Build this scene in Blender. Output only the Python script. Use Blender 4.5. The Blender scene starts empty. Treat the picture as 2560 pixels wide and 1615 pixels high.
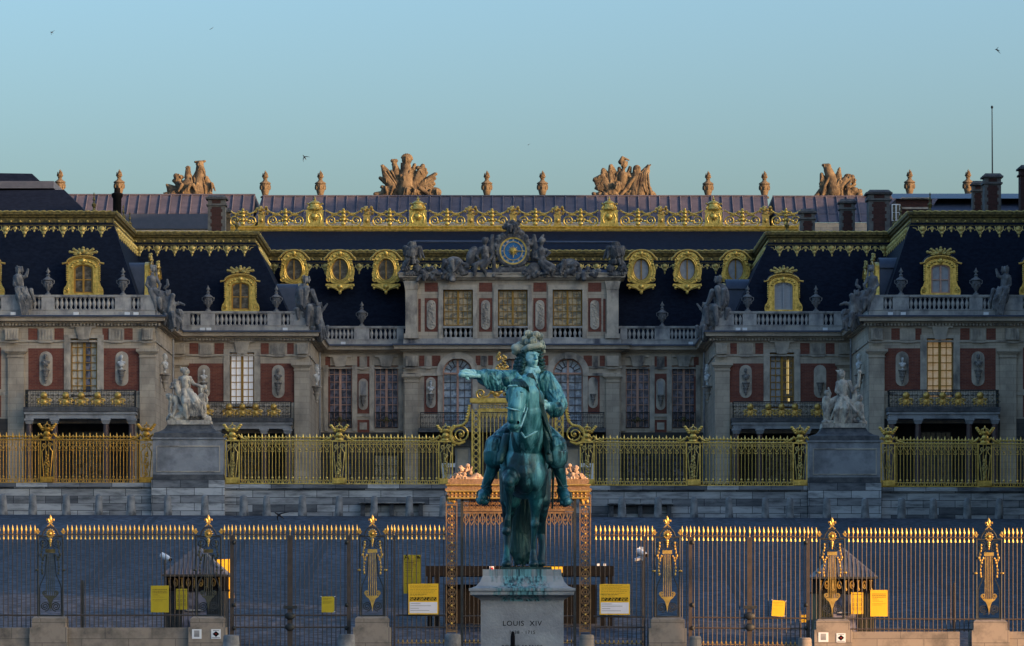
import bpy, bmesh, math, random
from mathutils import Vector, Matrix
SC = bpy.context.scene
COL = SC.collection
random.seed(7)
PI = math.pi
F = 10140.0          # focal length in photo pixels (photo 2560 x 1615)
HY = 1546.0          # row of the horizon (eye level) in the photo
R = math.radians

# ------------------------------------------------------------------ camera, sky, sun, exposure
cd = bpy.data.cameras.new('camera')
cam = bpy.data.objects.new('camera', cd); COL.objects.link(cam)
cam.location = (0, 0, 0); cam.rotation_euler = (R(90), 0, 0)
cd.sensor_width = 36.0; cd.lens = 36.0 * F / 2560
cd.shift_y = (HY - 807.5) / 2560.0
cd.clip_start = 1.0; cd.clip_end = 6000
SC.camera = cam

SUN_EL, SUN_AZ = R(6.0), R(120.0)      # azimuth from +Y clockwise: behind the camera, to its right
w = bpy.data.worlds.new('World'); SC.world = w; w.use_nodes = True
nt = w.node_tree; nt.nodes.clear()
sky = nt.nodes.new('ShaderNodeTexSky'); sky.sky_type = 'NISHITA'; sky.sun_disc = False
sky.sun_elevation = SUN_EL; sky.sun_rotation = SUN_AZ
sky.air_density = 1.0; sky.dust_density = 6.2; sky.ozone_density = 2.8; sky.altitude = 100
bg = nt.nodes.new('ShaderNodeBackground'); bg.inputs[1].default_value = 0.15
wo = nt.nodes.new('ShaderNodeOutputWorld')
nt.links.new(sky.outputs[0], bg.inputs[0]); nt.links.new(bg.outputs[0], wo.inputs[0])

sl = bpy.data.lights.new('sun', 'SUN'); sl.energy = 2.0; sl.angle = R(0.5); sl.color = (1.0, 0.56, 0.27)
sun = bpy.data.objects.new('sun', sl); COL.objects.link(sun)
sdir = Vector((math.sin(SUN_AZ) * math.cos(SUN_EL), math.cos(SUN_AZ) * math.cos(SUN_EL), math.sin(SUN_EL)))
sun.rotation_euler = sdir.to_track_quat('Z', 'Y').to_euler(); sun.location = (60, -40, 40)
vs = SC.view_settings; vs.view_transform = 'Standard'; vs.look = 'None'; vs.exposure = 2.15; vs.gamma = 1.0
SC.render.engine = 'CYCLES'; SC.cycles.max_bounces = 5; SC.cycles.use_denoising = True

# ------------------------------------------------------------------ materials
def mat(name, c1, c2=None, scale=2.0, rough=0.8, metal=0.0, bump=0.0, bscale=None, stretch=(1, 1, 1), spec=0.3, lo=0.35, hi=0.65, c3=None, s3=0.5, st3=(1, 1, 1), detail=6, emit=None, world=False):
    m = bpy.data.materials.new(name); m.use_nodes = True
    t = m.node_tree; b = t.nodes['Principled BSDF']; L = t.links.new
    b.inputs['Roughness'].default_value = rough; b.inputs['Metallic'].default_value = metal
    b.inputs['Specular IOR Level'].default_value = spec
    c1 = (*c1, 1); tc = t.nodes.new('ShaderNodeTexCoord')
    if world:
        g = t.nodes.new('ShaderNodeNewGeometry'); co = g.outputs['Position']
    else: co = tc.outputs['Object']
    def noise(sc, st, det=detail):
        mp = t.nodes.new('ShaderNodeMapping'); mp.inputs['Scale'].default_value = st; L(co, mp.inputs[0])
        n = t.nodes.new('ShaderNodeTexNoise'); n.inputs['Scale'].default_value = sc; n.inputs['Detail'].default_value = det
        n.inputs['Roughness'].default_value = 0.6; L(mp.outputs[0], n.inputs['Vector']); return n
    if c2 is None: b.inputs['Base Color'].default_value = c1
    else:
        n = noise(scale, stretch); r = t.nodes.new('ShaderNodeValToRGB'); L(n.outputs['Fac'], r.inputs[0])
        r.color_ramp.elements[0].position = lo; r.color_ramp.elements[1].position = hi
        r.color_ramp.elements[0].color = c1; r.color_ramp.elements[1].color = (*c2, 1)
        out = r.outputs[0]
        if c3 is not None:
            n3 = noise(s3, st3); r3 = t.nodes.new('ShaderNodeValToRGB'); L(n3.outputs['Fac'], r3.inputs[0])
            r3.color_ramp.elements[0].position = 0.48; r3.color_ramp.elements[1].position = 0.7
            mx = t.nodes.new('ShaderNodeMix'); mx.data_type = 'RGBA'
            L(r3.outputs[0], mx.inputs[0]); L(out, mx.inputs[6]); mx.inputs[7].default_value = (*c3, 1); out = mx.outputs[2]
        L(out, b.inputs['Base Color'])
    if bump:
        nb = noise(bscale or scale * 4, stretch, 5); bp = t.nodes.new('ShaderNodeBump'); bp.inputs['Strength'].default_value = bump
        bp.inputs['Distance'].default_value = 0.05; L(nb.outputs['Fac'], bp.inputs['Height']); L(bp.outputs[0], b.inputs['Normal'])
    if emit: b.inputs['Emission Color'].default_value = (*emit[:3], 1); b.inputs['Emission Strength'].default_value = emit[3]
    return m

def blocks(name, c1, c2, mortar, bw, bh, rough=0.85, noise_c=None, msize=0.012, stain=0.5, offset=0.5, bump=0.0, stretch_noise=(1, 1, 1), nsc=0.8):
    """courses of stone or brick on vertical faces (x or y along, z up) with stains on top"""
    m = bpy.data.materials.new(name); m.use_nodes = True
    t = m.node_tree; b = t.nodes['Principled BSDF']; L = t.links.new
    b.inputs['Roughness'].default_value = rough; b.inputs['Specular IOR Level'].default_value = 0.2
    tc = t.nodes.new('ShaderNodeTexCoord'); sp = t.nodes.new('ShaderNodeSeparateXYZ'); L(tc.outputs['Object'], sp.inputs[0])
    ad = t.nodes.new('ShaderNodeMath'); ad.operation = 'ADD'; L(sp.outputs[0], ad.inputs[0]); L(sp.outputs[1], ad.inputs[1])
    cb = t.nodes.new('ShaderNodeCombineXYZ'); L(ad.outputs[0], cb.inputs[0]); L(sp.outputs[2], cb.inputs[1])
    br = t.nodes.new('ShaderNodeTexBrick'); L(cb.outputs[0], br.inputs['Vector'])
    br.inputs['Color1'].default_value = (*c1, 1); br.inputs['Color2'].default_value = (*c2, 1); br.inputs['Mortar'].default_value = (*mortar, 1)
    br.inputs['Scale'].default_value = 1.0; br.inputs['Brick Width'].default_value = bw; br.inputs['Row Height'].default_value = bh
    br.inputs['Mortar Size'].default_value = msize; br.inputs['Mortar Smooth'].default_value = 0.3; br.offset = offset
    mp = t.nodes.new('ShaderNodeMapping'); mp.inputs['Scale'].default_value = stretch_noise; L(tc.outputs['Object'], mp.inputs[0])
    n = t.nodes.new('ShaderNodeTexNoise'); n.inputs['Scale'].default_value = nsc; n.inputs['Detail'].default_value = 8; n.inputs['Roughness'].default_value = 0.65; L(mp.outputs[0], n.inputs['Vector'])
    r = t.nodes.new('ShaderNodeValToRGB'); L(n.outputs['Fac'], r.inputs[0]); r.color_ramp.elements[0].position = 0.45; r.color_ramp.elements[1].position = 0.72
    ml = t.nodes.new('ShaderNodeMath'); ml.operation = 'MULTIPLY'; L(r.outputs[0], ml.inputs[0]); ml.inputs[1].default_value = stain
    mx = t.nodes.new('ShaderNodeMix'); mx.data_type = 'RGBA'; L(ml.outputs[0], mx.inputs[0]); L(br.outputs['Color'], mx.inputs[6])
    mx.inputs[7].default_value = (*(noise_c or mortar), 1); L(mx.outputs[2], b.inputs['Base Color'])
    if bump:
        bp = t.nodes.new('ShaderNodeBump'); bp.inputs['Strength'].default_value = bump; bp.inputs['Distance'].default_value = 0.03
        L(n.outputs['Fac'], bp.inputs['Height']); L(bp.outputs[0], b.inputs['Normal'])
    return m

M = {}
M['stone'] = blocks('palace_stone', (.50, .42, .32), (.42, .35, .27), (.29, .245, .195), 0.95, 0.42, noise_c=(.10, .092, .085), stain=.6, nsc=.7, stretch_noise=(1, 1, .55))
M['trim'] = mat('carved_stone', (.55, .475, .375), (.35, .31, .26), 1.3, .85, bump=.2, bscale=8, c3=(.085, .08, .08), s3=.9, st3=(1, 1, .5))
M['grey'] = mat('balustrade_stone', (.44, .42, .39), (.27, .27, .27), 1.6, .88, bump=.2, bscale=9, c3=(.085, .09, .11), s3=.9, st3=(1, 1, .4))
M['brick'] = blocks('red_brick', (.23, .072, .046), (.155, .048, .035), (.19, .11, .085), .34, .1, noise_c=(.075, .025, .026), stain=.6, msize=.012, nsc=1.6)
M['slate'] = mat('dark_slate', (.004, .007, .016), (.009, .014, .028), 3, .75, bump=.1, bscale=12, spec=.08, stretch=(1, 1, 2))
M['lead'] = mat('lead_sheet', (.095, .086, .11), (.062, .06, .082), 1.2, .6, spec=.3, stretch=(1, 1, 3), c3=(.05, .05, .07), s3=.5)
M['leadblue'] = mat('blue_lead', (.035, .05, .085), (.05, .065, .105), 2, .5, spec=.4)
M['gold'] = mat('gilding', (.88, .62, .17), (.56, .38, .09), 5, .38, .72, bump=.25, bscale=14)
M['goldold'] = mat('shaded_bar_gilding', (.20, .155, .05), (.05, .042, .02), 5, .6, .3, bump=.3, bscale=12)
M['gildlamb'] = mat('lambrequin_gilding', (.62, .46, .15), (.33, .25, .08), 6, .45, .5, bump=.2, bscale=12)
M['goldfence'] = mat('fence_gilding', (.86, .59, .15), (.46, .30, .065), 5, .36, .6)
M['goldfencewarm'] = mat('orange_fence_gilding', (.66, .36, .06), (.40, .20, .032), 6, .42, .6)  # deeper orange gilding for the left fence panels
M['gildpaint'] = mat('gilded_iron', (.70, .45, .12), (.42, .26, .065), 9, .36, .6)
M['rosegilt'] = mat('rose_gilded_iron', (.30, .18, .085), (.15, .09, .05), 9, .45, .4)
M['iron'] = mat('black_iron', (.014, .019, .021), (.03, .032, .032), 9, .6, .1, spec=.4)
M['shadedgilt'] = mat('shaded_gilding', (.05, .055, .04), (.08, .075, .05), 9, .5, .3)  # gilding recoloured grey green for the lyres standing in shade
M['gatestat'] = mat('gate_sculpture', (.48, .34, .24), (.26, .17, .11), 6, .7, .1, bump=.3, bscale=14)
M['bar'] = mat('bar_iron', (.045, .036, .03), (.07, .052, .042), 7, .55, .2, spec=.4)
M['ochre'] = mat('ochre_frame', (.40, .22, .035), (.30, .155, .025), 4, .55)
M['pinkframe'] = mat('rose_frame', (.56, .33, .25), (.46, .26, .19), 4, .6)
M['marble'] = mat('white_marble', (.66, .65, .62), (.42, .42, .41), 3, .6, bump=.2, bscale=10)
M['darkbust'] = mat('grey_marble', (.24, .22, .20), (.12, .115, .11), 4, .7, bump=.2)
M['statstone'] = mat('statue_stone', (.66, .585, .46), (.34, .30, .26), 3.4, .85, bump=.4, bscale=10, c3=(.055, .058, .068), s3=2.3, st3=(1, 1, .6))
M['roofstat'] = mat('roof_statue_stone', (.17, .17, .175), (.08, .085, .095), 2.5, .9, bump=.4, bscale=7, c3=(.30, .29, .27), s3=1.4)
M['pedistone'] = mat('pediment_stone', (.05, .053, .06), (.10, .10, .105), 2.2, .9, bump=.4, bscale=7, c3=(.27, .26, .245), s3=1.5)
M['troph'] = mat('trophy_stone', (.20, .155, .10), (.10, .078, .052), 2.2, .95, bump=.8, bscale=9, c3=(.045, .036, .032), s3=1.3, spec=.05)
M['redmarble'] = mat('red_marble', (.10, .06, .06), (.045, .03, .035), 5, .3, spec=.5)
M['dark'] = mat('dark_interior', (.006, .007, .009), None, rough=.9)
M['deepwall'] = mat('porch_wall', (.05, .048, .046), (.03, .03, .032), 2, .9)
M['lower'] = blocks('weathered_wall', (.50, .50, .49), (.10, .105, .115), (.03, .033, .04), 1.5, .34, noise_c=(.02, .025, .034), stain=.9, msize=.014, nsc=1.3, bump=.4, stretch_noise=(.5, 1, 2.4))
M['pedblock'] = mat('pedestal_stone', (.34, .345, .35), (.25, .255, .265), 1.2, .85, bump=.2, bscale=10, c3=(.11, .115, .125), s3=.6)
M['pedfoot'] = blocks('pedestal_foot_stone', (.56, .56, .55), (.15, .155, .165), (.04, .044, .05), 1.3, .36, noise_c=(.03, .036, .045), stain=.85, msize=.015, nsc=1.5, bump=.4, stretch_noise=(.6, 1, 2.2))
M['darkstone'] = mat('black_crust_stone', (.05, .053, .06), (.12, .12, .12), 3, .9, bump=.3, bscale=9)
M['bollard'] = mat('bollard_stone', (.30, .295, .285), (.12, .125, .13), 2.4, .9, bump=.3, bscale=14, c3=(.055, .06, .068), s3=1.8)
M['fencestone'] = blocks('fence_base_stone', (.29, .245, .20), (.235, .20, .165), (.13, .115, .10), 1.15, .5, noise_c=(.06, .058, .055), stain=.8, msize=.009, nsc=2.2, bump=.3)
M['nearped'] = mat('statue_pedestal_stone', (.37, .375, .365), (.25, .255, .255), 2.5, .8, bump=.25, bscale=30, c3=(.19, .20, .205), s3=1.6)
M['cream'] = mat('hat_patina', (.50, .48, .35), (.24, .31, .26), 6, .6, bump=.2, bscale=20)
M['yellow'] = mat('yellow_panel', (.78, .46, .025), (.72, .42, .02), 3, .5)
M['yellowdull'] = mat('dull_yellow_panel', (.46, .36, .02), (.40, .31, .015), 3, .55)
M['ink'] = mat('dark_print', (.09, .065, .015), None, rough=.7)
M['black'] = mat('black_print', (.008, .008, .009), None, rough=.85, spec=.04)
M['white'] = mat('white_board', (.74, .72, .76), (.7, .68, .72), 3, .5)
M['whitepaint'] = mat('white_paint', (.7, .72, .74), None, rough=.4, spec=.5)
M['red'] = mat('red_print', (.5, .02, .015), None, rough=.5)
M['blue'] = mat('clock_blue', (.03, .17, .40), (.022, .12, .30), 5, .45)
M['roofglass'] = mat('lead_pyramid_roof', (.10, .11, .13), (.065, .072, .088), 4, .6, stretch=(1, 1, 4))
M['bird'] = mat('dark_feathers', (.012, .013, .016), (.03, .03, .035), 12, .7)
# panes: block colours for blinds, curtains, dark rooms and one sky reflection
def pane(name, c1, c2, cell=(.4, .4), seed=0, rough=.12, spec=.5, lo=.42, hi=.58, emit=None):
    m = mat(name, c1, c2, 1.0, rough, 0, spec=spec, stretch=(1 / cell[0], 1, 1 / cell[1]), lo=lo, hi=hi, detail=2, emit=emit)
    return m
M['p_white_glow'] = pane('pane_white_blind', (.86, .84, .84), (.8, .78, .78), (1, 1), rough=.4, spec=.4, emit=(1, .97, .97, .045))  # faint emission added to brighten the blind, no lamp behind it
M['p_cream'] = pane('pane_cream_curtain', (.40, .35, .27), (.64, .58, .48), (.5, .45), lo=.40, hi=.5)
M['p_warm'] = pane('pane_lit_room', (.60, .46, .28), (.74, .62, .44), (.5, .35), rough=.3, emit=(1, .62, .25, .03))
M['p_dark'] = pane('pane_dark_room', (.05, .055, .085), (.19, .185, .24), (.4, .35), rough=.25, spec=.35)
M['p_blue'] = pane('pane_sky_glass', (.20, .26, .33), (.42, .50, .58), (.35, .35))  # blue blocks painted as the sky's reflection in the arched windows
M['p_attic'] = pane('pane_tan_curtain', (.52, .40, .25), (.20, .18, .14), (.6, .35), lo=.47, hi=.53)
M['p_brown'] = pane('pane_brown_room', (.045, .035, .03), (.14, .12, .10), (.5, .4))
M['p_dim'] = pane('pane_dim_porch', (.09, .075, .05), (.16, .13, .085), (.3, .3), rough=.3)
M['p_grey'] = pane('pane_grey_blind', (.33, .34, .36), (.27, .28, .30), (.3, .3), rough=.4)
M['p_glow'] = mat('pane_lamp_glow', (.9, .7, .3), None, emit=(1, .72, .25, .15))
M['shutter'] = mat('grey_shutter', (.36, .37, .39), (.30, .31, .33), 3, .6, stretch=(1, 1, 12))

# teal bronze with streaks of pale verdigris and dark
def bronze(name, dark, mid, pale, z0, z1, sc=2.2, fold=0):
    """cast bronze: near black green lower down, streaked turquoise higher up; patches keep their place on the figure"""
    m = bpy.data.materials.new(name); m.use_nodes = True; t = m.node_tree; b = t.nodes['Principled BSDF']; L = t.links.new
    b.inputs['Roughness'].default_value = .45; b.inputs['Metallic'].default_value = .15; b.inputs['Specular IOR Level'].default_value = .45
    tc = t.nodes.new('ShaderNodeTexCoord')
    def nz(scale, st, d=8, dist=0.0):
        mp = t.nodes.new('ShaderNodeMapping'); mp.inputs['Scale'].default_value = st; L(tc.outputs['Object'], mp.inputs[0]); n = t.nodes.new('ShaderNodeTexNoise'); n.inputs['Scale'].default_value = scale; n.inputs['Detail'].default_value = d; n.inputs['Distortion'].default_value = dist; n.inputs['Roughness'].default_value = .62; L(mp.outputs[0], n.inputs['Vector']); return n.outputs['Fac']
    def ramp(f, a, c, ca=(0, 0, 0, 1), cc=(1, 1, 1, 1)):
        r = t.nodes.new('ShaderNodeValToRGB'); L(f, r.inputs[0]); e = r.color_ramp.elements; e[0].position = a; e[1].position = c; e[0].color = ca; e[1].color = cc; return r.outputs[0]
    sp = t.nodes.new('ShaderNodeSeparateXYZ'); L(tc.outputs['Object'], sp.inputs[0]); mr = t.nodes.new('ShaderNodeMapRange'); L(sp.outputs[2], mr.inputs[0]); mr.inputs[1].default_value = z0; mr.inputs[2].default_value = z1
    mr.inputs[3].default_value = -.10; mr.inputs[4].default_value = .13; ad = t.nodes.new('ShaderNodeMath'); L(nz(sc, (1.4, 1.4, .75), 9, .6), ad.inputs[0]); L(mr.outputs[0], ad.inputs[1])
    base = ramp(ad.outputs[0], .40, .60, (*dark, 1), (*mid, 1)); ad2 = t.nodes.new('ShaderNodeMath'); L(nz(sc * 1.5, (2.2, 2.2, .5), 10, .3), ad2.inputs[0]); L(mr.outputs[0], ad2.inputs[1])
    mx = t.nodes.new('ShaderNodeMix'); mx.data_type = 'RGBA'; L(ramp(ad2.outputs[0], .49, .64), mx.inputs[0]); L(base, mx.inputs[6]); mx.inputs[7].default_value = (*pale, 1)
    mx2 = t.nodes.new('ShaderNodeMix'); mx2.data_type = 'RGBA'; L(ramp(nz(7, (2, 2, .35), 6), .58, .75), mx2.inputs[0]); L(mx.outputs[2], mx2.inputs[6]); mx2.inputs[7].default_value = (*dark, 1)
    L(mx2.outputs[2], b.inputs['Base Color']); bp = t.nodes.new('ShaderNodeBump'); bp.inputs['Strength'].default_value = .25; bp.inputs['Distance'].default_value = .012; L(nz(24, (1, 1, 1), 6), bp.inputs['Height'])
    if fold:
        b2 = t.nodes.new('ShaderNodeBump'); b2.inputs['Strength'].default_value = fold; b2.inputs['Distance'].default_value = .09; L(nz(3.6, (2.4, 1.6, .9), 1, 1.2), b2.inputs['Height']); L(b2.outputs[0], bp.inputs['Normal'])
    L(bp.outputs[0], b.inputs['Normal']); return m
M['bronze'] = bronze('verdigris_bronze', (.003, .028, .034), (.016, .14, .152), (.13, .40, .42), .4, 3.4)
M['bronzecloth'] = bronze('verdigris_drapery', (.003, .028, .036), (.015, .13, .145), (.12, .37, .40), .4, 3.4, 3.0, 1.0)
M['bronzepale'] = bronze('pale_verdigris', (.03, .17, .19), (.14, .40, .42), (.30, .58, .58), -1, 3.0, 4)
M['bronzedark'] = mat('dark_bronze', (.004, .026, .028), (.016, .085, .08), 3, .4, .3, bump=.3, bscale=20, spec=.5, stretch=(3, 3, .5), detail=8)

def stained():
    """pedestal cap with copper run-off that has dripped below the bronze"""
    m = M['nearped'].copy(); m.name = 'copper_stained_stone'; t = m.node_tree; b = t.nodes['Principled BSDF']; L = t.links.new; src = b.inputs['Base Color'].links[0].from_socket
    tc = t.nodes.new('ShaderNodeTexCoord'); mp = t.nodes.new('ShaderNodeMapping'); mp.inputs['Scale'].default_value = (7, 7, .6); L(tc.outputs['Object'], mp.inputs[0]); n = t.nodes.new('ShaderNodeTexNoise'); n.inputs['Scale'].default_value = 1.6; n.inputs['Detail'].default_value = 6; L(mp.outputs[0], n.inputs['Vector'])
    sp = t.nodes.new('ShaderNodeSeparateXYZ'); L(tc.outputs['Object'], sp.inputs[0]); ab = t.nodes.new('ShaderNodeMath'); ab.operation = 'ABSOLUTE'; L(sp.outputs[0], ab.inputs[0])
    mr = t.nodes.new('ShaderNodeMapRange'); L(ab.outputs[0], mr.inputs[0]); mr.inputs[1].default_value = .15; mr.inputs[2].default_value = .6; mr.inputs[3].default_value = .22; mr.inputs[4].default_value = -.12
    ad = t.nodes.new('ShaderNodeMath'); L(n.outputs['Fac'], ad.inputs[0]); L(mr.outputs[0], ad.inputs[1]); r = t.nodes.new('ShaderNodeValToRGB'); L(ad.outputs[0], r.inputs[0]); r.color_ramp.elements[0].position = .52; r.color_ramp.elements[1].position = .72
    n2 = t.nodes.new('ShaderNodeTexNoise'); n2.inputs['Scale'].default_value = 5; L(mp.outputs[0], n2.inputs['Vector']); r2 = t.nodes.new('ShaderNodeValToRGB'); L(n2.outputs['Fac'], r2.inputs[0]); r2.color_ramp.elements[0].position = .4; r2.color_ramp.elements[1].position = .6; r2.color_ramp.elements[0].color = (.02, .06, .075, 1); r2.color_ramp.elements[1].color = (.14, .33, .34, 1)
    mx = t.nodes.new('ShaderNodeMix'); mx.data_type = 'RGBA'; L(r.outputs[0], mx.inputs[0]); L(src, mx.inputs[6]); L(r2.outputs[0], mx.inputs[7]); L(mx.outputs[2], b.inputs['Base Color']); return m
M['nearpedstain'] = stained()
# cobbles: rows of setts seen at a grazing angle
def cobble():
    m = bpy.data.materials.new('dark_cobbles'); m.use_nodes = True
    t = m.node_tree; b = t.nodes['Principled BSDF']; L = t.links.new
    b.inputs['Roughness'].default_value = .75; b.inputs['Specular IOR Level'].default_value = .25
    g = t.nodes.new('ShaderNodeNewGeometry')
    def nz(sc, st, d=3):
        mp = t.nodes.new('ShaderNodeMapping'); mp.inputs['Scale'].default_value = st; L(g.outputs['Position'], mp.inputs[0])
        n = t.nodes.new('ShaderNodeTexNoise'); n.inputs['Scale'].default_value = sc; n.inputs['Detail'].default_value = d; L(mp.outputs[0], n.inputs['Vector']); return n
    n1 = nz(1, (3.4, 1.9, 1.9), 7); n2 = nz(.09, (1, .5, .5), 4)
    r1 = t.nodes.new('ShaderNodeValToRGB'); L(n1.outputs['Fac'], r1.inputs[0])
    e = r1.color_ramp.elements; e[0].position = .40; e[0].color = (.010, .016, .027, 1); e[1].position = .64; e[1].color = (.066, .076, .102, 1)
    r2 = t.nodes.new('ShaderNodeValToRGB'); L(n2.outputs['Fac'], r2.inputs[0]); e = r2.color_ramp.elements
    e[0].position = .35; e[0].color = (.62, .63, .66, 1); e[1].position = .65; e[1].color = (1.25, 1.22, 1.2, 1)
    mx = t.nodes.new('ShaderNodeMix'); mx.data_type = 'RGBA'; mx.blend_type = 'MULTIPLY'; mx.inputs[0].default_value = 1
    L(r1.outputs[0], mx.inputs[6]); L(r2.outputs[0], mx.inputs[7]); L(mx.outputs[2], b.inputs['Base Color'])
    bp = t.nodes.new('ShaderNodeBump'); bp.inputs['Strength'].default_value = 1.0; bp.inputs['Distance'].default_value = .16
    L(n1.outputs['Fac'], bp.inputs['Height']); L(bp.outputs[0], b.inputs['Normal'])
    return m
M['cobble'] = cobble()
M['stack'] = mat('dark_chimney_stone', (.16, .16, .15), (.085, .085, .085), 2, .9, bump=.2)  # dark grey stone of the chimneys
M['darkbrick'] = blocks('dark_red_brick', (.075, .03, .026), (.05, .022, .02), (.06, .045, .04), .34, .1, noise_c=(.03, .015, .015), stain=.6, nsc=1.6)  # dark red brick of the chimneys and attic house
M['muntin'] = mat('grey_muntin', (.13, .12, .13), (.09, .085, .09), 4, .6)
M['gatestone'] = mat('gilded_gate_stone', (.27, .165, .075), (.13, .08, .045), 5, .6, .2, bump=.4, bscale=16, c3=(.26, .16, .10), s3=2.5)
M['gstorey_shade'] = blocks('shade_toned_stone', (.085, .078, .07), (.06, .056, .052), (.03, .03, .03), 0.95, 0.42, noise_c=(.022, .022, .024), stain=.7, nsc=.7)  # palace stone recoloured dark to stand for shade behind the fence
M['plumecream'] = mat('plume_patina', (.50, .48, .34), (.22, .30, .26), 8, .6, bump=.2, bscale=20, c3=(.10, .13, .12), s3=5)
M['gutter'] = mat('gutter_setts', (.008, .011, .018), (.02, .025, .038), 2, .8)

# ------------------------------------------------------------------ mesh helpers
def P(px, py, D): return Vector(((px - 1280) * D / F, D, (HY - py) * D / F))
def X(px, D): return (px - 1280) * D / F
def Z(py, D): return (HY - py) * D / F

class MB:
    def __init__(s): s.v = []; s.f = []
    def add(s, vs, fs):
        o = len(s.v); s.v += [tuple(v) for v in vs]; s.f += [tuple(i + o for i in f) for f in fs]; return s
    def box(s, x0, x1, y0, y1, z0, z1):
        if x0 > x1: x0, x1 = x1, x0
        return s.add([(x0, y0, z0), (x1, y0, z0), (x1, y1, z0), (x0, y1, z0), (x0, y0, z1), (x1, y0, z1), (x1, y1, z1), (x0, y1, z1)],
              [(0, 3, 2, 1), (4, 5, 6, 7), (0, 1, 5, 4), (1, 2, 6, 5), (2, 3, 7, 6), (3, 0, 4, 7)])
    def frus(s, cx, cy, z0, z1, hx0, hy0, hx1, hy1):
        return s.add([(cx - hx0, cy - hy0, z0), (cx + hx0, cy - hy0, z0), (cx + hx0, cy + hy0, z0), (cx - hx0, cy + hy0, z0),
               (cx - hx1, cy - hy1, z1), (cx + hx1, cy - hy1, z1), (cx + hx1, cy + hy1, z1), (cx - hx1, cy + hy1, z1)],
              [(0, 3, 2, 1), (4, 5, 6, 7), (0, 1, 5, 4), (1, 2, 6, 5), (2, 3, 7, 6), (3, 0, 4, 7)])
    def quad(s, a, b, c, d): return s.add([a, b, c, d], [(0, 1, 2, 3)])
    def prism(s, pts, y0, y1):
        """outline (x, z) given front depth y0 and back depth y1"""
        ar = sum(pts[i][0] * pts[(i + 1) % len(pts)][1] - pts[(i + 1) % len(pts)][0] * pts[i][1] for i in range(len(pts)))
        if ar < 0: pts = pts[::-1]
        n = len(pts)
        return s.add([(x, y0, z) for x, z in pts] + [(x, y1, z) for x, z in pts],
              [tuple(range(n)), tuple(range(2 * n - 1, n - 1, -1))] + [(i, i + n, (i + 1) % n + n, (i + 1) % n)[::-1] for i in range(n)][::1])
    def ring(s, outer, inner, y0, y1):
        n = len(outer); vs = []
        for pts, y in ((outer, y0), (inner, y0), (outer, y1), (inner, y1)): vs += [(x, y, z) for x, z in pts]
        fs = []
        for i in range(n):
            j = (i + 1) % n
            fs += [(i, j, n + j, n + i), (2 * n + j, 2 * n + i, 3 * n + i, 3 * n + j), (i, 2 * n + i, 2 * n + j, j), (n + j, 3 * n + j, 3 * n + i, n + i)]
        return s.add(vs, fs)
    def lathe(s, cx, cy, z0, prof, n=12, k=1.0, sx=1, sy=1):
        vs = []; fs = []
        for r, z in prof:
            for i in range(n):
                a = 2 * PI * i / n; vs.append((cx + r * k * sx * math.cos(a), cy + r * k * sy * math.sin(a), z0 + z * k))
        for j in range(len(prof) - 1):
            for i in range(n): fs.append((j * n + i, j * n + (i + 1) % n, (j + 1) * n + (i + 1) % n, (j + 1) * n + i))
        fs.append(tuple(range(n - 1, -1, -1))); fs.append(tuple((len(prof) - 1) * n + i for i in range(n)))
        return s.add(vs, fs)
    def tube(s, pts, r, n=6, flat=1.0):
        pts = [Vector(p) for p in pts]; rs = r if isinstance(r, (list, tuple)) else [r] * len(pts); vs = []; fs = []
        for i, p in enumerate(pts):
            d = (pts[min(i + 1, len(pts) - 1)] - pts[max(i - 1, 0)]); d = d.normalized() if d.length > 1e-9 else Vector((0, 0, 1))
            u = Vector((0, 1, 0)); u = u - d * u.dot(d)
            if u.length < .05: u = Vector((1, 0, 0)) - d * d.x
            u.normalize(); wv = d.cross(u)
            for k in range(n):
                a = 2 * PI * k / n; vs.append(p + u * (rs[i] * flat * math.cos(a)) + wv * (rs[i] * math.sin(a)))
        for i in range(len(pts) - 1):
            for k in range(n): fs.append((i * n + k, i * n + (k + 1) % n, (i + 1) * n + (k + 1) % n, (i + 1) * n + k))
        fs.append(tuple(range(n - 1, -1, -1))); fs.append(tuple((len(pts) - 1) * n + i for i in range(n)))
        return s.add(vs, fs)
    def ell(s, c, rx, ry=None, rz=None, n=10, m=6, rot=None):
        ry = rx if ry is None else ry; rz = rx if rz is None else rz; c = Vector(c); vs = []; fs = []
        for j in range(m + 1):
            th = PI * j / m
            for i in range(n):
                a = 2 * PI * i / n; v = Vector((rx * math.sin(th) * math.cos(a), ry * math.sin(th) * math.sin(a), -rz * math.cos(th)))
                vs.append(c + (rot @ v if rot else v))
        for j in range(m):
            for i in range(n): fs.append((j * n + i, j * n + (i + 1) % n, (j + 1) * n + (i + 1) % n, (j + 1) * n + i))
        return s.add(vs, fs)
    def cap(s, a, b, ra, rb, n=10):
        a = Vector(a); b = Vector(b); d = b - a; L = d.length
        if L < 1e-6: return s.ell(a, max(ra, rb), n=n)
        d /= L; pts = []; rs = []
        for k in range(6): t = PI / 2 * k / 5.999; pts.append(a - d * (ra * math.cos(t))); rs.append(max(ra * math.sin(t), ra * .03))
        for k in range(6): t = PI / 2 * k / 5.999; pts.append(b + d * (rb * math.sin(t))); rs.append(max(rb * math.cos(t), rb * .03))
        u = Vector((0, 1, 0)) - d * d.y
        if u.length < .1: u = Vector((1, 0, 0)) - d * d.x
        u.normalize(); wv = d.cross(u); vs = []; fs = []
        for p, r in zip(pts, rs):
            for k in range(n): an = 2 * PI * k / n; vs.append(p + u * (r * math.cos(an)) + wv * (r * math.sin(an)))
        for i in range(len(pts) - 1):
            for k in range(n): fs.append((i * n + k, i * n + (k + 1) % n, (i + 1) * n + (k + 1) % n, (i + 1) * n + k))
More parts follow.
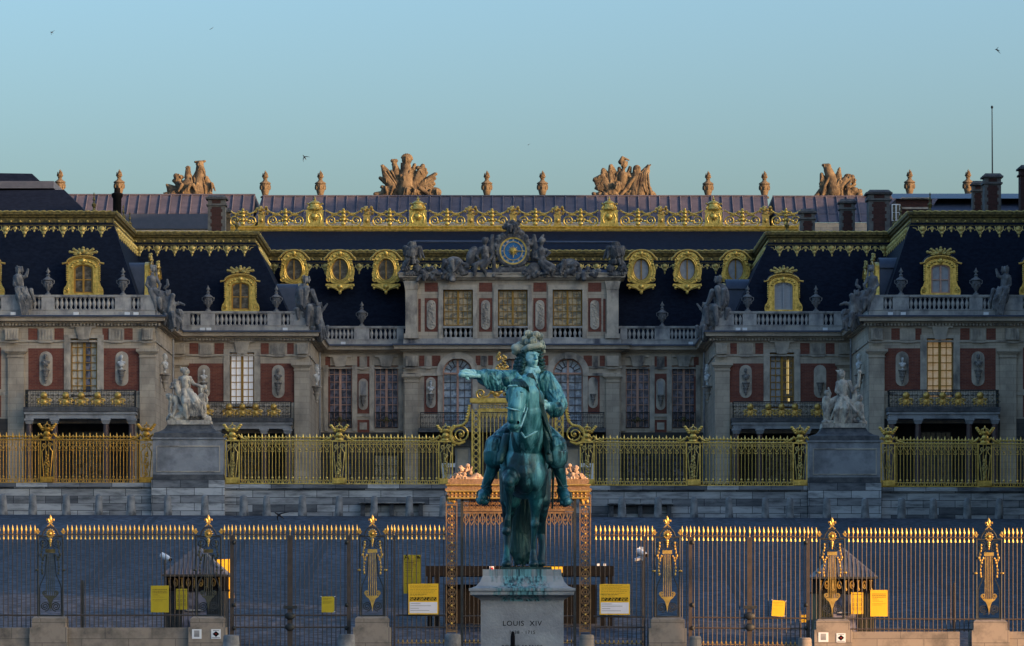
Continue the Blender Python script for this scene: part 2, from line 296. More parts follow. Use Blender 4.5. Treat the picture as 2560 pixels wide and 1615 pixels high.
        fs.append(tuple(range(n - 1, -1, -1))); fs.append(tuple((len(pts) - 1) * n + i for i in range(n)))
        return s.add(vs, fs)
    def sweep(s, path, prof):
        """profile (out, z) carried along a plan polyline, outward = right of travel, mitred"""
        n = len(prof); nor = []
        for i in range(len(path) - 1):
            d = (Vector(path[i + 1]) - Vector(path[i])).normalized(); nor.append(Vector((d.y, -d.x)))
        vs = []; fs = []
        for i, p in enumerate(path):
            if i == 0: m = nor[0]
            elif i == len(path) - 1: m = nor[-1]
            else:
                m = nor[i - 1] + nor[i]; m = m / (1 + nor[i - 1].dot(nor[i])) if (1 + nor[i - 1].dot(nor[i])) > .05 else nor[i]
            for o, z in prof: vs.append((p[0] + m.x * o, p[1] + m.y * o, z))
        for i in range(len(path) - 1):
            for j in range(n - 1): fs.append((i * n + j, (i + 1) * n + j, (i + 1) * n + j + 1, i * n + j + 1))
        fs.append(tuple(range(n))); fs.append(tuple((len(path) - 1) * n + j for j in range(n - 1, -1, -1)))
        return s.add(vs, fs)
    def spiral(s, cx, cz, y, r0, r1, a0, turns, t, n=26, tn=6, t1=None):
        pts = []; rs = []
        for i in range(n + 1):
            f = i / n; a = a0 + 2 * PI * turns * f; r = r0 + (r1 - r0) * f
            pts.append((cx + r * math.cos(a), y, cz + r * math.sin(a))); rs.append(t + ((t1 or t) - t) * f)
        return s.tube(pts, rs, tn)
    def holes(s, x0, x1, z0, z1, y, hs, depth=.35):
        """front wall sheet with rectangular openings and their reveals"""
        xs = sorted({x0, x1, *[h[0] for h in hs], *[h[1] for h in hs]}); zs = sorted({z0, z1, *[h[2] for h in hs], *[h[3] for h in hs]})
        xs = [x for x in xs if x0 <= x <= x1]; zs = [z for z in zs if z0 <= z <= z1]
        for i in range(len(xs) - 1):
            for j in range(len(zs) - 1):
                cx, cz = (xs[i] + xs[i + 1]) / 2, (zs[j] + zs[j + 1]) / 2
                if not any(h[0] < cx < h[1] and h[2] < cz < h[3] for h in hs):
                    s.quad((xs[i], y, zs[j]), (xs[i + 1], y, zs[j]), (xs[i + 1], y, zs[j + 1]), (xs[i], y, zs[j + 1]))
        for a, b, c, d in hs:
            s.quad((a, y, c), (a, y, d), (a, y + depth, d), (a, y + depth, c)); s.quad((b, y, d), (b, y, c), (b, y + depth, c), (b, y + depth, d))
            s.quad((a, y, d), (b, y, d), (b, y + depth, d), (a, y + depth, d)); s.quad((b, y, c), (a, y, c), (a, y + depth, c), (b, y + depth, c))
        return s
    def mesh(s, name, m, off=(0, 0, 0), smooth=True, angle=40):
        me = bpy.data.meshes.new(name)
        me.from_pydata([(v[0] - off[0], v[1] - off[1], v[2] - off[2]) for v in s.v], [], s.f)
        me.materials.append(M[m] if isinstance(m, str) else m); me.update()
        bm = bmesh.new(); bm.from_mesh(me); bmesh.ops.recalc_face_normals(bm, faces=bm.faces[:]); bm.to_mesh(me); bm.free()
        if smooth:
            for p in me.polygons: p.use_smooth = True
            me.set_sharp_from_angle(angle=R(angle))
        return me
    def build(s, name, m, parent=None, **k):
        o = bpy.data.objects.new(name, s.mesh(name, m, org(parent), **k)); COL.objects.link(o); o.parent = parent; return o

def org(o):
    v = Vector((0, 0, 0))
    while o is not None: v = v + o.location; o = o.parent
    return v
def tag(o, label, cat, group=None):
    o['label'] = label; o['category'] = cat; o['kind'] = 'thing'
    if group: o['group'] = group
    return o
def thing(name, label, cat, loc=(0, 0, 0), group=None):
    o = bpy.data.objects.new(name, None); COL.objects.link(o); o.location = loc; o.empty_display_size = .3
    return tag(o, label, cat, group)
def struct(o, kind='structure'): o['kind'] = kind; return o
def inst(name, me, parent, loc, rz=0, sc=None):
    o = bpy.data.objects.new(name, me); COL.objects.link(o); o.parent = parent; o.location = loc
    if rz: o.rotation_euler.z = rz
    if sc: o.scale = sc
    return o
def dup(root, loc, rz=0, label=None, parent='same', sc=None):
    r = root.copy(); COL.objects.link(r); r.location = loc; r.rotation_euler.z = rz
    if sc: r.scale = sc
    if label: r['label'] = label
    if parent != 'same': r.parent = parent
    def kids(a, b):
        for ch in list(a.children):
            c = ch.copy(); COL.objects.link(c); c.parent = b; kids(ch, c)
    kids(root, r); return r
def ordn(n): return ['first', 'second', 'third', 'fourth', 'fifth', 'sixth', 'seventh', 'eighth', 'ninth', 'tenth', 'eleventh', 'twelfth'][n - 1]

class Sculpt:
    """figures modelled from overlapping limbs and masses, fused into one continuous skin; coordinates in photo pixels at depth D, depth offsets in pixels too"""
    def __init__(s, D, mir=None): s.D = D; s.k = D / F; s.b = MB(); s.mir = mir; s.pr = []
    def q(s, p):
        x = p[0] if s.mir is None else 2 * s.mir - p[0]
        d = s.D + (p[2] if len(p) > 2 else 0) * s.k
        return Vector(((x - 1280) * d / F, d, (HY - p[1]) * d / F))
    def c(s, a, b, ra, rb=None):
        if max(ra, rb or 0) > 3.9: s.pr.append((a, b, ra, ra if rb is None else rb))
        s.b.cap(s.q(a), s.q(b), ra * s.k, (ra if rb is None else rb) * s.k, 10 if ra < 8 else 20); return s
    def ch(s, pts, rs):
        for i in range(len(pts) - 1): s.c(pts[i], pts[i + 1], rs[i] if isinstance(rs, (list, tuple)) else rs, rs[i + 1] if isinstance(rs, (list, tuple)) else rs)
        return s
    def e(s, p, rx, ry, rz, rot=0, rotz=0):
        rot = rot if s.mir is None else -rot
        m = Matrix.Rotation(R(rot), 3, 'Y') @ Matrix.Rotation(R(rotz), 3, 'Z')
        s.pr.append((p, p, (rx + rz) * .5, (rx + rz) * .5)) if rx > 4 else None
        s.b.ell(s.q(p), rx * s.k, ry * s.k, rz * s.k, n=14 if rx < 14 else 26, m=9 if rx < 14 else 18, rot=m); return s
    def rough(s, n, seed, z=.28, down=1.0):
        """carved folds: short ridges and knobs laid over the masses"""
        rr = random.Random(seed)
        for i in range(n):  # darker copies put the left pillars' shade into their gilding colour
            a, b, ra, rb = rr.choice(s.pr); t = rr.random(); an = rr.uniform(-PI, PI); r = ra + (rb - ra) * t; g = lambda v, k: v[k] if len(v) > k else 0
            p = [g(a, k) + (g(b, k) - g(a, k)) * t for k in range(3)]; x, d = p[0] + r * .95 * math.sin(an), p[2] - abs(r * .95 * math.cos(an)); l = rr.uniform(.5, 1.3) * r * down
            s.b.cap(s.q((x, p[1] - l * .5, d)), s.q((x + rr.uniform(-.5, .5) * r, p[1] + l * .5, d)), r * z * s.k, r * z * .5 * s.k, 7)
        return s
    def fig(s, pel, chest, head, arms=(), legs=(), k=5, skirt=True):
        s.c(pel, chest, k * 1.25, k * 1.45); nk = tuple(chest[i] * .35 + head[i] * .65 for i in range(3)); s.c(chest, nk, k * .8, k * .5)
        s.e(head, k * .9, k, k * 1.15); s.e((head[0], head[1] - k * .35, head[2] + k * .25), k * 1.0, k * 1.05, k * .95)
        for a in arms: s.c(chest, a[0], k * .9, k * .72); s.ch(a, [k * .68, k * .52, k * .38][:len(a)] if len(a) < 4 else [k * .68, k * .52, k * .4, k * .35])
        for l in legs: s.ch(l, [k * 1.1, k * .85, k * .5, k * .5][:len(l)])
        if skirt and legs:
            rnd = random.Random(int(pel[0] * 7))
            for l in legs:
                for i in range(4):
                    o = rnd.uniform(-1, 1) * k; p2 = l[min(1, len(l) - 1)]; p3 = l[-1]
                    s.ch([(pel[0] + o, pel[1], pel[2] - k * .6), (p2[0] + o * .9, p2[1] + rnd.uniform(0, k), p2[2] - k * .3), (p3[0] + o * 1.3, p3[1] - k * rnd.uniform(.3, 1.4), p3[2])], [k * .5, k * .42, k * .26])
        return s
    def mesh(s, name, m, vox=1.0, smooth=3, off=(0, 0, 0)):
        me = s.b.mesh('raw', m); o = bpy.data.objects.new('raw', me); COL.objects.link(o)
        r = o.modifiers.new('r', 'REMESH'); r.mode = 'VOXEL'; r.voxel_size = vox * s.k
        if smooth: sm = o.modifiers.new('s', 'SMOOTH'); sm.iterations = smooth; sm.factor = .5
        dg = bpy.context.evaluated_depsgraph_get(); dg.update()
        n = bpy.data.meshes.new_from_object(o.evaluated_get(dg)); n.name = name
        n.transform(Matrix.Translation(-Vector(off)))
        for p in n.polygons: p.use_smooth = True
        if not n.materials: n.materials.append(M[m])
        bpy.data.objects.remove(o); bpy.data.meshes.remove(me); return n
    def build(s, name, m, parent=None, vox=1.0, smooth=3):
        o = bpy.data.objects.new(name, s.mesh(name, m, vox, smooth, org(parent))); COL.objects.link(o); o.parent = parent; return o

def words(name, txt, size, m, parent, loc, depth=.004, align='CENTER', sx=1.0):
    cu = bpy.data.curves.new(name, 'FONT'); cu.body = txt; cu.size = size; cu.extrude = depth; cu.align_x = align; cu.space_character = 1.15
    o = bpy.data.objects.new(name, cu); COL.objects.link(o); dg = bpy.context.evaluated_depsgraph_get(); dg.update()
    me = bpy.data.meshes.new_from_object(o.evaluated_get(dg)); bpy.data.objects.remove(o); me.materials.clear(); me.materials.append(M[m])
    me.transform(Matrix.Scale(sx, 4, (1, 0, 0))); me.transform(Matrix.Rotation(R(90), 4, 'X')); o = bpy.data.objects.new(name, me); COL.objects.link(o); o.parent = parent
    o.location = Vector(loc) - org(parent); return o
# ------------------------------------------------------------------ ground
def gz(y, x=0.0):
    if y <= 57: z = -1.7
    elif y <= 100: z = -1.7 + .68 * (y - 57) / 43
    elif y <= 187.5: z = -1.02 + 5.72 * (y - 100) / 87.5
    else: z = 4.7
    return z - .0042 * max(-60, min(60, x)) * max(0, min(1, (y - 90) / 60))
g = MB(); ys = [-300, -100, 0, 40, 57, 70, 85, 100, 110, 125, 140, 155, 170, 187.5, 190.2]; xs = [-900, -60, -30, 0, 30, 60, 900]
for j in range(len(ys) - 1):
    for i in range(len(xs) - 1):
        g.quad(*[(a, b, gz(b, a)) for a, b in ((xs[i], ys[j]), (xs[i + 1], ys[j]), (xs[i + 1], ys[j + 1]), (xs[i], ys[j + 1]))])
struct(g.build('forecourt_ground', 'cobble'))
g = MB(); g.quad((-900, 190, 6.3), (900, 190, 6.3), (900, 1500, 6.3), (-900, 1500, 6.3)); g.quad((-900, 190.1, 4), (900, 190.1, 4), (900, 190.1, 6.3), (-900, 190.1, 6.3))
struct(g.build('palace_court_ground', 'cobble'))
g = MB()      # paired gutter lines running up the forecourt
for (pa, pb) in (((366, 1291), (200, 1470)), ((392, 1291), (226, 1470)), ((118, 1300), (-20, 1415)), ((640, 1300), (556, 1460)), ((830, 1296), (742, 1470)), ((848, 1296), (760, 1470)), ((1736, 1294), (1850, 1500)), ((1750, 1294), (1876, 1500)), ((1965, 1294), (2120, 1500)), ((1980, 1294), (2145, 1500)), ((2200, 1294), (2395, 1500))):
    def hit(p):
        lo, hi = 95.0, 187.0
        for _ in range(40):
            mid = (lo + hi) / 2; x, z = X(p[0], mid), Z(p[1], mid)
            if gz(mid, x) < z: lo = mid
            else: hi = mid
        return Vector((X(p[0], lo), lo))
    a, b = hit(pa), hit(pb); n = 14; w_ = .10
    for i in range(n):
        p, q = a.lerp(b, i / n), a.lerp(b, (i + 1) / n)
        g.quad(*[(u, v, gz(v, u) + .004) for u, v in ((p.x - w_, p.y), (q.x - w_, q.y), (q.x + w_, q.y), (p.x + w_, p.y))])
struct(g.build('path_gutter', 'gutter'))

# ------------------------------------------------------------------ shared palace pieces (heights relative to eye level)
ZC = 6.3
BALP = [(0, 0), (.11, 0), (.11, .06), (.07, .10), (.06, .16), (.13, .34), (.13, .42), (.06, .62), (.055, .68), (.10, .72), (.10, .80)]
def baluster_mesh(h, n=8): return MB().lathe(0, 0, 0, [(r * 1.0, z / .8 * h) for r, z in BALP[1:]], n).mesh('baluster', 'grey')
BAL = baluster_mesh(.80)
CORN = [(-.3, 18.98), (.10, 18.98), (.14, 19.06), (.30, 19.06), (.30, 19.14), (.62, 19.18), (.66, 19.36), (.74, 19.42), (.74, 19.46), (.10, 19.52), (-.3, 19.52)]
PLIN = [(-.35, 19.5), (.05, 19.5), (.05, 19.58), (0, 19.62), (0, 19.90), (.04, 19.92), (.04, 19.96), (-.35, 19.96)]
RAIL = [(-.34, 20.74), (.03, 20.74), (.06, 20.80), (.06, 20.90), (-.34, 20.90)]
ARCHI = [(-.1, 17.84), (.07, 17.84), (.09, 17.90), (.09, 17.95), (.0, 17.97), (-.1, 17.97)]

def win_mesh(w_, h, nx, nz, fm, bottom=0.0, mid=.05, t=.03, transom=None):
    m = MB(); e = .06
    m.box(-w_ / 2, -w_ / 2 + e, -.05, .05, 0, h); m.box(w_ / 2 - e, w_ / 2, -.05, .05, 0, h); m.box(-w_ / 2 + e, w_ / 2 - e, -.05, .05, h - e, h); m.box(-w_ / 2 + e, w_ / 2 - e, -.05, .05, 0, e + bottom)
    m.box(-mid, mid, -.08, .04, e + bottom, h - e)
    for sd in (-1, 1):
        a, b = sorted((sd * mid, sd * (w_ / 2 - e)))
        for i in range(1, nx): x = a + (b - a) * i / nx; m.box(x - t / 2, x + t / 2, -.03, .03, e + bottom, h - e)
        for j in range(1, nz): z = e + bottom + (h - 2 * e - bottom) * j / nz; m.box(a, b, -.026, .026, z - t / 2, z + t / 2)
    if transom: m.box(-w_ / 2 + e, w_ / 2 - e, -.09, .045, transom - .05, transom + .05)
    return m.mesh('window', fm)
def add_window(parent, x, y, z, w_, h, nx, nz, fm, pm, **k):
    pm2 = k.pop('pm2', None)
    o = inst('window', win_mesh(w_, h, nx, nz, fm, **k), parent, Vector((x, y, z)) - org(parent))
    b = k.get('bottom', 0)
    if pm2 is None: inst('pane', MB().box(-w_ / 2 + .05, w_ / 2 - .05, .06, .08, .05 + b, h - .05).mesh('pane', pm), o, (0, 0, 0))
    else:
        for s_, q in ((-1, pm), (1, pm2)): inst('pane', MB().box(*sorted((s_ * .01, s_ * (w_ / 2 - .05))), .06, .08, .05 + b, h - .05).mesh('pane', q), o, (0, 0, 0))
    return o
def stadium(cx, z0, z1, r, n=8):
    p = [(cx + r * math.cos(PI * i / n), z1 - r + r * math.sin(PI * i / n)) for i in range(n + 1)]
    return p + [(cx + r * math.cos(PI + PI * i / n), z0 + r + r * math.sin(PI + PI * i / n)) for i in range(n + 1)]

def balustrade(parent, path, spots, segs=None, z=0.0):
    """plinth and rail along the path; solid blocks and balusters at given stretches: (x0, x1, y, solid)"""
    m = MB().sweep(path, [(a, b + z) for a, b in PLIN]); m.sweep(path, [(a, b + z) for a, b in RAIL])
    for x0, x1, y, solid in spots:
        if solid: m.box(x0, x1, y - .02, y + .36, 19.96 + z, 20.74 + z)
    o = m.build('balustrade', 'grey', parent)
    for x0, x1, y, solid in spots:
        if not solid:
            n = max(1, round((x1 - x0) / .30))
            for i in range(n): inst('baluster', BAL, o, Vector((x0 + (x1 - x0) * (i + .5) / n, y + .17, 19.955 + z)) - org(o))
    return o

# ---- bust, console, urns (white marble busts stand on consoles against the walls)
def bust_mesh(kind, m):
    s = Sculpt(290); c = (1280, 1546)
    s.e((1280, 1520, 0), 6.0, 6.5, 7.5); s.e((1280, 1514, 1), 6.6, 6.8, 6); s.c((1280, 1526, 0), (1280, 1533, 0), 3.6, 4.6); s.c((1270, 1538, 1), (1290, 1538, 1), 6.0); s.e((1280, 1545, -1), 11, 6.5, 9); s.c((1280, 1552, 0), (1280, 1561, 0), 4, 2.6); s.c((1275, 1562, 0), (1285, 1562, 0), 2.5)
    s.e((1280, 1522, -6.5), 1.3, 2, 2.4); s.c((1277, 1517, -6), (1283, 1517, -6), 1.0)
    if kind == 1: s.ch([(1272, 1536, -4), (1280, 1544, -7), (1288, 1550, -4)], 2.2); s.ch([(1290, 1534, -3), (1282, 1542, -7), (1274, 1551, -4)], 1.8)
    if kind == 2: s.e((1280, 1508, 0), 7, 7, 3.5); s.e((1280, 1530, -5), 4, 3, 5)
    me = s.mesh('bust', m, 1.0, 2, off=(0, 290, 0)); zs = min(v.co.z for v in me.vertices); me.transform(Matrix.Translation((0, 0, -zs))); return me
BUST = {}
def bust(x, y, z, kind, m, label, sc=.62, rz=0):
    k = (kind, m)
    if k not in BUST: BUST[k] = bust_mesh(kind, m)
    o = bpy.data.objects.new('bust', BUST[k]); COL.objects.link(o); o.location = (x, y, z); o.scale = (sc, sc, sc); o.rotation_euler.z = rz
    return tag(o, label, 'bust', 'busts on the palace walls')
def console(parent, x, y, z, m='darkbust', sc=1.0, rz=0):
    me = MB().lathe(0, 0, 0, [(.02, -.95), (.07, -.9), (.05, -.8), (.12, -.72), (.10, -.62), (.2, -.42), (.14, -.36), (.22, -.2), (.2, -.12), (.28, -.08), (.28, 0)], 10, sc).mesh('console', m)
    return inst('console', me, parent, Vector((x, y, z)) - org(parent), rz)
URNP = [(0, 0), (.2, 0), (.2, .08), (.1, .14), (.075, .26), (.13, .34), (.22, .55), (.28, .78), (.30, .86), (.25, .9), (.33, .96), (.30, 1.05), (.15, 1.14), (.10, 1.22), (.14, 1.3), (.06, 1.38), (.09, 1.5), (.10, 1.58), (.03, 1.72), (.005, 1.8)]
def urn_mesh():
    m = MB().lathe(0, 0, 0, URNP[1:], 12)
    for s in (-1, 1): m.tube([(s * .28, 0, .98), (s * .40, 0, .95), (s * .40, 0, .78), (s * .27, 0, .68)], .035, 6); m.ell((s * .16, -.2, .72), .08, .06, .1, 8, 5)
    for i in range(8): a = i * PI / 4; m.ell((.24 * math.cos(a), .24 * math.sin(a), .62), .055, .055, .13, 6, 4)
    for s in (-1, 1): m.ell((s * .09, 0, 1.52), .06, .05, .05, 6, 4)
    return m.mesh('urn', 'roofstat')
URN = urn_mesh()
def urn(x, y, z, label): 
    o = bpy.data.objects.new('urn', URN); COL.objects.link(o); o.location = (x, y, z)
    return tag(o, label, 'urn', 'stone urns on the balustrades')

# ---- gilded lambrequin and crest along the mansard ridges
def ridge(parent, path, zt=26.6, faces=None, slope=.45, step=1.24):
    m = MB().sweep(path, [(-.2, zt - .95), (.20, zt - .95), (.22, zt - .88), (.12, zt - .84), (.12, zt - .42), (.24, zt - .36), (.26, zt - .26), (.36, zt - .2), (.36, zt - .04), (.26, zt + .04), (-.2, zt + .04)])
    o = m.build('ridge_moulding', 'goldold', parent)
    top = MB(); lam = MB()
    for i in range(len(path) - 1):
        a, b = Vector(path[i]), Vector(path[i + 1]); L = (b - a).length; d = (b - a) / L; nn = Vector((d.y, -d.x))
        def at(u, v, out=0.0):
            # v metres below the moulding, lying on the slope
            p = a + d * u + nn * (.17 + v * slope + out); return (p.x, p.y, zt - .95 - v)
        k = max(1, round(L / step)); st = L / k
        n = int(L / .16)
        top.tube([(*(a + d * (L * q / n) + nn * (.33 + .03 * math.sin(q * 1.7)))[:], zt + .0 + .035 * math.sin(q * 2.1 + i)) for q in range(n + 1)], .06, 6)
        for q in range(k):
            u = st * (q + .5)
            for bx in (-st / 4, st / 4): c = a + d * (u + bx) + nn * .14; top.ell((c.x, c.y, zt - .63), .085, .085, .085, 8, 5)
            lam.ell(at(u, .20), .23, .12, .22, 8, 5); lam.ell(at(u, .48), .15, .09, .15, 8, 5); lam.ell(at(u, .70), .07, .06, .14, 6, 4)
            lam.tube([at(u - .26, .02), at(u - .24, .26), at(u - .1, .40)], .05, 5); lam.tube([at(u + .26, .02), at(u + .24, .26), at(u + .1, .40)], .05, 5)
            lam.tube([at(u - .26, .22), at(u - .36, .30), at(u - .42, .16), at(u - st / 2, .12)], .045, 5); lam.tube([at(u + .26, .22), at(u + .36, .30), at(u + .42, .16), at(u + st / 2, .12)], .045, 5)
            if q < k - 1:
                v = u + st / 2
                lam.ell(at(v, .15), .15, .08, .14, 8, 5); lam.ell(at(v, .36), .08, .06, .15, 6, 4); lam.ell(at(v - .1, .22), .05, .05, .07, 6, 4); lam.ell(at(v + .1, .22), .05, .05, .07, 6, 4)
        lam.tube([at(0, .03), at(L, .03)], .035, 5)
    t = top.build('roll_moulding', 'gildlamb', o); lam.build('lambrequin', 'gildlamb', parent)
    return o
FINP = [(.22, 0), (.22, .08), (.12, .14), (.08, .25), (.16, .4), (.18, .5), (.07, .6), (.05, .72), (.11, .8), (.07, .9), (.03, 1.05), (.07, 1.12), (.01, 1.28)]
FINIAL = MB().lathe(0, 0, 0, FINP, 10).mesh('finial', 'goldold')

# ---- dormers, built once at the origin (front face y=0, sill z=0) and copied
def trophy_gold(m, cz, w_=.62):
    m.ell((0, 0, cz + .26), .17, .15, .2, 10, 6); m.ell((0, -.05, cz + .47), .10, .1, .09, 8, 5)
    for s in (-1, 1):
        for a, l, r in ((15, .95, .085), (38, .85, .08), (62, .6, .07)):
            e = (s * math.cos(R(a)) * l * w_ / .62 * .8, 0, cz + .05 + math.sin(R(a)) * l * .62); m.tube([(s * .08, -.03, cz + .08), e], [r * .8, r], 7); m.ell(e, r * 1.25, r, r * 1.25, 7, 5)
        m.ell((s * .25, -.06, cz + .1), .16, .12, .12, 8, 5); m.ell((s * .5, -.02, cz + .04), .16, .1, .08, 8, 5)
def square_dormer(pm, fm='ochre', shut=False, name='dormer', bluecap=False, glow=None):
    d = bpy.data.objects.new(name, None); COL.objects.link(d); d.empty_display_size = .3
    g = MB(); w_ = .62; hz = 1.72
    arch = lambda rx, z, n=12, ry=.28: [(rx * math.cos(PI * i / n), z + ry * math.sin(PI * i / n)) for i in range(n + 1)]
    out = [(-1.0, 0), (1.0, 0), (.98, 2.1)] + arch(1.02, 2.1, 12, .42)[1:-1] + [(-.98, 2.1)]
    inn = [(-w_, .1), (w_, .1), (w_, hz)] + arch(w_, hz, 12, .26)[1:-1] + [(-w_, hz)]
    g.ring(out, inn, 0, .30)
    for s in (-1, 1):
        g.prism([(s * .95, 0), (s * 1.27, 0), (s * 1.30, .22), (s * 1.25, .44), (s * 1.12, .62), (s * 1.02, .95), (s * 1.04, 1.9), (s * .95, 1.9)], .04, .28)
        g.spiral(s * 1.1, .3, -.02, .19, .02, PI / 2, 1.6 * s, .035, 22, 6); g.ell((s * 1.1, .02, .3), .09, .06, .09, 8, 5)
        for q in range(9): g.ell((s * 1.06, -.02, .95 + q * .12), .07, .05, .055, 6, 4)
        for q in range(22): g.ell((s * .72, -.015, .14 + q * .073), .03, .025, .03, 6, 4)
        for q in range(5): a = R(90 - s * 18 * (q + .6)); g.ell((.80 * math.cos(a), -.03, 1.72 + .44 * math.sin(a) + .03), .10, .07, .075, 7, 5)
    g.ell((0, -.05, 2.2), .16, .1, .2, 8, 5); g.box(-1.22, 1.22, -.08, .0, -.02, .1)
    g.build('gilded_surround', 'goldfence', d)
    h = MB()
    rim = [(-1.36, 2.02), (-1.06, 2.08)] + [(1.06 * math.cos(PI - PI * i / 14), 2.08 + .44 * math.sin(PI * i / 14)) for i in range(1, 14)] + [(1.06, 2.08), (1.36, 2.02)]
    h.tube([(x, -.1, z) for x, z in rim], .065, 7); h.tube([(x * .93, -.06, z - .11) for x, z in rim[1:-1]], .05, 6); h.build('hood_moulding', 'gildpaint', d)
    t = MB(); trophy_gold(t, 2.58, .72); t.build('crest', 'gildlamb', d)
    b = MB(); b.prism([(-.98, 0), (.98, 0), (.98, 2.06)] + arch(.98, 2.06, 12, .42)[1:-1] + [(-.98, 2.06)], .31, 2.6)
    if bluecap: b.prism([(1.12 * math.cos(PI * i / 14), 2.06 + .75 * math.sin(PI * i / 14)) for i in range(15)], .3, 2.2)
    b.build('dormer_roof', 'leadblue', d)
    f = MB(); f.ring([(x * .99, z) for x, z in inn], [(x * .84, .2 if z < .2 else (z if z <= hz else z - .08)) for x, z in inn], .12, .2); f.box(-.06, .06, .1, .19, .12, 1.94)
    if not shut: f.box(-.52, -.06, .13, .19, .96, 1.02); f.box(.06, .52, .13, .19, .96, 1.02)
    wn = f.build('window', 'shutter' if shut else fm, d)
    MB().prism([(x * .9, z) for x, z in inn], .205, .22).build('pane', pm, wn)
    return d
def oval_dormer(pm):
    d = bpy.data.objects.new('oval_dormer', None); COL.objects.link(d); d.empty_display_size = .3
    N = 28; ov = lambda rx, rz, z=1.55: [(rx * math.cos(2 * PI * i / N), z + rz * math.sin(2 * PI * i / N)) for i in range(N)]
    sh = []
    for i in range(N):
        a = 2 * PI * i / N; ca, sa = math.cos(a), math.sin(a)
        rx, rz = (.92, 1.28) if sa > 0 else (1.05, 1.02); sh.append(((abs(ca) ** .7) * (1 if ca > 0 else -1) * rx, 1.55 + (abs(sa) ** .8) * (1 if sa > 0 else -1) * rz))
    g = MB().ring(sh, ov(.60, .80), 0, .35)
    for rr, y in ((.62, -.03), (.72, -.02)): g.tube([(x, y, z) for x, z in ov(rr, rr * 1.31) + ov(rr, rr * 1.31)[:1]], .045, 6)
    for s in (-1, 1):
        g.spiral(s * .82, .85, -.03, .26, .02, PI / 2, 1.5 * s, .05, 20, 6); g.ell((s * .82, .0, .85), .12, .08, .12, 8, 5)
        for q in range(7): g.ell((s * (.95 - .02 * q), -.02, 1.25 + q * .14), .07, .05, .055, 6, 4)
        for q in range(4): a = R(90 - s * 20 * (q + .7)); g.ell((.86 * math.cos(a), -.05, 1.6 + 1.08 * math.sin(a)), .11, .07, .08, 7, 5)
        g.spiral(s * .78, 2.28, -.03, .15, .02, 0, 1.3 * s, .04, 14, 6)
    g.ell((0, -.06, 2.72), .16, .1, .22, 8, 5)
    g.build('gilded_surround', 'goldfence', d)
    h = MB(); h.tube([(1.0 * math.cos(PI * i / 16) * (1.0 if 1 < i < 15 else 1.12), -.1, 2.2 + .74 * math.sin(PI * i / 16)) for i in range(17)], .07, 7); h.build('hood_moulding', 'gildpaint', d)
    a = MB(); a.prism([(-1.02, .52), (1.02, .52), (1.05, .38), (.8, .26), (.45, .16), (.2, .05), (0, -.02), (-.2, .05), (-.45, .16), (-.8, .26), (-1.05, .38)], -.05, .3)
    a.ell((0, -.05, -.08), .13, .1, .18, 8, 5); a.ell((0, -.1, .3), .2, .1, .2, 8, 5)
    for s in (-1, 1): a.ell((s * .85, -.05, .22), .1, .08, .12, 7, 5); a.tube([(s * .2, -.08, .12), (s * .5, -.08, .24), (s * .95, -.08, .42)], .05, 6)
    a.build('apron', 'goldfence', d)
    MB().prism(ov(.75, 1.0), .34, 1.8).build('dormer_roof', 'leadblue', d)
    f = MB().ring(ov(.60, .80), ov(.52, .72), .14, .22); f.box(-.045, .045, .12, .21, .8, 2.3); wn = f.build('window', 'ochre', d)
    MB().prism(ov(.56, .76), .225, .24).build('pane', pm, wn); return d

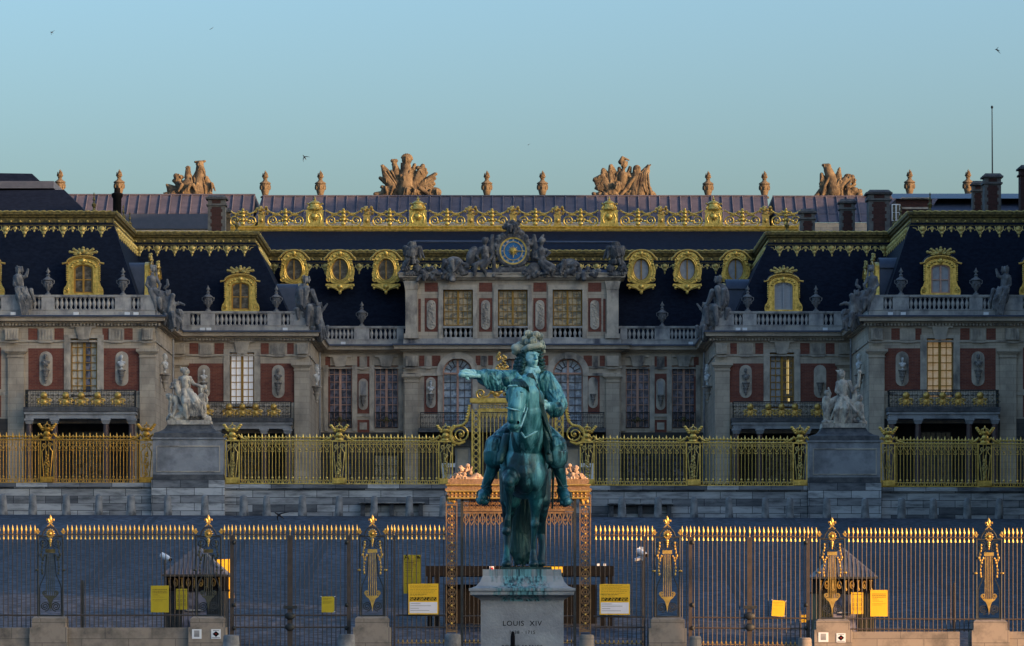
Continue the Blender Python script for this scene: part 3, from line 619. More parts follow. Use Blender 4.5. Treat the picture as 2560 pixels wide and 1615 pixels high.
# ---- gilded mask row and railing of a balcony
def mask_mesh():
    m = MB(); m.ell((0, -.08, .52), .18, .12, .18, 12, 8)
    m.ell((0, -.02, .20), .15, .08, .16, 8, 5); m.box(-.13, .13, -.07, .01, .08, .36)
    for s in (-1, 1):
        m.spiral(s * .2, .22, -.01, .12, .02, PI / 2 + .5, -1.2 * s, .035, 14, 6); m.tube([(s * .1, -.01, .42), (s * .2, -.01, .36), (s * .33, -.01, .34), (s * .38, -.01, .24)], [.03, .045, .04, .025], 6); m.ell((s * .3, -.02, .1), .06, .04, .05, 6, 4); m.ell((s * .12, -.02, .03), .04, .03, .04, 6, 4)
    return m.mesh('gilded_mask', 'gildpaint')
MASK = mask_mesh()
def balcony(parent, x0, x1, y, z0, z1, masks, mm='iron', gold=True, slab=(.28, .45), step=.16):
    m = MB(); sl_ = MB()
    sl_.box(x0 - .12, x1 + .12, y - .1, y + 1.9, z0 - slab[0], z0); o = sl_.build('balcony_slab', 'darkstone', parent)
    for a, b in (((x0, y), (x1, y)), ((x0, y), (x0, y + 1.4)), ((x1, y), (x1, y + 1.4))):
        for z, r in ((z0 + .06, .025), (z1, .035), (z0 + .16, .015), (z1 - .12, .015)): m.tube([(*a, z), (*b, z)], r, 4)
    n = int((x1 - x0) / step); rnd = random.Random(3)
    for i in range(n + 1):
        x = x0 + (x1 - x0) * i / n; m.box(x - .01, x + .01, y - .01, y + .01, z0, z1)
        if i % 2: 
            m.spiral(x + .02, z0 + .32, y, .10, .02, 0, 1.4, .014, 12, 4); m.spiral(x - .02, z1 - .3, y, .10, .02, PI, 1.4, .014, 12, 4)
    for j in range(8): yy = y + 1.4 * j / 8; [m.box(xx - .01, xx + .01, yy - .01, yy + .01, z0, z1) for xx in (x0, x1)]
    r = m.build('railing', mm, o)
    if gold:
        gm = MB()
        for i in range(n):
            x = x0 + (x1 - x0) * (i + .5) / n
            if i % 2 == 0 and min(abs(x - q) for q in masks) > .4: gm.ell((x, y - .02, z0 + .55), .05, .03, .05, 6, 4); gm.ell((x, y - .02, z0 + .3), .035, .03, .06, 6, 4); gm.ell((x, y - .02, z0 + .8), .03, .03, .04, 6, 4)
        gm.build('gilded_rosette', 'goldold', o)
    for x in masks: inst('gilded_mask', MASK, o, Vector((x, y - .05, z0 + .06)) - org(o), 0, (1.25, 1.25, 1.3))
    return o
def keystone(m, x, y, zb, zt=18.9, w0=.34, w1=.52):
    m.prism([(x - w0, zb), (x + w0, zb), (x + w1, zt - .12), (x + w1 + .3, zt - .12), (x + w1 + .3, zt), (x - w1 - .3, zt), (x - w1 - .3, zt - .12), (x - w1, zt - .12)], y - .16, y + .05)
def triglyph(m, x, y, w_=.95, n=5, z0=17.97, z1=18.72):
    m.box(x - w_ / 2, x + w_ / 2, y - .07, y + .02, z0, z1)
    for i in range(n): xx = x - w_ / 2 + w_ * (i + .5) / n; m.box(xx - w_ / n * .28, xx + w_ / n * .28, y - .12, y - .065, z0 + .02, z1 - .08)
    m.box(x - w_ * .42, x + w_ * .42, y - .14, y - .0, z0 - .17, z0 - .11)
def pilaster(parent, x0, x1, y, z0=ZC, zc=16.85, m='stone'):
    p = MB(); p.box(x0, x1, y - .2, y + .1, z0, zc); w_ = .0
    for dz, e in ((0, .04), (.10, .04), (.12, .10), (.27, .10), (.3, .22), (.52, .26)):
        pass
    p.box(x0 - .06, x1 + .06, y - .26, y + .1, zc, zc + .07); p.box(x0 - .02, x1 + .02, y - .22, y + .1, zc + .07, zc + .2)
    p.frus((x0 + x1) / 2, y - .06, zc + .2, zc + .36, (x1 - x0) / 2 + .04, .2, (x1 - x0) / 2 + .2, .3); p.box(x0 - .22, x1 + .22, y - .4, y + .1, zc + .36, zc + .55)
    return p.build('pilaster', m, parent)
# ------------------------------------------------------------------ the palace: two pairs of wings round a court, the block at its end
P1, P2, PC = 262 / F, 276 / F, 290 / F
def wing(sg, outer):
    """sg -1 = the photo's left wing. Built in |x| and mirrored by sg"""
    side = 'left' if sg < 0 else 'right'
    k = P1 if outer else P2; Y = 262 if outer else 276
    xa = 23.05 if outer else 13.8; xb = 37.5 if outer else 23.05
    root = thing('palace_wing', ('outer' if outer else 'inner') + f' palace wing at the {side} with ' + {(-1, 1): 'cream curtained tall window', (-1, 0): 'bright white blinds in its tall window', (1, 1): 'warmly lit tall window', (1, 0): 'half open tall window and shuttered dormer'}[(sg, outer)], 'palace wing', (sg * (xa + xb) / 2, Y, ZC))
    def sx(a, b): return (sg * a, sg * b) if sg * a < sg * b else (sg * b, sg * a)
    if outer: wc, ww, bal = 27.65, .86, (24.25, 31.25)
    else: wc, ww, bal = 18.37, .83, (15.0, 21.75)
    # walls
    m = MB(); hs = [(*sx(wc - ww, wc + ww), 14.3, 18.1), (*sx(bal[0] + .1, bal[1] - .1), ZC, 12.6)]
    x0, x1 = sx(xa, xb); m.holes(x0, x1, ZC, 19.0, Y, hs, .4)
    xs_ = sg * xa; m.quad((xs_, Y, ZC), (xs_, Y + 14, ZC), (xs_, Y + 14, 19.0), (xs_, Y, 19.0))
    m.build('wall', 'stone', root)
    gs = MB(); e0, e1 = sorted((sg * bal[0], sg * bal[1])); gs.box(x0, e0 - .02, Y - .06, Y + .02, ZC, 12.9); gs.box(e1 + .02, x1, Y - .06, Y + .02, ZC, 12.9); gs.build('ground_storey_shade', 'gstorey_shade', root)  # dark facing carries the ground storey's shade in its colour
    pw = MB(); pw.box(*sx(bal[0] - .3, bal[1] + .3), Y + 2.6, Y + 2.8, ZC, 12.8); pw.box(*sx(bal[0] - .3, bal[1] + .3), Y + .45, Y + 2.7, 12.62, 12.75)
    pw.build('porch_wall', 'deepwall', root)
    add_window(root, sg * wc, Y + 2.5, 6.6, 2.0, 5.6, 3, 8, 'darkstone', 'p_dim' if (sg > 0 and outer) else 'p_brown')
    # brick panels
    L = []
    if outer: L = [(24.08, 26.4, 14.7, 17.45), (28.9, 31.24, 14.7, 17.45), (33.0, 33.6, 14.8, 17.5), (33.0, 33.6, 13.0, 14.4), (34.6, 36.6, 14.7, 17.45)]
    else: L = [(14.82, 17.15, 14.7, 17.35), (19.57, 22.1, 14.7, 17.35)]
    for a, b, c, d in L:
        p = MB(); aa, bb = sx(a, b); p.box(aa, bb, Y - .012, Y + .05, c, d); o = p.build('brick_panel', 'brick', root)
    fr = MB()
    if outer: FB = [(24.5, 25.15), (26.0, 26.45), (28.95, 29.55), (30.65, 31.25)]; TG = [(25.55, 1.0), (30.1, 1.0), (23.55, .75), (32.3, .9)]
    else: FB = [(14.85, 15.3), (16.55, 17.1), (19.6, 20.25), (21.35, 21.95)]; TG = [(15.93, .95), (20.8, .95), (14.25, .75), (22.6, .75)]
    for a, b in FB: aa, bb = sx(a, b); MB().box(aa, bb, Y - .012, Y + .05, 17.99, 18.74).build('brick_panel', 'brick', root)
    for c, w_ in TG: triglyph(fr, sg * c, Y - (.18 if c in (23.55, 14.25, 22.6, 32.3) else 0), w_)
    # window surround with keystone
    for a, b in ((wc - ww - .42, wc - ww), (wc + ww, wc + ww + .42)): aa, bb = sx(a, b); fr.box(aa, bb, Y - .08, Y + .1, 14.3, 18.1)
    fr.box(*sx(wc - ww - .42, wc + ww + .42), Y - .07, Y + .1, 18.1, 18.32); keystone(fr, sg * wc, Y, 18.0)
    fr.box(*sx(xa, xb), Y - .05, Y + .1, 14.42, 14.62)
    fr.build('carved_trim', 'trim', root)
    if outer: add_window(root, sg * wc, Y + .28, 13.5, 1.66, 4.58, 2, 9, 'ochre', 'p_warm' if sg > 0 else 'p_cream', mid=.085, t=.05)
    if outer and sg < 0: MB().box(-wc + .10, -wc + .40, Y + .31, Y + .33, 13.7, 18.0).build('dark_gap', 'p_dark', root)
    if not outer: add_window(root, sg * wc, Y + .28, 14.3, 1.6, 3.78, 2, 7, 'ochre', 'p_white_glow' if sg < 0 else 'p_grey', bottom=.28, mid=.085, t=.05, pm2=None if sg < 0 else 'p_brown')
    # pilasters
    for a, b in (((23.05, 24.03), (31.5, 32.55), (36.7, 37.5)) if outer else ((13.8, 14.8), (22.2, 22.95))): pilaster(root, *sx(a, b), Y)
    # entablature along front and court side
    path = [(-xb, Y), (-xa, Y), (-xa, Y + 14)] if sg < 0 else [(xa, Y + 14), (xa, Y), (xb, Y)]
    MB().sweep(path, CORN).build('cornice', 'stone', root); MB().sweep(path, ARCHI).build('string_course', 'trim', root)
    d = MB(); n = int((xb - xa) / .22)
    for i in range(n): x = sg * (xa - .3 + .22 * i); d.box(x - .06, x + .06, Y - .28, Y - .1, 18.9, 19.05)
    d.build('dentil_course', 'trim', root)
    g_ = MB().sweep(path, [(.60, 19.44), (.78, 19.44), (.78, 19.54), (.60, 19.56)]); g_.build('gutter', 'leadblue', root)
    # balustrade above
    if outer: sp = [(23.05, 24.0, 1), (24.0, 24.6, 0), (24.6, 25.65, 1), (25.65, 29.55, 0), (29.55, 30.4, 1), (30.4, 31.0, 0), (31.0, 33.0, 1), (33.0, 33.6, 0), (33.6, 37.5, 1)]
    else: sp = [(13.8, 15.1, 1), (15.1, 15.7, 0), (15.7, 16.65, 1), (16.65, 20.2, 0), (20.2, 21.2, 1), (21.2, 21.9, 0), (21.9, 23.05, 1)]
    balustrade(root, path, [(*sx(a, b), Y, s) for a, b, s in sp])
    # mansard
    if outer: bx, tx, ox = 23.9, 26.2, xb
    else: bx, tx, ox = 14.7, 17.8, 26.2
    yb, yt = Y + .9, Y + 3.4; ye = yb + 14; te = yt + 14.2
    m = MB(); q = lambda a, y, z: (sg * a, y, z); ZB, ZT = 19.6, 26.2
    m.quad(q(bx, yb, ZB), q(ox if outer else 23.9, yb, ZB), q(ox, yt, ZT), q(tx, yt, ZT)); m.quad(q(bx, yb, ZB), q(tx, yt, ZT), q(tx, te, ZT), q(bx, ye, ZB))
    m.build('mansard_roof', 'slate', root)
    c = MB(); c.quad(q(tx - .1, yt + .1, 26.62), q(ox + 2, yt + .1, 26.62), q(ox + 2, yt + 9, 27.2), q(tx + 1.5, yt + 9, 27.2)); c.quad(q(tx - .1, yt + .1, 26.62), q(tx + 1.5, yt + 9, 27.2), q(tx + 1.5, te, 27.2), q(tx - .1, te, 26.62)); c.build('upper_roof', 'slate', root)
    tp = [(-ox - (0 if outer else 0), yt), (-tx, yt), (-tx, te)] if sg < 0 else [(tx, te), (tx, yt), (ox, yt)]
    ridge(root, tp, slope=.40)
    for (fx, fy) in ((tx + 1.15, yt), (tx, yt + 8), (tx, yt + 12.6))[:1 if not outer else 3]: inst('finial', FINIAL, root, Vector((sg * fx, fy, 26.6)) - org(root), 0, (.9, .9, 1))
    # balcony on a porch of red marble columns
    w0, w1 = sx(*bal); mk = [sg * (wc + o_) for o_ in ((-2.35, -1.05, 0, 1.0, 2.4) if outer else (-2.25, -1.03, -.13, .77, 2.3))]
    balcony(root, w0, w1, Y - 1.5, 13.58, 14.66, mk)
    e = MB(); e.box(w0, w1, Y - 1.45, Y + .4, 12.84, 13.12); e.box(w0 - .08, w1 + .08, Y - 1.53, Y + .4, 13.12, 13.28); e.build('porch_entablature', 'pedblock', root)
    for f in (.03, .265, .735, .97):
        x = w0 + (w1 - w0) * f; cpt = MB(); cpt.lathe(x, Y - 1.15, 6.3, [(.27, 0), (.27, .2), (.23, .25), (.215, 3), (.19, 6.2)], 14); o = cpt.build('column', 'redmarble', root)
        MB().frus(x, Y - 1.15, 12.5, 12.72, .2, .2, .28, .28).box(x - .31, x + .31, Y - 1.46, Y - .84, 12.72, 12.838).build('capital', 'pedblock', o)
    dn = MB(); dn.tube([(xs_ - sg * .14, Y + 12.2, ZC), (xs_ - sg * .14, Y + 12.2, 18.9)], .07, 8); dn.build('drain_pipe', 'pedblock', root)
    # niches: stone tablets with a console
    ni = [25.2, 30.1] if outer else [15.9, 20.96]
    for i, x in enumerate(ni):
        o = MB().prism(stadium(sg * x, 15.0, 17.25, .42), Y - .05, Y + .02).build('niche_tablet', 'trim', root)
        console(o, sg * x, Y - .22, 16.05, sc=.95)
    for j, yy in enumerate((Y + 3.4,)): console(root, xs_ - sg * .35, yy, 16.0, 'trim', 1.25)
    # dormers
    kind = {(-1, 1): ('p_brown', 'ochre', 0), (-1, 0): ('p_brown', 'ochre', 0), (1, 1): ('p_grey', 'pinkframe', 1), (1, 0): ('shutter', 'ochre', 1)}[(sg, outer)]
    dm = square_dormer(kind[0], kind[1], (sg, outer) == (1, 0), bluecap=bool(kind[2])); dm.parent = root
    dm.location = Vector((sg * (27.8 if outer else 18.55), Y + 1.0, 20.98)) - org(root)
    if outer: dup(dm, Vector((sg * 34.2, Y + 1.0, 20.98)) - org(root))
    dup(dm, Vector((sg * (bx - .05), Y + (5.6 if outer else 8.6), 20.98)) - org(root), R(90) if sg < 0 else R(-90))
    if outer: dup(dm, Vector((sg * (bx - .05), Y + 11.2, 20.98)) - org(root), R(90) if sg < 0 else R(-90))
    return root
W = {(s, o): wing(s, o) for s in (-1, 1) for o in (1, 0)}
# open casement glow in the inner right wing
gl = MB().box(18.72, 18.86, 276.33, 276.35, 15.3, 17.6).build('lamp_glow', 'p_glow', W[(1, 0)])
MB().box(18.75, 18.92, 276.33, 276.35, 14.75, 15.0).build('lamp_glow', 'p_glow', W[(1, 0)])

# ---- central block
B = thing('palace_block', 'central palace block with blue clock, three arched windows and attic storey', 'palace', (0, 290, ZC))
m = MB(); sw = [X(850.5, 290), X(966, 290)]; hs = [(s * a - .86, s * a + .86, 13.6, 18.1) for a in map(abs, sw) for s in (-1, 1)]
for s in (-1, 1): m.holes(*sorted((s * 7.75, s * 13.8)), ZC, 19.0, 290, [h for h in hs if h[0] * s > 0], .4)
AX = [X(1144, 289), X(1282, 289), X(1420, 289)]; AR = 1.06
m.holes(-7.75, 7.75, ZC, 19.0, 289.2, [(a - AR, a + AR, 13.5, 18.6) for a in AX], .45)
for a in AX:
    arc = [(a + AR * math.cos(PI * i / 16), 17.5 + AR * math.sin(PI * i / 16)) for i in range(17)]
    m.prism([(a + AR, 17.5)] + arc[1:8] + [(a, 17.5 + AR), (a, 18.6), (a + AR, 18.6)], 289.2, 289.6); m.prism([(a - AR, 17.5), (a - AR, 18.6), (a, 18.6), (a, 17.5 + AR)] + arc[9:16], 289.2, 289.6)
for s in (-1, 1): m.quad((s * 7.75, 289.2, ZC), (s * 7.75, 290, ZC), (s * 7.75, 290, 19), (s * 7.75, 289.2, 19))
# attic storey
AW = [X(1145, 289), X(1282, 289), X(1419, 289)]
m.holes(-7.6, 7.6, 19.96, 24.2, 289.3, [(a - 1.06, a + 1.06, 19.97, 23.45) for a in AW], .45)
for s in (-1, 1): m.quad((s * 7.6, 289.3, 19.96), (s * 7.6, 293, 19.96), (s * 7.6, 293, 24.2), (s * 7.6, 289.3, 24.2))
m.build('wall', 'stone', B)
gs = MB(); gs.box(-7.7, 7.7, 289.1, 289.19, ZC, 13.3); gs.box(-13.75, -7.76, 289.92, 289.99, ZC, 13.3); gs.box(7.76, 13.75, 289.92, 289.99, ZC, 13.3); gs.build('ground_storey_shade', 'gstorey_shade', B)  # facing over the wall, coloured dark as if shaded
for i, x in enumerate((-12.3, -9.0, -4.0, 0.0, 4.0, 9.0, 12.3)): add_window(B, x, 289.04 if abs(x) < 7 else 289.86, 6.5, 1.7, 5.2, 3, 7, 'iron', ('p_dark', 'p_cream', 'p_dark')[i % 3])
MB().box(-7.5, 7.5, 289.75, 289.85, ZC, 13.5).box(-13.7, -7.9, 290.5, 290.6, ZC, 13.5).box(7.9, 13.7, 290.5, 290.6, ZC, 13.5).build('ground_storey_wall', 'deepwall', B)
path = [(-13.8, 290), (-7.75, 290), (-7.75, 289.2), (7.75, 289.2), (7.75, 290), (13.8, 290)]
MB().sweep(path, CORN).build('cornice', 'stone', B)
MB().sweep([(-13.8, 290), (-7.75, 290), (-7.75, 289.2), (-5.35, 289.2)], ARCHI).sweep([(5.35, 289.2), (7.75, 289.2), (7.75, 290), (13.8, 290)], ARCHI).build('string_course', 'trim', B)
MB().sweep(path, [(.60, 19.44), (.78, 19.44), (.78, 19.54), (.60, 19.56)]).build('gutter', 'leadblue', B)
for s in (-1, 1):
    sp = [(*sorted((s * a, s * b)), 290, t) for a, b, t in ((7.75, 8.25, 1), (8.25, 10.2, 0), (10.2, 11.3, 1), (11.3, 13.3, 0), (13.3, 13.8, 1))]
    balustrade(B, [(-13.8, 290), (-7.6, 290)] if s < 0 else [(7.6, 290), (13.8, 290)], sp)
MB().sweep([(-7.75, 290.3), (-7.75, 289.2), (7.75, 289.2), (7.75, 290.3)], [(-.2, 19.5), (.05, 19.5), (.05, 19.58), (0, 19.62), (0, 19.96), (-.2, 19.96)]).build('attic_plinth', 'grey', B)
t = MB(); fz = (17.99, 18.74)
for s in (-1, 1):
    for a in map(abs, sw):
        for e in (-1, 1): t.box(*sorted((s * a + e * .86, s * a + e * 1.2)), 289.92, 290.05, 13.4, 18.1)
        keystone(t, s * a, 290, 18.0, 18.8)
    c = (abs(sw[0]) + abs(sw[1])) / 2
    triglyph(t, s * c, 290, .55, 3, 17.97, 18.72); t.box(*sorted((s * (c - .5), s * (c + .5))), 289.93, 290.05, 14.42, 14.6)
    triglyph(t, s * 7.15, 289.02, .9, 4); triglyph(t, s * 5.95, 289.2, .4, 2)
    t.box(*sorted((s * 5.35, s * 7.7)), 289.1, 289.3, 17.3, 17.5)
    for a, b in ((c - .44, c - .2), (c + .2, c + .44)): MB().box(*sorted((s * a, s * b)), 289.985, 290.05, *fz).build('brick_panel', 'brick', B)
    MB().box(*sorted((s * (c - .42), s * (c + .42))), 289.985, 290.05, 14.65, 17.5).build('brick_panel', 'brick', B)
    q = MB().box(*sorted((s * (c - .42), s * (c + .42))), 289.985, 290.05, 13.3, 14.2).build('brick_panel', 'brick', B); MB().box(*sorted((s * (c - .26), s * (c + .26))), 289.95, 289.984, 13.5, 14.0).build('stone_tablet', 'trim', q)
    o = MB().prism(stadium(s * c, 14.9, 17.15, .33), 289.94, 289.984).build('niche_tablet', 'trim', B); console(o, s * c, 289.78, 15.95, sc=.85); MB().box(s * c - .2, s * c + .2, 289.9, 289.938, 16.0, 16.95).build('inner_frame', 'grey', o)
    for a, b in ((13.0, 13.35),): MB().box(*sorted((s * a, s * b)), 289.985, 290.05, 14.7, 17.3).build('brick_panel', 'brick', B); MB().box(*sorted((s * a, s * b)), 289.985, 290.05, 18.0, 18.7).build('brick_panel', 'brick', B)
    pilaster(B, *sorted((s * 6.7, s * 7.65)), 289.2)
    for a, b in ((6.25, 6.62), (5.1, 5.7)): MB().box(*sorted((s * a, s * b)), 289.185, 289.25, *fz).build('brick_panel', 'brick', B)
    MB().box(*sorted((s * 5.3, s * 6.25)), 289.185, 289.25, 14.6, 17.5).build('brick_panel', 'brick', B)
    o = MB().prism(stadium(s * 5.78, 15.0, 17.2, .34), 289.13, 289.183).build('niche_tablet', 'trim', B); console(o, s * 5.78, 288.95, 16.0, sc=.85)
for a in AX:   # archivolts
    arc = lambda r, n=20: [(a + r * math.cos(PI * i / n), 17.5 + r * math.sin(PI * i / n)) for i in range(n + 1)]
    t.ring(arc(1.5) + [(a - 1.5, 17.3), (a - AR, 17.3)][:1] + [(a + 1.5, 17.3)], arc(AR) + [(a - AR, 17.3), (a + AR, 17.3)], 289.04, 289.3)
    for e in (-1, 1): t.box(*sorted((a + e * AR, a + e * 1.42)), 289.1, 289.3, 13.4, 17.3)
    t.box(a - .22, a + .22, 288.95, 289.3, 18.5, 18.98)
t.box(-2.45, -1.5, 289.1, 289.3, 17.3, 17.5); t.box(1.5, 2.45, 289.1, 289.3, 17.3, 17.5)
for x in (-1.97, 1.97):
    triglyph(t, x, 289.2, .42, 2); 
    for a, b in ((x - .62, x - .27), (x + .27, x + .62)): MB().box(a, b, 289.185, 289.25, 18.05, 18.74).build('brick_panel', 'brick', B)
t.build('carved_trim', 'trim', B)
for s in (-1, 1):
    for a in map(abs, sw): add_window(B, s * a, 290.28, 13.6, 1.66, 4.46, 2, 8, 'pinkframe', 'p_dark', mid=.085, t=.045)
    for a in map(abs, sw): 
        r = MB(); x0, x1 = s * a - .82, s * a + .82
        for i in range(15): x = x0 + (x1 - x0) * i / 14; r.box(x - .012, x + .012, 289.88, 289.9, 13.65, 14.72)
        for z in (13.65, 14.72): r.tube([(x0, 289.89, z), (x1, 289.89, z)], .03, 4)
        for i in range(4): r.spiral(s * a - .5 + i * .33, 14.2, 289.88, .18, .03, i, 1.5, .022, 14, 4)
        rl = r.build('window_railing', 'iron', B); q = MB(); q.ell((s * a, 289.85, 14.25), .14, .05, .18, 8, 5)
        for e in (-1, 1): q.tube([(s * a + e * .1, 289.86, 14.0), (s * a + e * .3, 289.86, 14.2), (s * a + e * .42, 289.86, 14.05)], .035, 5)
        q.build('gilded_rosette', 'goldold', rl)
for a in AX:   # arched windows with fanlight
    f = MB(); arc = lambda r, n=16: [(a + r * math.cos(PI * i / n), 17.5 + r * math.sin(PI * i / n)) for i in range(n + 1)]
    f.ring(arc(AR) + [(a - AR, 13.5), (a + AR, 13.5)], arc(AR - .09) + [(a - AR + .09, 13.59), (a + AR - .09, 13.59)], 289.42, 289.52)
    f.box(a - .075, a + .075, 289.4, 289.5, 13.59, 18.5); f.box(a - AR + .09, a + AR - .09, 289.39, 289.49, 17.42, 17.54)
    mu = MB()
    for e in (-1, 1):
        mu.box(a + e * .5 - .025, a + e * .5 + .025, 289.44, 289.5, 13.6, 17.42)
        for j in range(1, 7): z = 13.6 + 3.8 * j / 7; mu.box(*sorted((a + e * .075, a + e * .97)), 289.445, 289.495, z - .025, z + .025)
    for i in (2, 4, 6, 10, 12, 14): an = PI * i / 16; mu.tube([(a + .5 * math.cos(an), 289.46, 17.5 + .5 * math.sin(an)), (a + .98 * math.cos(an), 289.46, 17.5 + .98 * math.sin(an))], .03, 4)
    mu.tube([(x, 289.46, z) for x, z in [(a + .5 * math.cos(PI * i / 10), 17.5 + .5 * math.sin(PI * i / 10)) for i in range(11)]], .03, 4)
    wn = f.build('window', 'pinkframe', B); mu.build('glazing_bar', 'muntin', wn); MB().prism(arc(1.03) + [(a - 1.03, 13.55), (a + 1.03, 13.55)], 289.53, 289.55).build('pane', 'p_blue', wn)
balcony(B, X(1051, 288), X(1510, 288), 287.7, 13.5, 14.6, [], gold=False, step=.13)
# attic: windows, brick with relief tablets, pilasters, cornice
for a in AW:
    add_window(B, a, 289.55, 20.9, 2.04, 2.52, 3, 5, 'ochre', 'p_attic', mid=.07, t=.035)
    b = MB().box(a - 1.05, a + 1.05, 289.22, 289.55, 20.72, 20.86).box(a - 1.05, a + 1.05, 289.3, 289.55, 19.97, 20.06).build('balustrade', 'grey', B)
    for i in range(6): inst('baluster', BAL, b, Vector((a - 1.06 + 2.12 * (i + .5) / 6, 289.42, 20.0)) - org(b), 0, (1, 1, .9))
MB().box(-7.4, 7.4, 291.2, 291.3, 19.97, 24.1).build('attic_back_wall', 'dark', B)
t = MB(); rl = random.Random(5)
for i, px in enumerate((1078, 1214, 1350, 1487)):
    x = X(px, 289); MB().box(x - .47, x + .47, 289.285, 289.35, 20.45, 22.85).build('brick_panel', 'brick', B); MB().box(x - .47, x + .47, 289.285, 289.35, 23.3, 23.95).build('brick_panel', 'brick', B)
    r = MB(); r.prism(stadium(x, 20.6, 22.7, .32), 289.22, 289.284)
    for j in range(26): r.ell((x + rl.uniform(-.2, .2), 289.22, 20.8 + 1.7 * j / 25), rl.uniform(.04, .1), .06, rl.uniform(.05, .12), 6, 4, Matrix.Rotation(rl.uniform(-1, 1), 3, 'Y'))
    r.build('relief_panel', 'marble' if i < 0 else 'trim', B)
for s in (-1, 1):
    t.box(*sorted((s * 6.75, s * 7.6)), 289.08, 289.4, 20.1, 23.45); t.frus(s * 7.175, 289.24, 23.45, 24.05, .44, .2, .56, .3); t.box(*sorted((s * 6.65, s * 7.7)), 289.0, 289.4, 19.97, 20.3)
    MB().box(*sorted((s * 6.5, s * 6.68)), 289.285, 289.35, 20.45, 22.8).build('brick_panel', 'brick', B)
    for a in (-1, 0, 1): t.spiral(s * 7.175 + a * .3, 23.85, 289.0, .12, .02, 0, 1.3, .03, 10, 5)
for a in AW:
    for e in (-1, 1): t.box(*sorted((a + e * 1.06, a + e * 1.38)), 289.2, 289.4, 19.98, 23.45)
    t.box(a - 1.38, a + 1.38, 289.2, 289.4, 23.45, 23.8)
t.build('attic_trim', 'trim', B)
ap = [(-7.75, 292.6), (-7.75, 289.15), (7.75, 289.15), (7.75, 292.6)]
MB().sweep(ap, [(-.3, 24.15), (.05, 24.15), (.1, 24.25), (.3, 24.3), (.34, 24.5), (.42, 24.56), (.42, 24.62), (-.3, 24.62)]).build('attic_cornice', 'trim', B)
MB().sweep(ap, [(-.3, 24.62), (.36, 24.63), (.2, 24.85), (-.3, 24.85)]).box(-7.8, 7.8, 289.2, 292.5, 24.7, 24.8).build('attic_gutter', 'leadblue', B)
# mansard, ridge, crest
m = MB(); m.quad((-14.9, 291, 19.6), (14.9, 291, 19.6), (17.9, 293.6, 26.2), (-17.9, 293.6, 26.2)); m.build('mansard_roof', 'slate', B)
MB().quad((-17.9, 293.7, 26.6), (17.9, 293.7, 26.6), (20.6, 299.9, 28.65), (-20.6, 299.9, 28.65)).build('upper_roof', 'slate', B)
ridge(B, [(-17.8, 293.6), (17.8, 293.6)])
MB().tube([(X(1033, 294), 293.9, 27.3), (X(1545, 294), 293.9, 27.25)], .09, 8).build('blue_pipe', 'leadblue', B)
YC = 300.0; kc = YC / F
cr = MB().sweep([(-20.8, YC), (21.2, YC)], [(-.3, Z(579, YC)), (.22, Z(579, YC)), (.26, Z(575, YC)), (.12, Z(572, YC)), (.08, Z(570, YC)), (.18, Z(567, YC)), (.18, Z(565, YC)), (-.3, Z(565, YC))]).build('crest_base', 'goldfence', B)
def ped_mesh():
    g = MB(); g.prism([(-.74, 0), (.74, 0), (.66, .2), (.62, 1.05), (.68, 1.1), (.68, 1.2), (-.68, 1.2), (-.68, 1.1), (-.62, 1.05), (-.66, .2)], -.2, .2)
    g.ell((0, -.22, .72), .24, .14, .28, 10, 7); 
    for i in range(10): a = 2 * PI * i / 10; g.tube([(.25 * math.cos(a), -.22, .72 + .28 * math.sin(a)), (.36 * math.cos(a), -.2, .72 + .4 * math.sin(a))], [.05, .015], 5)
    for s in (-1, 1): g.tube([(s * .35, -.2, .95), (s * .5, -.22, .6), (s * .4, -.22, .25)], .06, 6)
    for i in range(9): a = -PI / 2 + PI * (i - 4) / 9; g.ell((.52 * math.sin(PI * (i - 4) / 9), -.05, 1.35 + (.08 if i % 2 else 0)), .09, .1, .13, 7, 5)
    g.lathe(0, 0, 1.2, [(.5, 0), (.52, .08), (.4, .2), (.34, .45), (.42, .5), (.38, .58), (.2, .68), (.08, .74), (.1, .82), (.03, .92), (.01, 1.05)], 12)
    for s in (-1, 1): g.tube([(s * .3, 0, 1.5), (s * .55, 0, 1.72), (s * .62, 0, 1.62)], [.08, .06, .04], 6)
    return g.mesh('crest_pedestal', 'goldfence')
def post_mesh():
    g = MB(); g.prism([(-.34, 0), (.34, 0), (.26, .15), (.24, .75), (.3, .8), (.3, .88), (-.3, .88), (-.3, .8), (-.24, .75), (-.26, .15)], -.15, .15); g.ell((0, -.16, .45), .14, .08, .2, 8, 5)
    rr = random.Random(2)
    for i in range(26): g.ell((rr.uniform(-.42, .42), rr.uniform(-.2, .2), 1.12 + rr.uniform(-.2, .34)), .11, .1, .11, 6, 4)
    return g.mesh('flower_vase', 'gildpaint')
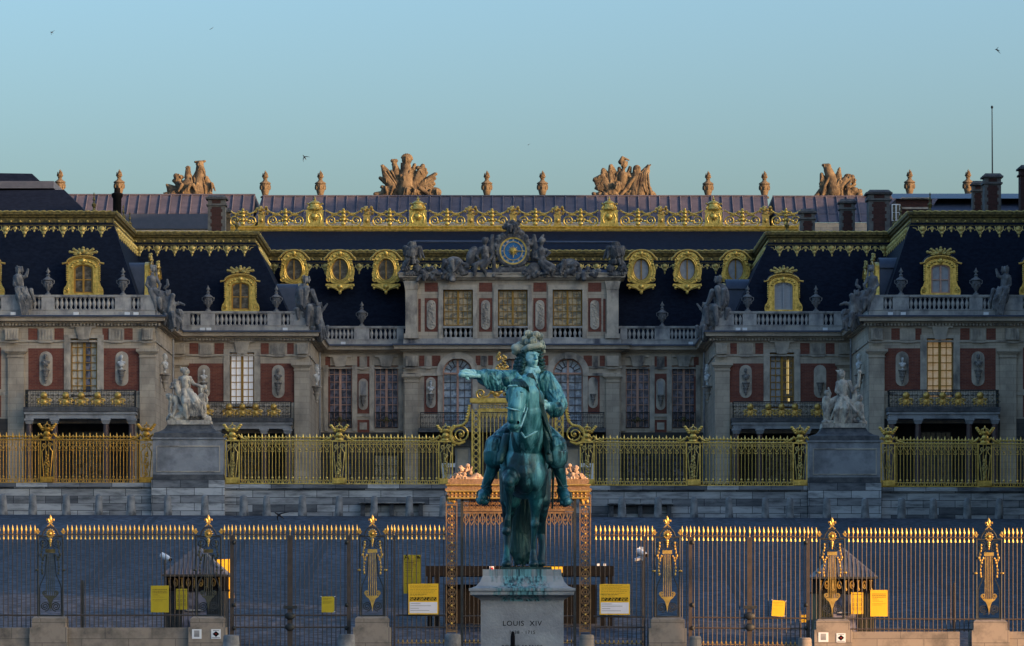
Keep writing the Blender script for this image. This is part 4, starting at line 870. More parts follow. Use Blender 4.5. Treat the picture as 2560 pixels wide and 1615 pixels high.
def scroll_mesh(L):
    g = MB(); h = L / 2 - .05
    for s in (-1, 1):
        g.spiral(s * (h - .42), .42, 0, .40, .06, -PI / 2 if s > 0 else -PI / 2, 1.7 * s, .075, 30, 6, .04)
        g.tube([(s * (h - .42), 0, .82), (s * (h - .9), 0, .84), (s * (h - 1.25), 0, .62), (s * .25, 0, .30)], [.07, .07, .08, .05], 6); g.tube([(s * (h - .42), 0, .02), (s * .3, 0, .04)], .05, 6)
        for q in range(3): g.ell((s * (.25 + .22 * q), -.04, .5 - .1 * q), .13, .08, .1, 7, 5)
        n = 11
        for i in range(n): f = (i + .5) / n; x = s * (h * f); g.ell((x, -.02, 1.22 - .26 * math.sin(PI * (f * 1.0)) - .02), .075, .07, .075, 6, 4)
    for q, (z, r) in enumerate(((.2, .18), (.5, .15), (.8, .16), (1.05, .15), (1.25, .1))): g.ell((0, -.06, z), r, .1, r, 8, 5)
    for s in (-1, 1): g.tube([(0, -.05, .9), (s * .3, -.05, 1.15), (s * .42, -.05, 1.05)], [.07, .05, .03], 6)
    return g.mesh('scroll_panel', 'goldfence')
PED, POST = ped_mesh(), post_mesh(); zb = Z(566, YC)
peds = [787, 1045, 1523, 1784]; posts = [654, 917, 1177, 1283, 1394, 1653, 1914]
for px in peds: inst('crest_pedestal', PED, cr, Vector((X(px, YC), YC, zb)) - org(cr))
for px in posts: inst('flower_vase', POST, cr, Vector((X(px, YC), YC, zb)) - org(cr))
al = sorted([(p, .74) for p in peds] + [(p, .34) for p in posts] + [(570, .05), (2006, .05)]); SM = {}
for i in range(len(al) - 1):
    a = X(al[i][0], YC) + al[i][1]; b = X(al[i + 1][0], YC) - al[i + 1][1]; L = round(b - a, 2)
    if L not in SM: SM[L] = scroll_mesh(L)
    inst('scroll_panel', SM[L], cr, Vector(((a + b) / 2, YC, zb)) - org(cr))
OD = {}
for i, (px, pm) in enumerate(((735, 'p_brown'), (850, 'p_brown'), (965, 'p_brown'), (1603, 'p_grey'), (1718, 'p_grey'), (1839, 'p_grey'))):
    loc = Vector((X(px, 291.8), 291.7, Z(724, 291.7) - .1)) - org(B)
    if pm not in OD: d = OD[pm] = oval_dormer(pm); d.parent = B; d.location = loc
    else: dup(OD[pm], loc)
# clock
ck = MB(); cx, cz, cy = X(1283, 289), Z(627.5, 289), 288.9; ring = lambda r, n=36: [(cx + r * math.cos(2 * PI * i / n), cz + r * math.sin(2 * PI * i / n)) for i in range(n)]
ck.ring(ring(1.22), ring(.98), cy - .15, cy + .5); ck.prism(ring(1.0), cy + .2, cy + .5)
for i in range(20): a = 2 * PI * i / 20; ck.ell((cx + 1.12 * math.cos(a), cy - .14, cz + 1.12 * math.sin(a)), .1, .08, .1, 6, 4)
clk = ck.build('clock', 'pedistone', B)
MB().ring(ring(.99), ring(.87), cy - .06, cy + .21).ring(ring(.68), ring(.63), cy - .02, cy + .1).build('gilded_ring', 'goldfence', clk)
MB().prism(ring(.88), cy + .05, cy + .18).build('dial', 'blue', clk)
nm = MB()
for i in range(12):
    a = 2 * PI * i / 12; u = Vector((math.cos(a), math.sin(a))); v = Vector((-u.y, u.x)); cnt = (2, 3, 1, 2, 3, 2, 1, 2, 3, 2, 2, 3)[i]
    for j in range(cnt):
        o_ = (j - (cnt - 1) / 2) * .065; p0 = u * .70 + v * o_; p1 = u * .84 + v * o_; nm.tube([(cx + p0.x, cy + .04, cz + p0.y), (cx + p1.x, cy + .04, cz + p1.y)], .018, 4)
nm.build('numeral_ring', 'white', clk)
sn = MB(); sn.ell((cx, cy, cz), .17, .1, .17, 12, 7)
for i in range(16): a = 2 * PI * i / 16; l = .42 if i % 2 == 0 else .34; sn.tube([(cx + .15 * math.cos(a), cy + .02, cz + .15 * math.sin(a)), (cx + l * math.cos(a), cy + .02, cz + l * math.sin(a))], [.045, .008], 5)
sn.build('sun_emblem', 'goldfence', clk)
MB().tube([(cx, cy - .06, cz), (cx + .78, cy - .06, cz - .03)], [.04, .03], 5).build('hand', 'goldfence', clk); MB().tube([(cx, cy - .09, cz), (cx, cy - .09, cz - .5)], [.05, .03], 5).build('hand', 'goldfence', clk)
# ------------------------------------------------------------------ gallery range behind: lead roofs, urns and trophies on its parapet
def lead_range(pa, pb, ptop, D, label, hipl=0, hipr=0):
    k = D / F; x0, x1 = X(pa, D), X(pb, D); zt, zb_ = Z(ptop, D), Z(556, D - 3); root = thing('gallery_range', label, 'building', ((x0 + x1) / 2, D, ZC), 'ranges with lead roofs behind the court')
    m = MB(); m.quad((x0 - .5 * hipl, D - 3, zb_), (x1 + .5 * hipr, D - 3, zb_), (x1, D, zt), (x0, D, zt)); m.quad((x0, D, zt), (x1, D, zt), (x1, D + 12, zt - .5), (x0, D + 12, zt - .5))
    for x, s in ((x0, hipl), (x1, hipr)): m.quad((x - (.5 * s if x == x0 else -.5 * s), D - 3, zb_), (x, D, zt), (x, D + 12, zt - .5), (x, D + 12, zb_))
    m.build('lead_roof', 'lead', root)
    s = MB(); n = int((x1 - x0) / .79)
    for i in range(n + 1):
        x = x0 + .1 + i * .79
        if x < x1: s.tube([(x, D - 3.06, zb_ + .05), (x, D - .06, zt)], .055, 6)
    s.tube([(x0, D, zt + .02), (x1, D, zt + .02)], .09, 6)
    for z in (.33,): s.tube([(x0, D - 3 + 3 * z - .02, zb_ + (zt - zb_) * z), (x1, D - 3 + 3 * z - .02, zb_ + (zt - zb_) * z)], .02, 4)
    s.build('lead_roll', 'lead', root)
    MB().box(x0, x1, D - 2.95, D + 12, ZC, zb_ - .02).build('wall', 'stone', root); return root
GR = [lead_range(60, 638, 488, 308, 'left stretch of the lead covered roof below a flaming urn and trophy'), lead_range(656, 1918, 491, 308, 'long middle stretch of the lead covered roof behind the gilded crest', 1, 0), lead_range(1931, 2620, 492, 308, 'right stretch of the lead covered roof, mostly in shade, behind chimneys')]
MB().box(X(330, 306), X(600, 306), 300, 301, Z(575, 301), Z(538, 301)).build('parapet', 'leadblue', GR[0])
FURN = [(.02, 0), (.36, 0), (.36, .1), (.22, .2), (.26, .35), (.40, .85), (.42, .98), (.36, 1.02), (.44, 1.08), (.40, 1.16), (.2, 1.28), (.13, 1.42), (.17, 1.46), (.16, 1.52), (.24, 1.58), (.25, 1.66)]
def flame_urn():
    m = MB().lathe(0, 0, 0, FURN, 14); rr = random.Random(1)
    for i in range(16): a = rr.uniform(0, 6.28); r = rr.uniform(0, .17); z = 1.62 + rr.uniform(0, .35); m.cap((r * math.cos(a), r * math.sin(a), z - .1), (r * 1.25 * math.cos(a + .4), r * 1.25 * math.sin(a + .4), z + .12), .10, .025, 7)
    m.cap((0, 0, 1.7), (.02, 0, 2.02), .12, .03, 7)
    for i in range(8): a = i * PI / 4; m.ell((.37 * math.cos(a), .37 * math.sin(a), .8), .07, .07, .2, 6, 4)
    return m.mesh('flame_urn', 'troph')
FU = flame_urn()
for px, top, lab in ((150, 488, 'flaming stone urn on the roof edge nearest the dark pavilion roof'), (298, 488, 'flaming stone urn on the parapet above the black chimney pot'), (663, 491, 'flaming stone urn beside the gap between the first two lead roofs'), (801, 491, 'flaming stone urn halfway between the gap and the shield trophy'),
    (1217, 491, 'flaming stone urn to the left above the clock'), (1356, 491, 'flaming stone urn to the right above the clock'), (1770, 492, 'flaming stone urn right of the flag trophy, with a clear sky gap'), (1911, 492, 'flaming stone urn at the end of the middle lead roof'), (2274, 488, 'flaming stone urn just right of the broad brick chimney'), (2420, 488, 'flaming stone urn tucked beside the stepped chimney stack')):
    o = bpy.data.objects.new('flame_urn', FU); COL.objects.link(o); o.location = (X(px, 309), 309, Z(top + 4, 309)); tag(o, lab, 'urn', 'flaming urns along the roof')
def trophy(label, fn, name='trophy_sculpture', mir=None):
    s = Sculpt(309.5, mir); fn(s); s.rough(150, 3, .24); o = s.build(name, 'troph', None, .75, 1); return tag(o, label, 'sculpture', 'trophy sculptures on the roof')
def base_rocks(s, a, b, y, n, seed, r=9):
    rr = random.Random(seed)
    for i in range(n): s.e((a + (b - a) * i / (n - 1), y - rr.uniform(0, r * .6), rr.uniform(-5, 5)), rr.uniform(.7, 1.3) * r, r, rr.uniform(.5, 1) * r, rr.uniform(-30, 30))
def fan(s, cx, cy, rays, r0=11, d=3):
    """solid fan of banners, spears and palm leaves spreading from one base, tips at uneven lengths"""
    for i, (a, l) in enumerate(rays):
        a = R(a); tx, ty = cx + l * math.cos(a), cy - l * math.sin(a); mx, my = cx + .6 * l * math.cos(a), cy - .6 * l * math.sin(a)
        s.ch([(cx + 6 * math.cos(a), cy - 4, d), (mx, my, d + (i % 2) * 3), (tx, ty, d)], [r0, r0 * .95, r0 * .42]); s.c((mx - 5 * math.sin(a), my - 5 * math.cos(a), d - 8), (tx, ty, d - 4), 2.6, 1.6)
        if i % 2: s.c((tx, ty, d), (tx + 5 * math.cos(a + .7), ty - 5 * math.sin(a + .7), d), 3.4, 1)
def t2(s):
    fan(s, 1017, 490, [(176, 78), (160, 66), (146, 80), (129, 96), (111, 92), (98, 80), (76, 80), (63, 84), (50, 76), (38, 88), (24, 74), (8, 80)])
    s.e((1017, 400, 0), 13, 11, 12); s.ch([(1017, 408, 0), (1015, 440, 0), (1015, 480, 0)], [9, 17, 24])
    for i in range(9): a = R(20 * i); s.c((1017, 398, -6), (1017 + 13 * math.cos(a), 398 - 12 * math.sin(a), -4), 4, 3)
    s.ch([(956, 417, 0), (966, 445, 0), (990, 478, 0)], [4, 10, 12]); s.c((953, 414, 0), (960, 428, 0), 2, 5); s.ch([(985, 404, 0), (990, 430, 0), (1003, 470, 0)], [6, 9, 12]); s.c((981, 402, 0), (990, 402, 0), 5)
    s.ch([(1057, 415, 0), (1052, 432, 0), (1030, 470, 0)], [6, 11, 13]); s.c((1046, 420, 0), (1063, 424, 0), 6, 5)
    for i in range(4): s.ch([(1090 - i * 3, 435 + i * 11, -2), (1070, 448 + i * 8, -3), (1040, 470 + i * 3, -4)], [4, 6, 5])
    for i in range(3): s.ch([(962 + i * 8, 430 - i * 2, -6), (985 + i * 6, 462, -8), (998 + i * 4, 488, -8)], [2.5, 3, 3])
    s.e((1024, 481, -14), 17, 4, 17)
    for i in range(20): a = 2 * PI * i / 20; s.c((1024 + 15 * math.cos(a), 481 + 15 * math.sin(a), -18), (1024 + 15 * math.cos(a + .32), 481 + 15 * math.sin(a + .32), -18), 2.2)
    s.e((1024, 481, -19), 4, 4, 4); s.c((938, 485, 0), (960, 484, 0), 5, 8); s.e((972, 478, 0), 20, 12, 15); s.e((1087, 481, 0), 17, 10, 13); base_rocks(s, 945, 1095, 490, 12, 1); s.c((1050, 470, -8), (1075, 488, -8), 5, 5); s.c((985, 470, -6), (1010, 490, -8), 4)
def t3(s):
    fan(s, 1560, 490, [(177, 74), (164, 72), (152, 84), (140, 72), (128, 84), (113, 82), (100, 70), (78, 72), (64, 76), (51, 95), (38, 66), (20, 62), (5, 74)])
    s.fig((1556, 470, 0), (1556, 440, 0), (1560, 412, 0), [[(1545, 436, 0), (1535, 455, -4), (1548, 470, -8)], [(1570, 436, 0), (1582, 452, -4), (1570, 470, -8)]], [], 9)
    s.c((1553, 404, 0), (1556, 394, 0), 8, 4); s.c((1556, 394, 0), (1572, 400, 0), 4, 2)
    for i in range(6): s.ch([(1487 + i * 2, 448 + i * 5, 0), (1505 + i * 3, 440 + i * 6, -3), (1530, 470 + i * 3, -4)], [5, 6, 7])
    s.ch([(1506, 426, 0), (1510, 450, 0), (1525, 480, 0)], [4, 9, 12]); s.ch([(1526, 416, 0), (1526, 440, 0), (1535, 480, 0)], [5, 8, 13]); s.e((1526, 418, 0), 5, 5, 6)
    s.ch([(1592, 422, 0), (1590, 450, 0), (1585, 485, 0)], [10, 12, 14]); s.e((1592, 424, 0), 10, 8, 8); s.ch([(1621, 416, 0), (1612, 440, 0), (1600, 485, 0)], [4, 11, 16]); s.c((1612, 424, 0), (1626, 412, 0), 5, 2)
    for i in range(5): s.ch([(1600 + i * 5, 435, -8), (1594 + i * 7, 460, -10), (1588 + i * 10, 488, -9)], [2.5, 3, 3])
    s.c((1615, 475, 0), (1634, 488, 0), 12, 7); s.e((1544, 466, -10), 9, 5, 14); s.c((1550, 490, -8), (1585, 445, -10), 4, 4); base_rocks(s, 1485, 1625, 490, 11, 2)
def t1(s):
    fan(s, 474, 488, [(172, 52), (155, 58), (138, 50), (124, 56), (92, 62), (71, 80), (52, 58), (36, 60), (10, 50)], 9)
    s.ch([(500, 410, 0), (500, 440, 0), (495, 480, 0)], [9, 13, 20]); s.c((488, 405, 0), (500, 406, 0), 3, 5); s.c((500, 406, 0), (512, 403, 0), 5, 3); s.e((502, 420, -4), 9, 9, 8)
    s.ch([(470, 420, 0), (470, 440, 0), (478, 480, 0)], [6, 9, 14]); s.e((470, 421, 0), 6, 6, 6); s.ch([(440, 440, 0), (448, 460, 0), (462, 485, 0)], [7, 10, 12]); s.e((443, 440, 0), 9, 7, 6); s.e((438, 452, 0), 8, 6, 6); s.e((452, 443, 0), 8, 6, 6)
    s.e((468, 470, -5), 19, 12, 25, 15); s.e((520, 468, -2), 11, 9, 20); s.e((515, 448, -3), 8, 8, 9); s.ch([(417, 462, 0), (425, 475, 0), (445, 486, 0)], [3, 8, 9]); base_rocks(s, 417, 522, 488, 9, 3)
    for i in range(5): s.ch([(478 + i * 7, 445, -10), (480 + i * 8, 465, -12), (478 + i * 9, 486, -10)], [2.5, 3, 3])
def t4(s):
    fan(s, 2094, 490, [(176, 52), (150, 48), (127, 66), (114, 82), (87, 66), (68, 50), (52, 58), (34, 52), (10, 54)], 9)
    s.ch([(2062, 414, 0), (2070, 425, 0), (2080, 450, 0), (2085, 480, 0)], [5, 11, 14, 20]); s.c((2058, 413, 0), (2070, 416, 0), 4, 8); s.c((2054, 436, 0), (2060, 480, 0), 5, 12)
    s.ch([(2099, 420, 0), (2096, 440, 0), (2090, 470, 0)], [2.5, 9, 12]); s.ch([(2130, 443, 0), (2115, 452, 0), (2095, 470, 0)], [7, 12, 15]); s.e((2120, 440, 0), 10, 7, 6); s.e((2133, 452, 0), 7, 7, 9)
    for i in range(5): s.ch([(2072 + i * 14, 445 + i * 2, -10), (2062 + i * 14, 465, -12), (2056 + i * 16, 488, -9)], [3, 4, 4])
    s.c((2120, 480, 0), (2150, 478, 0), 8, 6); s.e((2135, 475, 0), 10, 8, 8); s.c((2040, 490, 0), (2052, 478, 0), 5, 8); base_rocks(s, 2042, 2148, 490, 9, 4)
trophy('roof trophy with an eagle headed figure, standing at the far left of the skyline', t1); trophy('fan shaped roof trophy with a round shield and plumed helmet', t2); trophy('roof trophy of draped flags round a crested armoured torso', t3); trophy('ragged roof trophy with a curling plume at the far right', t4)

# dark pavilion roof at the far left, brick house behind at the right, chimneys, flagpole
D = 300
o = thing('pavilion_roof', 'dark slate pavilion roof with stepped hips at the top left corner', 'roof', (X(40, D), D, Z(525, D)))
m = MB()
def tier(pts, y0, y1):  # (px, py) outline of a hipped roof seen face on, receding
    n = len(pts); v = [P(px, py, y0 + (y1 - y0) * (0 if i in (0, n - 1) else 1)) for i, (px, py) in enumerate(pts)]
    m.add(v, [tuple(range(n))]); w_ = [Vector((a.x, a.y + 14, a.z)) for a in v]; m.add(v + w_, [(i, i + 1, n + i + 1, n + i) for i in range(n - 1)])
tier([(-120, 530), (-120, 478), (160, 474), (215, 530)], 290, 293); tier([(-120, 470), (-120, 431), (80, 434), (116, 468)], 296, 298)
m.build('slate_face', 'slate', o); q = MB(); q.box(X(-120, 295), X(140, 295), 293.5, 300, Z(476, 295), Z(458, 295)); q.build('lead_step', 'leadblue', o)
def chimney(label, px0, px1, ptop, pbot, D, brick=True, mtl='stack', win=False):
    k = D / F; x0, x1 = X(px0, D), X(px1, D); zt, z0 = Z(ptop, D), Z(pbot, D) - 1.2; h = zt - z0; w_ = x1 - x0; c = (x0 + x1) / 2
    o = thing('chimney', label, 'chimney', (c, D, z0), 'chimney stacks over the roofs')
    m = MB(); m.box(x0 + .1 * w_, x1 - .1 * w_, D, D + w_ * .8, z0, zt - .28); m.box(x0 + .03 * w_, x1 - .03 * w_, D - .1, D + w_ * .87, zt - .75, zt - .63)
    m.build('stack', mtl, o)
    cp = MB(); cp.box(x0, x1, D - .16, D + w_ * .95, zt - .3, zt - .18); cp.frus(c, D + w_ * .4, zt - .18, zt, w_ * .46, w_ * .5, w_ * .36, w_ * .38); cp.build('cap', 'darkstone', o)
    if brick:
        b = MB(); b.box(c - .22 * w_, c + .22 * w_, D - .012, D + .05, z0, zt - .85); b.box(c - .2 * w_, c + .2 * w_, D - .012, D + .05, zt - .6, zt - .36)
        for i in range(3): z = zt - 1.0 - i * .5; b.box(c - .28 * w_, c + .28 * w_, D - .011, D + .04, z - .22, z)
        b.build('brick_panel', 'darkbrick', o)
    return o
chimney('grey stone chimney with brick panel standing left of the gilded crest', 514, 568, 487, 572, 284)
chimney('low rosy chimney stack partly behind the grey chimney at the crest end', 560, 577, 520, 572, 288, False, 'troph')
o = tag(MB().lathe(X(293, 284), 284, Z(575, 284), [(.05, 0), (.30, 0), (.30, 2.2), (.40, 2.35), (.40, 2.55), (.22, 2.62), (.2, 2.95), (.01, 3.0)], 12).build('chimney_pot', 'black'), 'black round chimney pot between two stretches of gilded ridge', 'chimney')
chimney('broad stone chimney with dark brick panel at the right', 2165, 2231, 474, 568, 286); chimney('stepped stone chimney right of the gilded crest', 2096, 2142, 497, 566, 288); chimney('short stone chimney touching the end of the gilded crest', 1997, 2042, 522, 566, 290)
chimney('tall stone chimney stack carrying the flagpole', 2456, 2508, 433, 520, 286); chimney('lower chimney stepping up behind the flagpole chimney', 2428, 2462, 452, 520, 289); chimney('dark brick chimney cut by the right photo edge', 2546, 2600, 412, 525, 282, False, 'darkbrick')
o = thing('brick_house', 'small brick attic house with white window behind the right ridge', 'house', (X(2270, 292), 292, Z(585, 292)))
MB().box(X(2240, 292), X(2330, 292), 292, 298, Z(590, 292), Z(497, 292)).build('wall', 'darkbrick', o); MB().box(X(2255, 292), X(2320, 292), 291.9, 292.1, Z(523, 292), Z(518, 292)).box(X(2252, 292), X(2322, 292), 291.85, 292.05, Z(499, 292), Z(494, 292)).build('string_course', 'trim', o)
m = MB(); m.quad(P(2232, 496, 291.7), P(2600, 496, 291.7), P(2600, 484, 298), P(2224, 484, 298)); m.quad(P(2130, 545, 290), P(2175, 512, 290), P(2175, 512, 296), P(2130, 545, 296)); m.quad(P(2325, 525, 291), P(2600, 525, 291), P(2600, 496, 294), P(2345, 496, 294)); m.build('roof', 'leadblue', o)
w_ = win_mesh(.62, 1.2, 1, 2, 'whitepaint', mid=.04); w0 = inst('window', w_, o, Vector((X(2240, 291.6), 291.6, Z(552, 291.6))) - org(o)); inst('pane', MB().box(-.28, .28, .06, .08, .05, 1.15).mesh('pane', 'p_brown'), w0, (0, 0, 0))
o = thing('flagpole', 'slender flagpole without a flag rising from the right chimney', 'flagpole', P(2481, 436, 287)); MB().tube([P(2481, 440, 287), P(2480, 270, 287)], [.055, .035], 6).build('pole', 'iron', o); MB().ell(P(2480, 268, 287), .09, .09, .12, 8, 5).build('finial', 'iron', o)

# ------------------------------------------------------------------ urns and statues on the balustrades
for s, sd in ((-1, 'left'), (1, 'right')):
    urn(s * 25.15, 262.25, 20.9, f'stone urn on the outer {sd} wing, between its dormer and the court corner'); urn(s * 30.0, 262.25, 20.9, f'stone urn on the outer {sd} wing, between dormer and seated statue')
    urn(s * 16.05, 276.25, 20.9, f'stone urn on the inner {sd} wing, on the clock side of its dormer'); urn(s * 20.7, 276.25, 20.9, f'stone urn on the inner {sd} wing, on the outer side of its dormer'); urn(s * 10.75, 290.25, 20.9, f'smaller stone urn on the low balustrade {sd} of the attic storey')
def roofgroup(label, fn, D, mir, vox=.9):
    s = Sculpt(D, mir); fn(s); s.rough(110, 5, .3, 1.5); return tag(s.build('balustrade_statue', 'roofstat', None, .75, 1), label, 'statue', 'stone statues on the balustrades')
def ga(s):   # cascade of figures over the corner of the outer wing
    s.fig((384, 724, 0), (380, 698, 0), (384, 672, 0), [[(372, 695, 0), (366, 712, -5), (376, 725, -8)], [(391, 696, 0), (400, 712, -5), (396, 730, -6)]], [[(388, 726, -6), (404, 742, -8), (402, 770, -6)], [(378, 728, -6), (388, 752, -8), (390, 775, -6)]], 7.5)
    s.fig((428, 790, -4), (428, 765, -2), (418, 735, 0), [[(418, 762, 0), (410, 778, -5), (416, 795, -6)], [(438, 760, 0), (450, 758, -2), (460, 762, -2)]], [[(432, 792, -4), (446, 800, -8), (444, 825, -6)], [(424, 792, -4), (432, 808, -8), (430, 826, -6)]], 8)
    s.e((415, 760, 4), 22, 14, 26, 20); s.e((432, 800, 3), 22, 14, 24); s.e((400, 745, 4), 20, 12, 20); s.c((392, 690, 0), (388, 664, 0), 3, 2); s.ch([(412, 720, 0), (420, 712, 0), (418, 700, 0)], [4, 4, 3]); s.e((448, 780, 0), 10, 10, 8)
def gb(s):   # corner group of the inner wing, one arm thrown out
    s.fig((756, 756, 0), (758, 728, 0), (766, 700, 0), [[(748, 726, 0), (744, 744, -6), (754, 758, -9)], [(770, 728, 0), (780, 742, -6), (788, 756, -6)]], [[(760, 758, -6), (776, 770, -9), (780, 800, -6)], [(752, 760, -5), (766, 780, -8), (768, 806, -6)]], 8)
    s.fig((800, 800, -4), (797, 780, -3), (798, 763, -3), [[(804, 778, -3), (812, 768, -3), (818, 760, -3)], [(790, 780, -4), (786, 792, -8), (792, 800, -8)]], [[(802, 802, -5), (808, 822, -7), (810, 846, -4)], [(796, 802, -5), (800, 826, -6), (803, 850, -4)]], 6)
    s.e((778, 790, 4), 22, 14, 32, 10); s.e((757, 745, 5), 20, 14, 36); s.e((760, 785, 3), 16, 12, 30); s.e((800, 830, 3), 14, 10, 26)
def gc(s):   # single seated figure
    s.fig((50, 720, 0), (46, 695, 0), (48, 676, 0), [[(38, 696, 0), (36, 712, -6), (48, 722, -9)], [(56, 694, 0), (66, 690, -3), (70, 674, -3)]], [[(56, 724, -7), (70, 742, -12), (68, 778, -8)], [(46, 724, -7), (58, 748, -12), (60, 785, -8)]], 8.5)
    s.e((58, 740, 4), 20, 14, 24); s.c((60, 750, -4), (66, 788, -4), 11, 7)
    for i in range(6): s.ch([(40 + i * 5, 722, -10), (48 + i * 5, 745, -14), (54 + i * 4, 786 - i * 3, -11)], [4, 4, 2.5])
for mir, sd in ((None, 'left'), (1280.5, 'right')):
    roofgroup(f'cascading pair of stone figures at the court corner of the outer {sd} wing', ga, 262.2, mir); roofgroup(f'stone figures with one arm thrown out at the inner {sd} wing corner', gb, 276.2, mir); roofgroup(f'single seated stone figure with draped legs on the outer {sd} balustrade', gc, 261.8, mir)
# sculptures round the clock
def dress(s, pts, seed, n, r):
    rr = random.Random(seed)
    for i in range(n): p = rr.choice(pts); a = (p[0] + rr.uniform(-p[2], p[2]), p[1] + rr.uniform(-p[3], p[3]), rr.uniform(-8, 0)); s.c(a, (a[0] + rr.uniform(-10, 10), a[1] + rr.uniform(-8, 12), a[2] - rr.uniform(0, 4)), rr.uniform(.5, 1) * r, rr.uniform(.3, .7) * r)
def hercules(s):
    s.fig((1214, 652, -4), (1212, 625, -3), (1212, 603, -4), [[(1201, 622, -3), (1192, 640, -8), (1200, 655, -10)], [(1223, 622, -3), (1232, 636, -8), (1226, 648, -10)]], [[(1218, 655, -8), (1206, 668, -14), (1216, 688, -8)], [(1210, 655, -8), (1190, 662, -14), (1186, 688, -10)]], 8, False)
    s.c((1234, 602, 0), (1235, 688, -4), 4, 6); s.e((1180, 640, 0), 14, 10, 26, 20); s.e((1250, 680, 0), 18, 10, 10)
    dress(s, [(1150, 672, 34, 16), (1110, 680, 50, 8), (1070, 686, 20, 6)], 4, 46, 9); s.e((1135, 665, 2), 26, 9, 24); s.c((1060, 688, 2), (1250, 688, 2), 7)
def minerva(s):
    s.fig((1356, 655, -4), (1352, 628, -3), (1354, 604, -4), [[(1343, 626, -3), (1338, 642, -8), (1350, 650, -10)], [(1364, 626, -3), (1374, 632, -6), (1366, 640, -10)]], [[(1362, 657, -8), (1384, 668, -14), (1380, 688, -8)], [(1354, 657, -8), (1372, 676, -14), (1362, 690, -10)]], 8)
    s.c((1354, 596, 0), (1358, 588, 0), 5, 3); s.e((1335, 640, 2), 10, 8, 14); s.e((1335, 672, -3), 18, 10, 16)
    dress(s, [(1420, 674, 34, 16), (1460, 680, 46, 9), (1330, 680, 22, 8)], 6, 46, 9); s.e((1425, 668, 2), 26, 9, 22); s.c((1320, 688, 2), (1500, 688, 2), 7)
def clockcrown(s):
    rr = random.Random(8)
    s.e((1282, 572, 0), 16, 12, 18); s.e((1283, 568, -8), 8, 8, 10)
    for i in range(26): a = R(20 + 140 * i / 25); r = rr.uniform(40, 50); s.e((1283 + r * math.cos(a) * 1.12, 628 - r * math.sin(a), rr.uniform(-4, 3)), rr.uniform(5, 9), 7, rr.uniform(5, 9))
    for i in range(12): s.e((1262 + rr.uniform(0, 42), 552 + rr.uniform(0, 20), rr.uniform(-5, 4)), 7, 7, 6)
    for sd in (-1, 1): s.ch([(1283 + sd * 52, 590, 0), (1283 + sd * 56, 620, 0), (1283 + sd * 46, 640, 0)], [5, 8, 5])
    s.c((1255, 676, 2), (1311, 676, 2), 12)
def shield(s):
    s.e((1030, 632, 0), 17, 10, 25); s.e((1030, 630, -8), 12, 4, 18); s.e((1030, 610, 0), 10, 8, 7); s.e((1029, 655, -2), 20, 10, 9)
    s.e((1016, 672, -4), 10, 9, 11); s.e((1044, 672, -4), 10, 9, 11); s.c((1014, 684, -2), (1046, 684, -2), 8); s.c((1010, 660, 0), (1006, 684, 0), 5); s.e((1030, 628, -11), 4, 3, 6)
for nm, fn, lab, mir in (('reclining_statue', hercules, 'dark weathered reclining male figure with club, left of the clock', None), ('reclining_statue', minerva, 'dark weathered reclining helmeted female figure, right of the clock', None), ('clock_crown_sculpture', clockcrown, 'blackened garland and lion mask sculpture arching over the blue clock', None), ('shield_sculpture', shield, 'carved stone shield on two masks at the left end of the attic', None), ('shield_sculpture', shield, 'carved stone shield on two masks at the right end of the attic', 1285)):
    s = Sculpt(289.0, mir); fn(s); s.rough(90, 9, .28); tag(s.build(nm, 'pedistone', None, .9, 1), lab, 'sculpture')
# busts
for s, sd in ((-1, 'left'), (1, 'right')):
    bust(s * 25.2, 261.75, 16.05, 0, 'marble', f'white marble bust against brick on the outer {sd} wing, court side of its window', .60 if s < 0 else .5)
    bust(s * 30.1, 261.75, 16.05, 1, 'darkbust', f'dark draped bust against brick on the outer {sd} wing, outer side of its window', .64)
    bust(s * 15.9, 275.75, 16.05, 1, 'darkbust', f'grey bust in a pale niche on the inner {sd} wing, clock side of its window', .6)
    bust(s * 22.7, 265.4, 16.05, 1, 'marble', f'white bust seen side on at the court side of the outer {sd} wing', .8, s * R(-70)); bust(s * 13.45, 279.4, 16.05, 2, 'marble', f'white draped bust seen side on at the inner {sd} wing corner', .85, s * R(-70))
bust(-20.96, 275.75, 16.05, 0, 'marble', 'white bust in a niche above the seated woman statue', .55); bust(-5.78, 288.93, 16.0, 2, 'marble', 'white headed dark bust beside the left arched window', .56)

FL = MB().box(-.16, .16, -.1, .1, .05, .24).box(-.06, .06, -.05, .05, 0, .05).mesh('floodlight', 'whitepaint')
for px, D, lab in ((33, 261.8, 'small white floodlight below the seated statue on the outer left cornice'), (190, 261.8, 'small white floodlight under the outer left dormer, on the cornice'), (318, 261.8, 'left one of two floodlights near the court end of the outer left cornice'), (340, 261.8, 'right one of two floodlights near the court end of the outer left cornice'), (506, 275.8, 'left one of two floodlights at the outer end of the inner left cornice'), (522, 275.8, 'right one of two floodlights at the outer end of the inner left cornice'), (713, 275.8, 'lone floodlight near the clock end of the inner left cornice'), (858, 289.8, 'floodlight under the small urn, on the low cornice left of the attic'),
    (1727, 289.8, 'floodlight on the low cornice right of the attic'), (1845, 275.8, 'left one of two floodlights on the inner right cornice near its corner'), (1862, 275.8, 'right one of two floodlights on the inner right cornice near its corner'), (2063, 275.8, 'lone floodlight at the outer end of the inner right cornice'), (2226, 261.8, 'left one of two floodlights at the court end of the outer right cornice'), (2258, 261.8, 'right one of two floodlights at the court end of the outer right cornice'), (2465, 261.8, 'floodlight below the seated statue on the outer right cornice')):
    o = inst('floodlight', FL, None, (X(px, D), D, 19.52)); o['kind'] = 'thing'; tag(o, lab, 'floodlight', 'floodlights on the cornices')
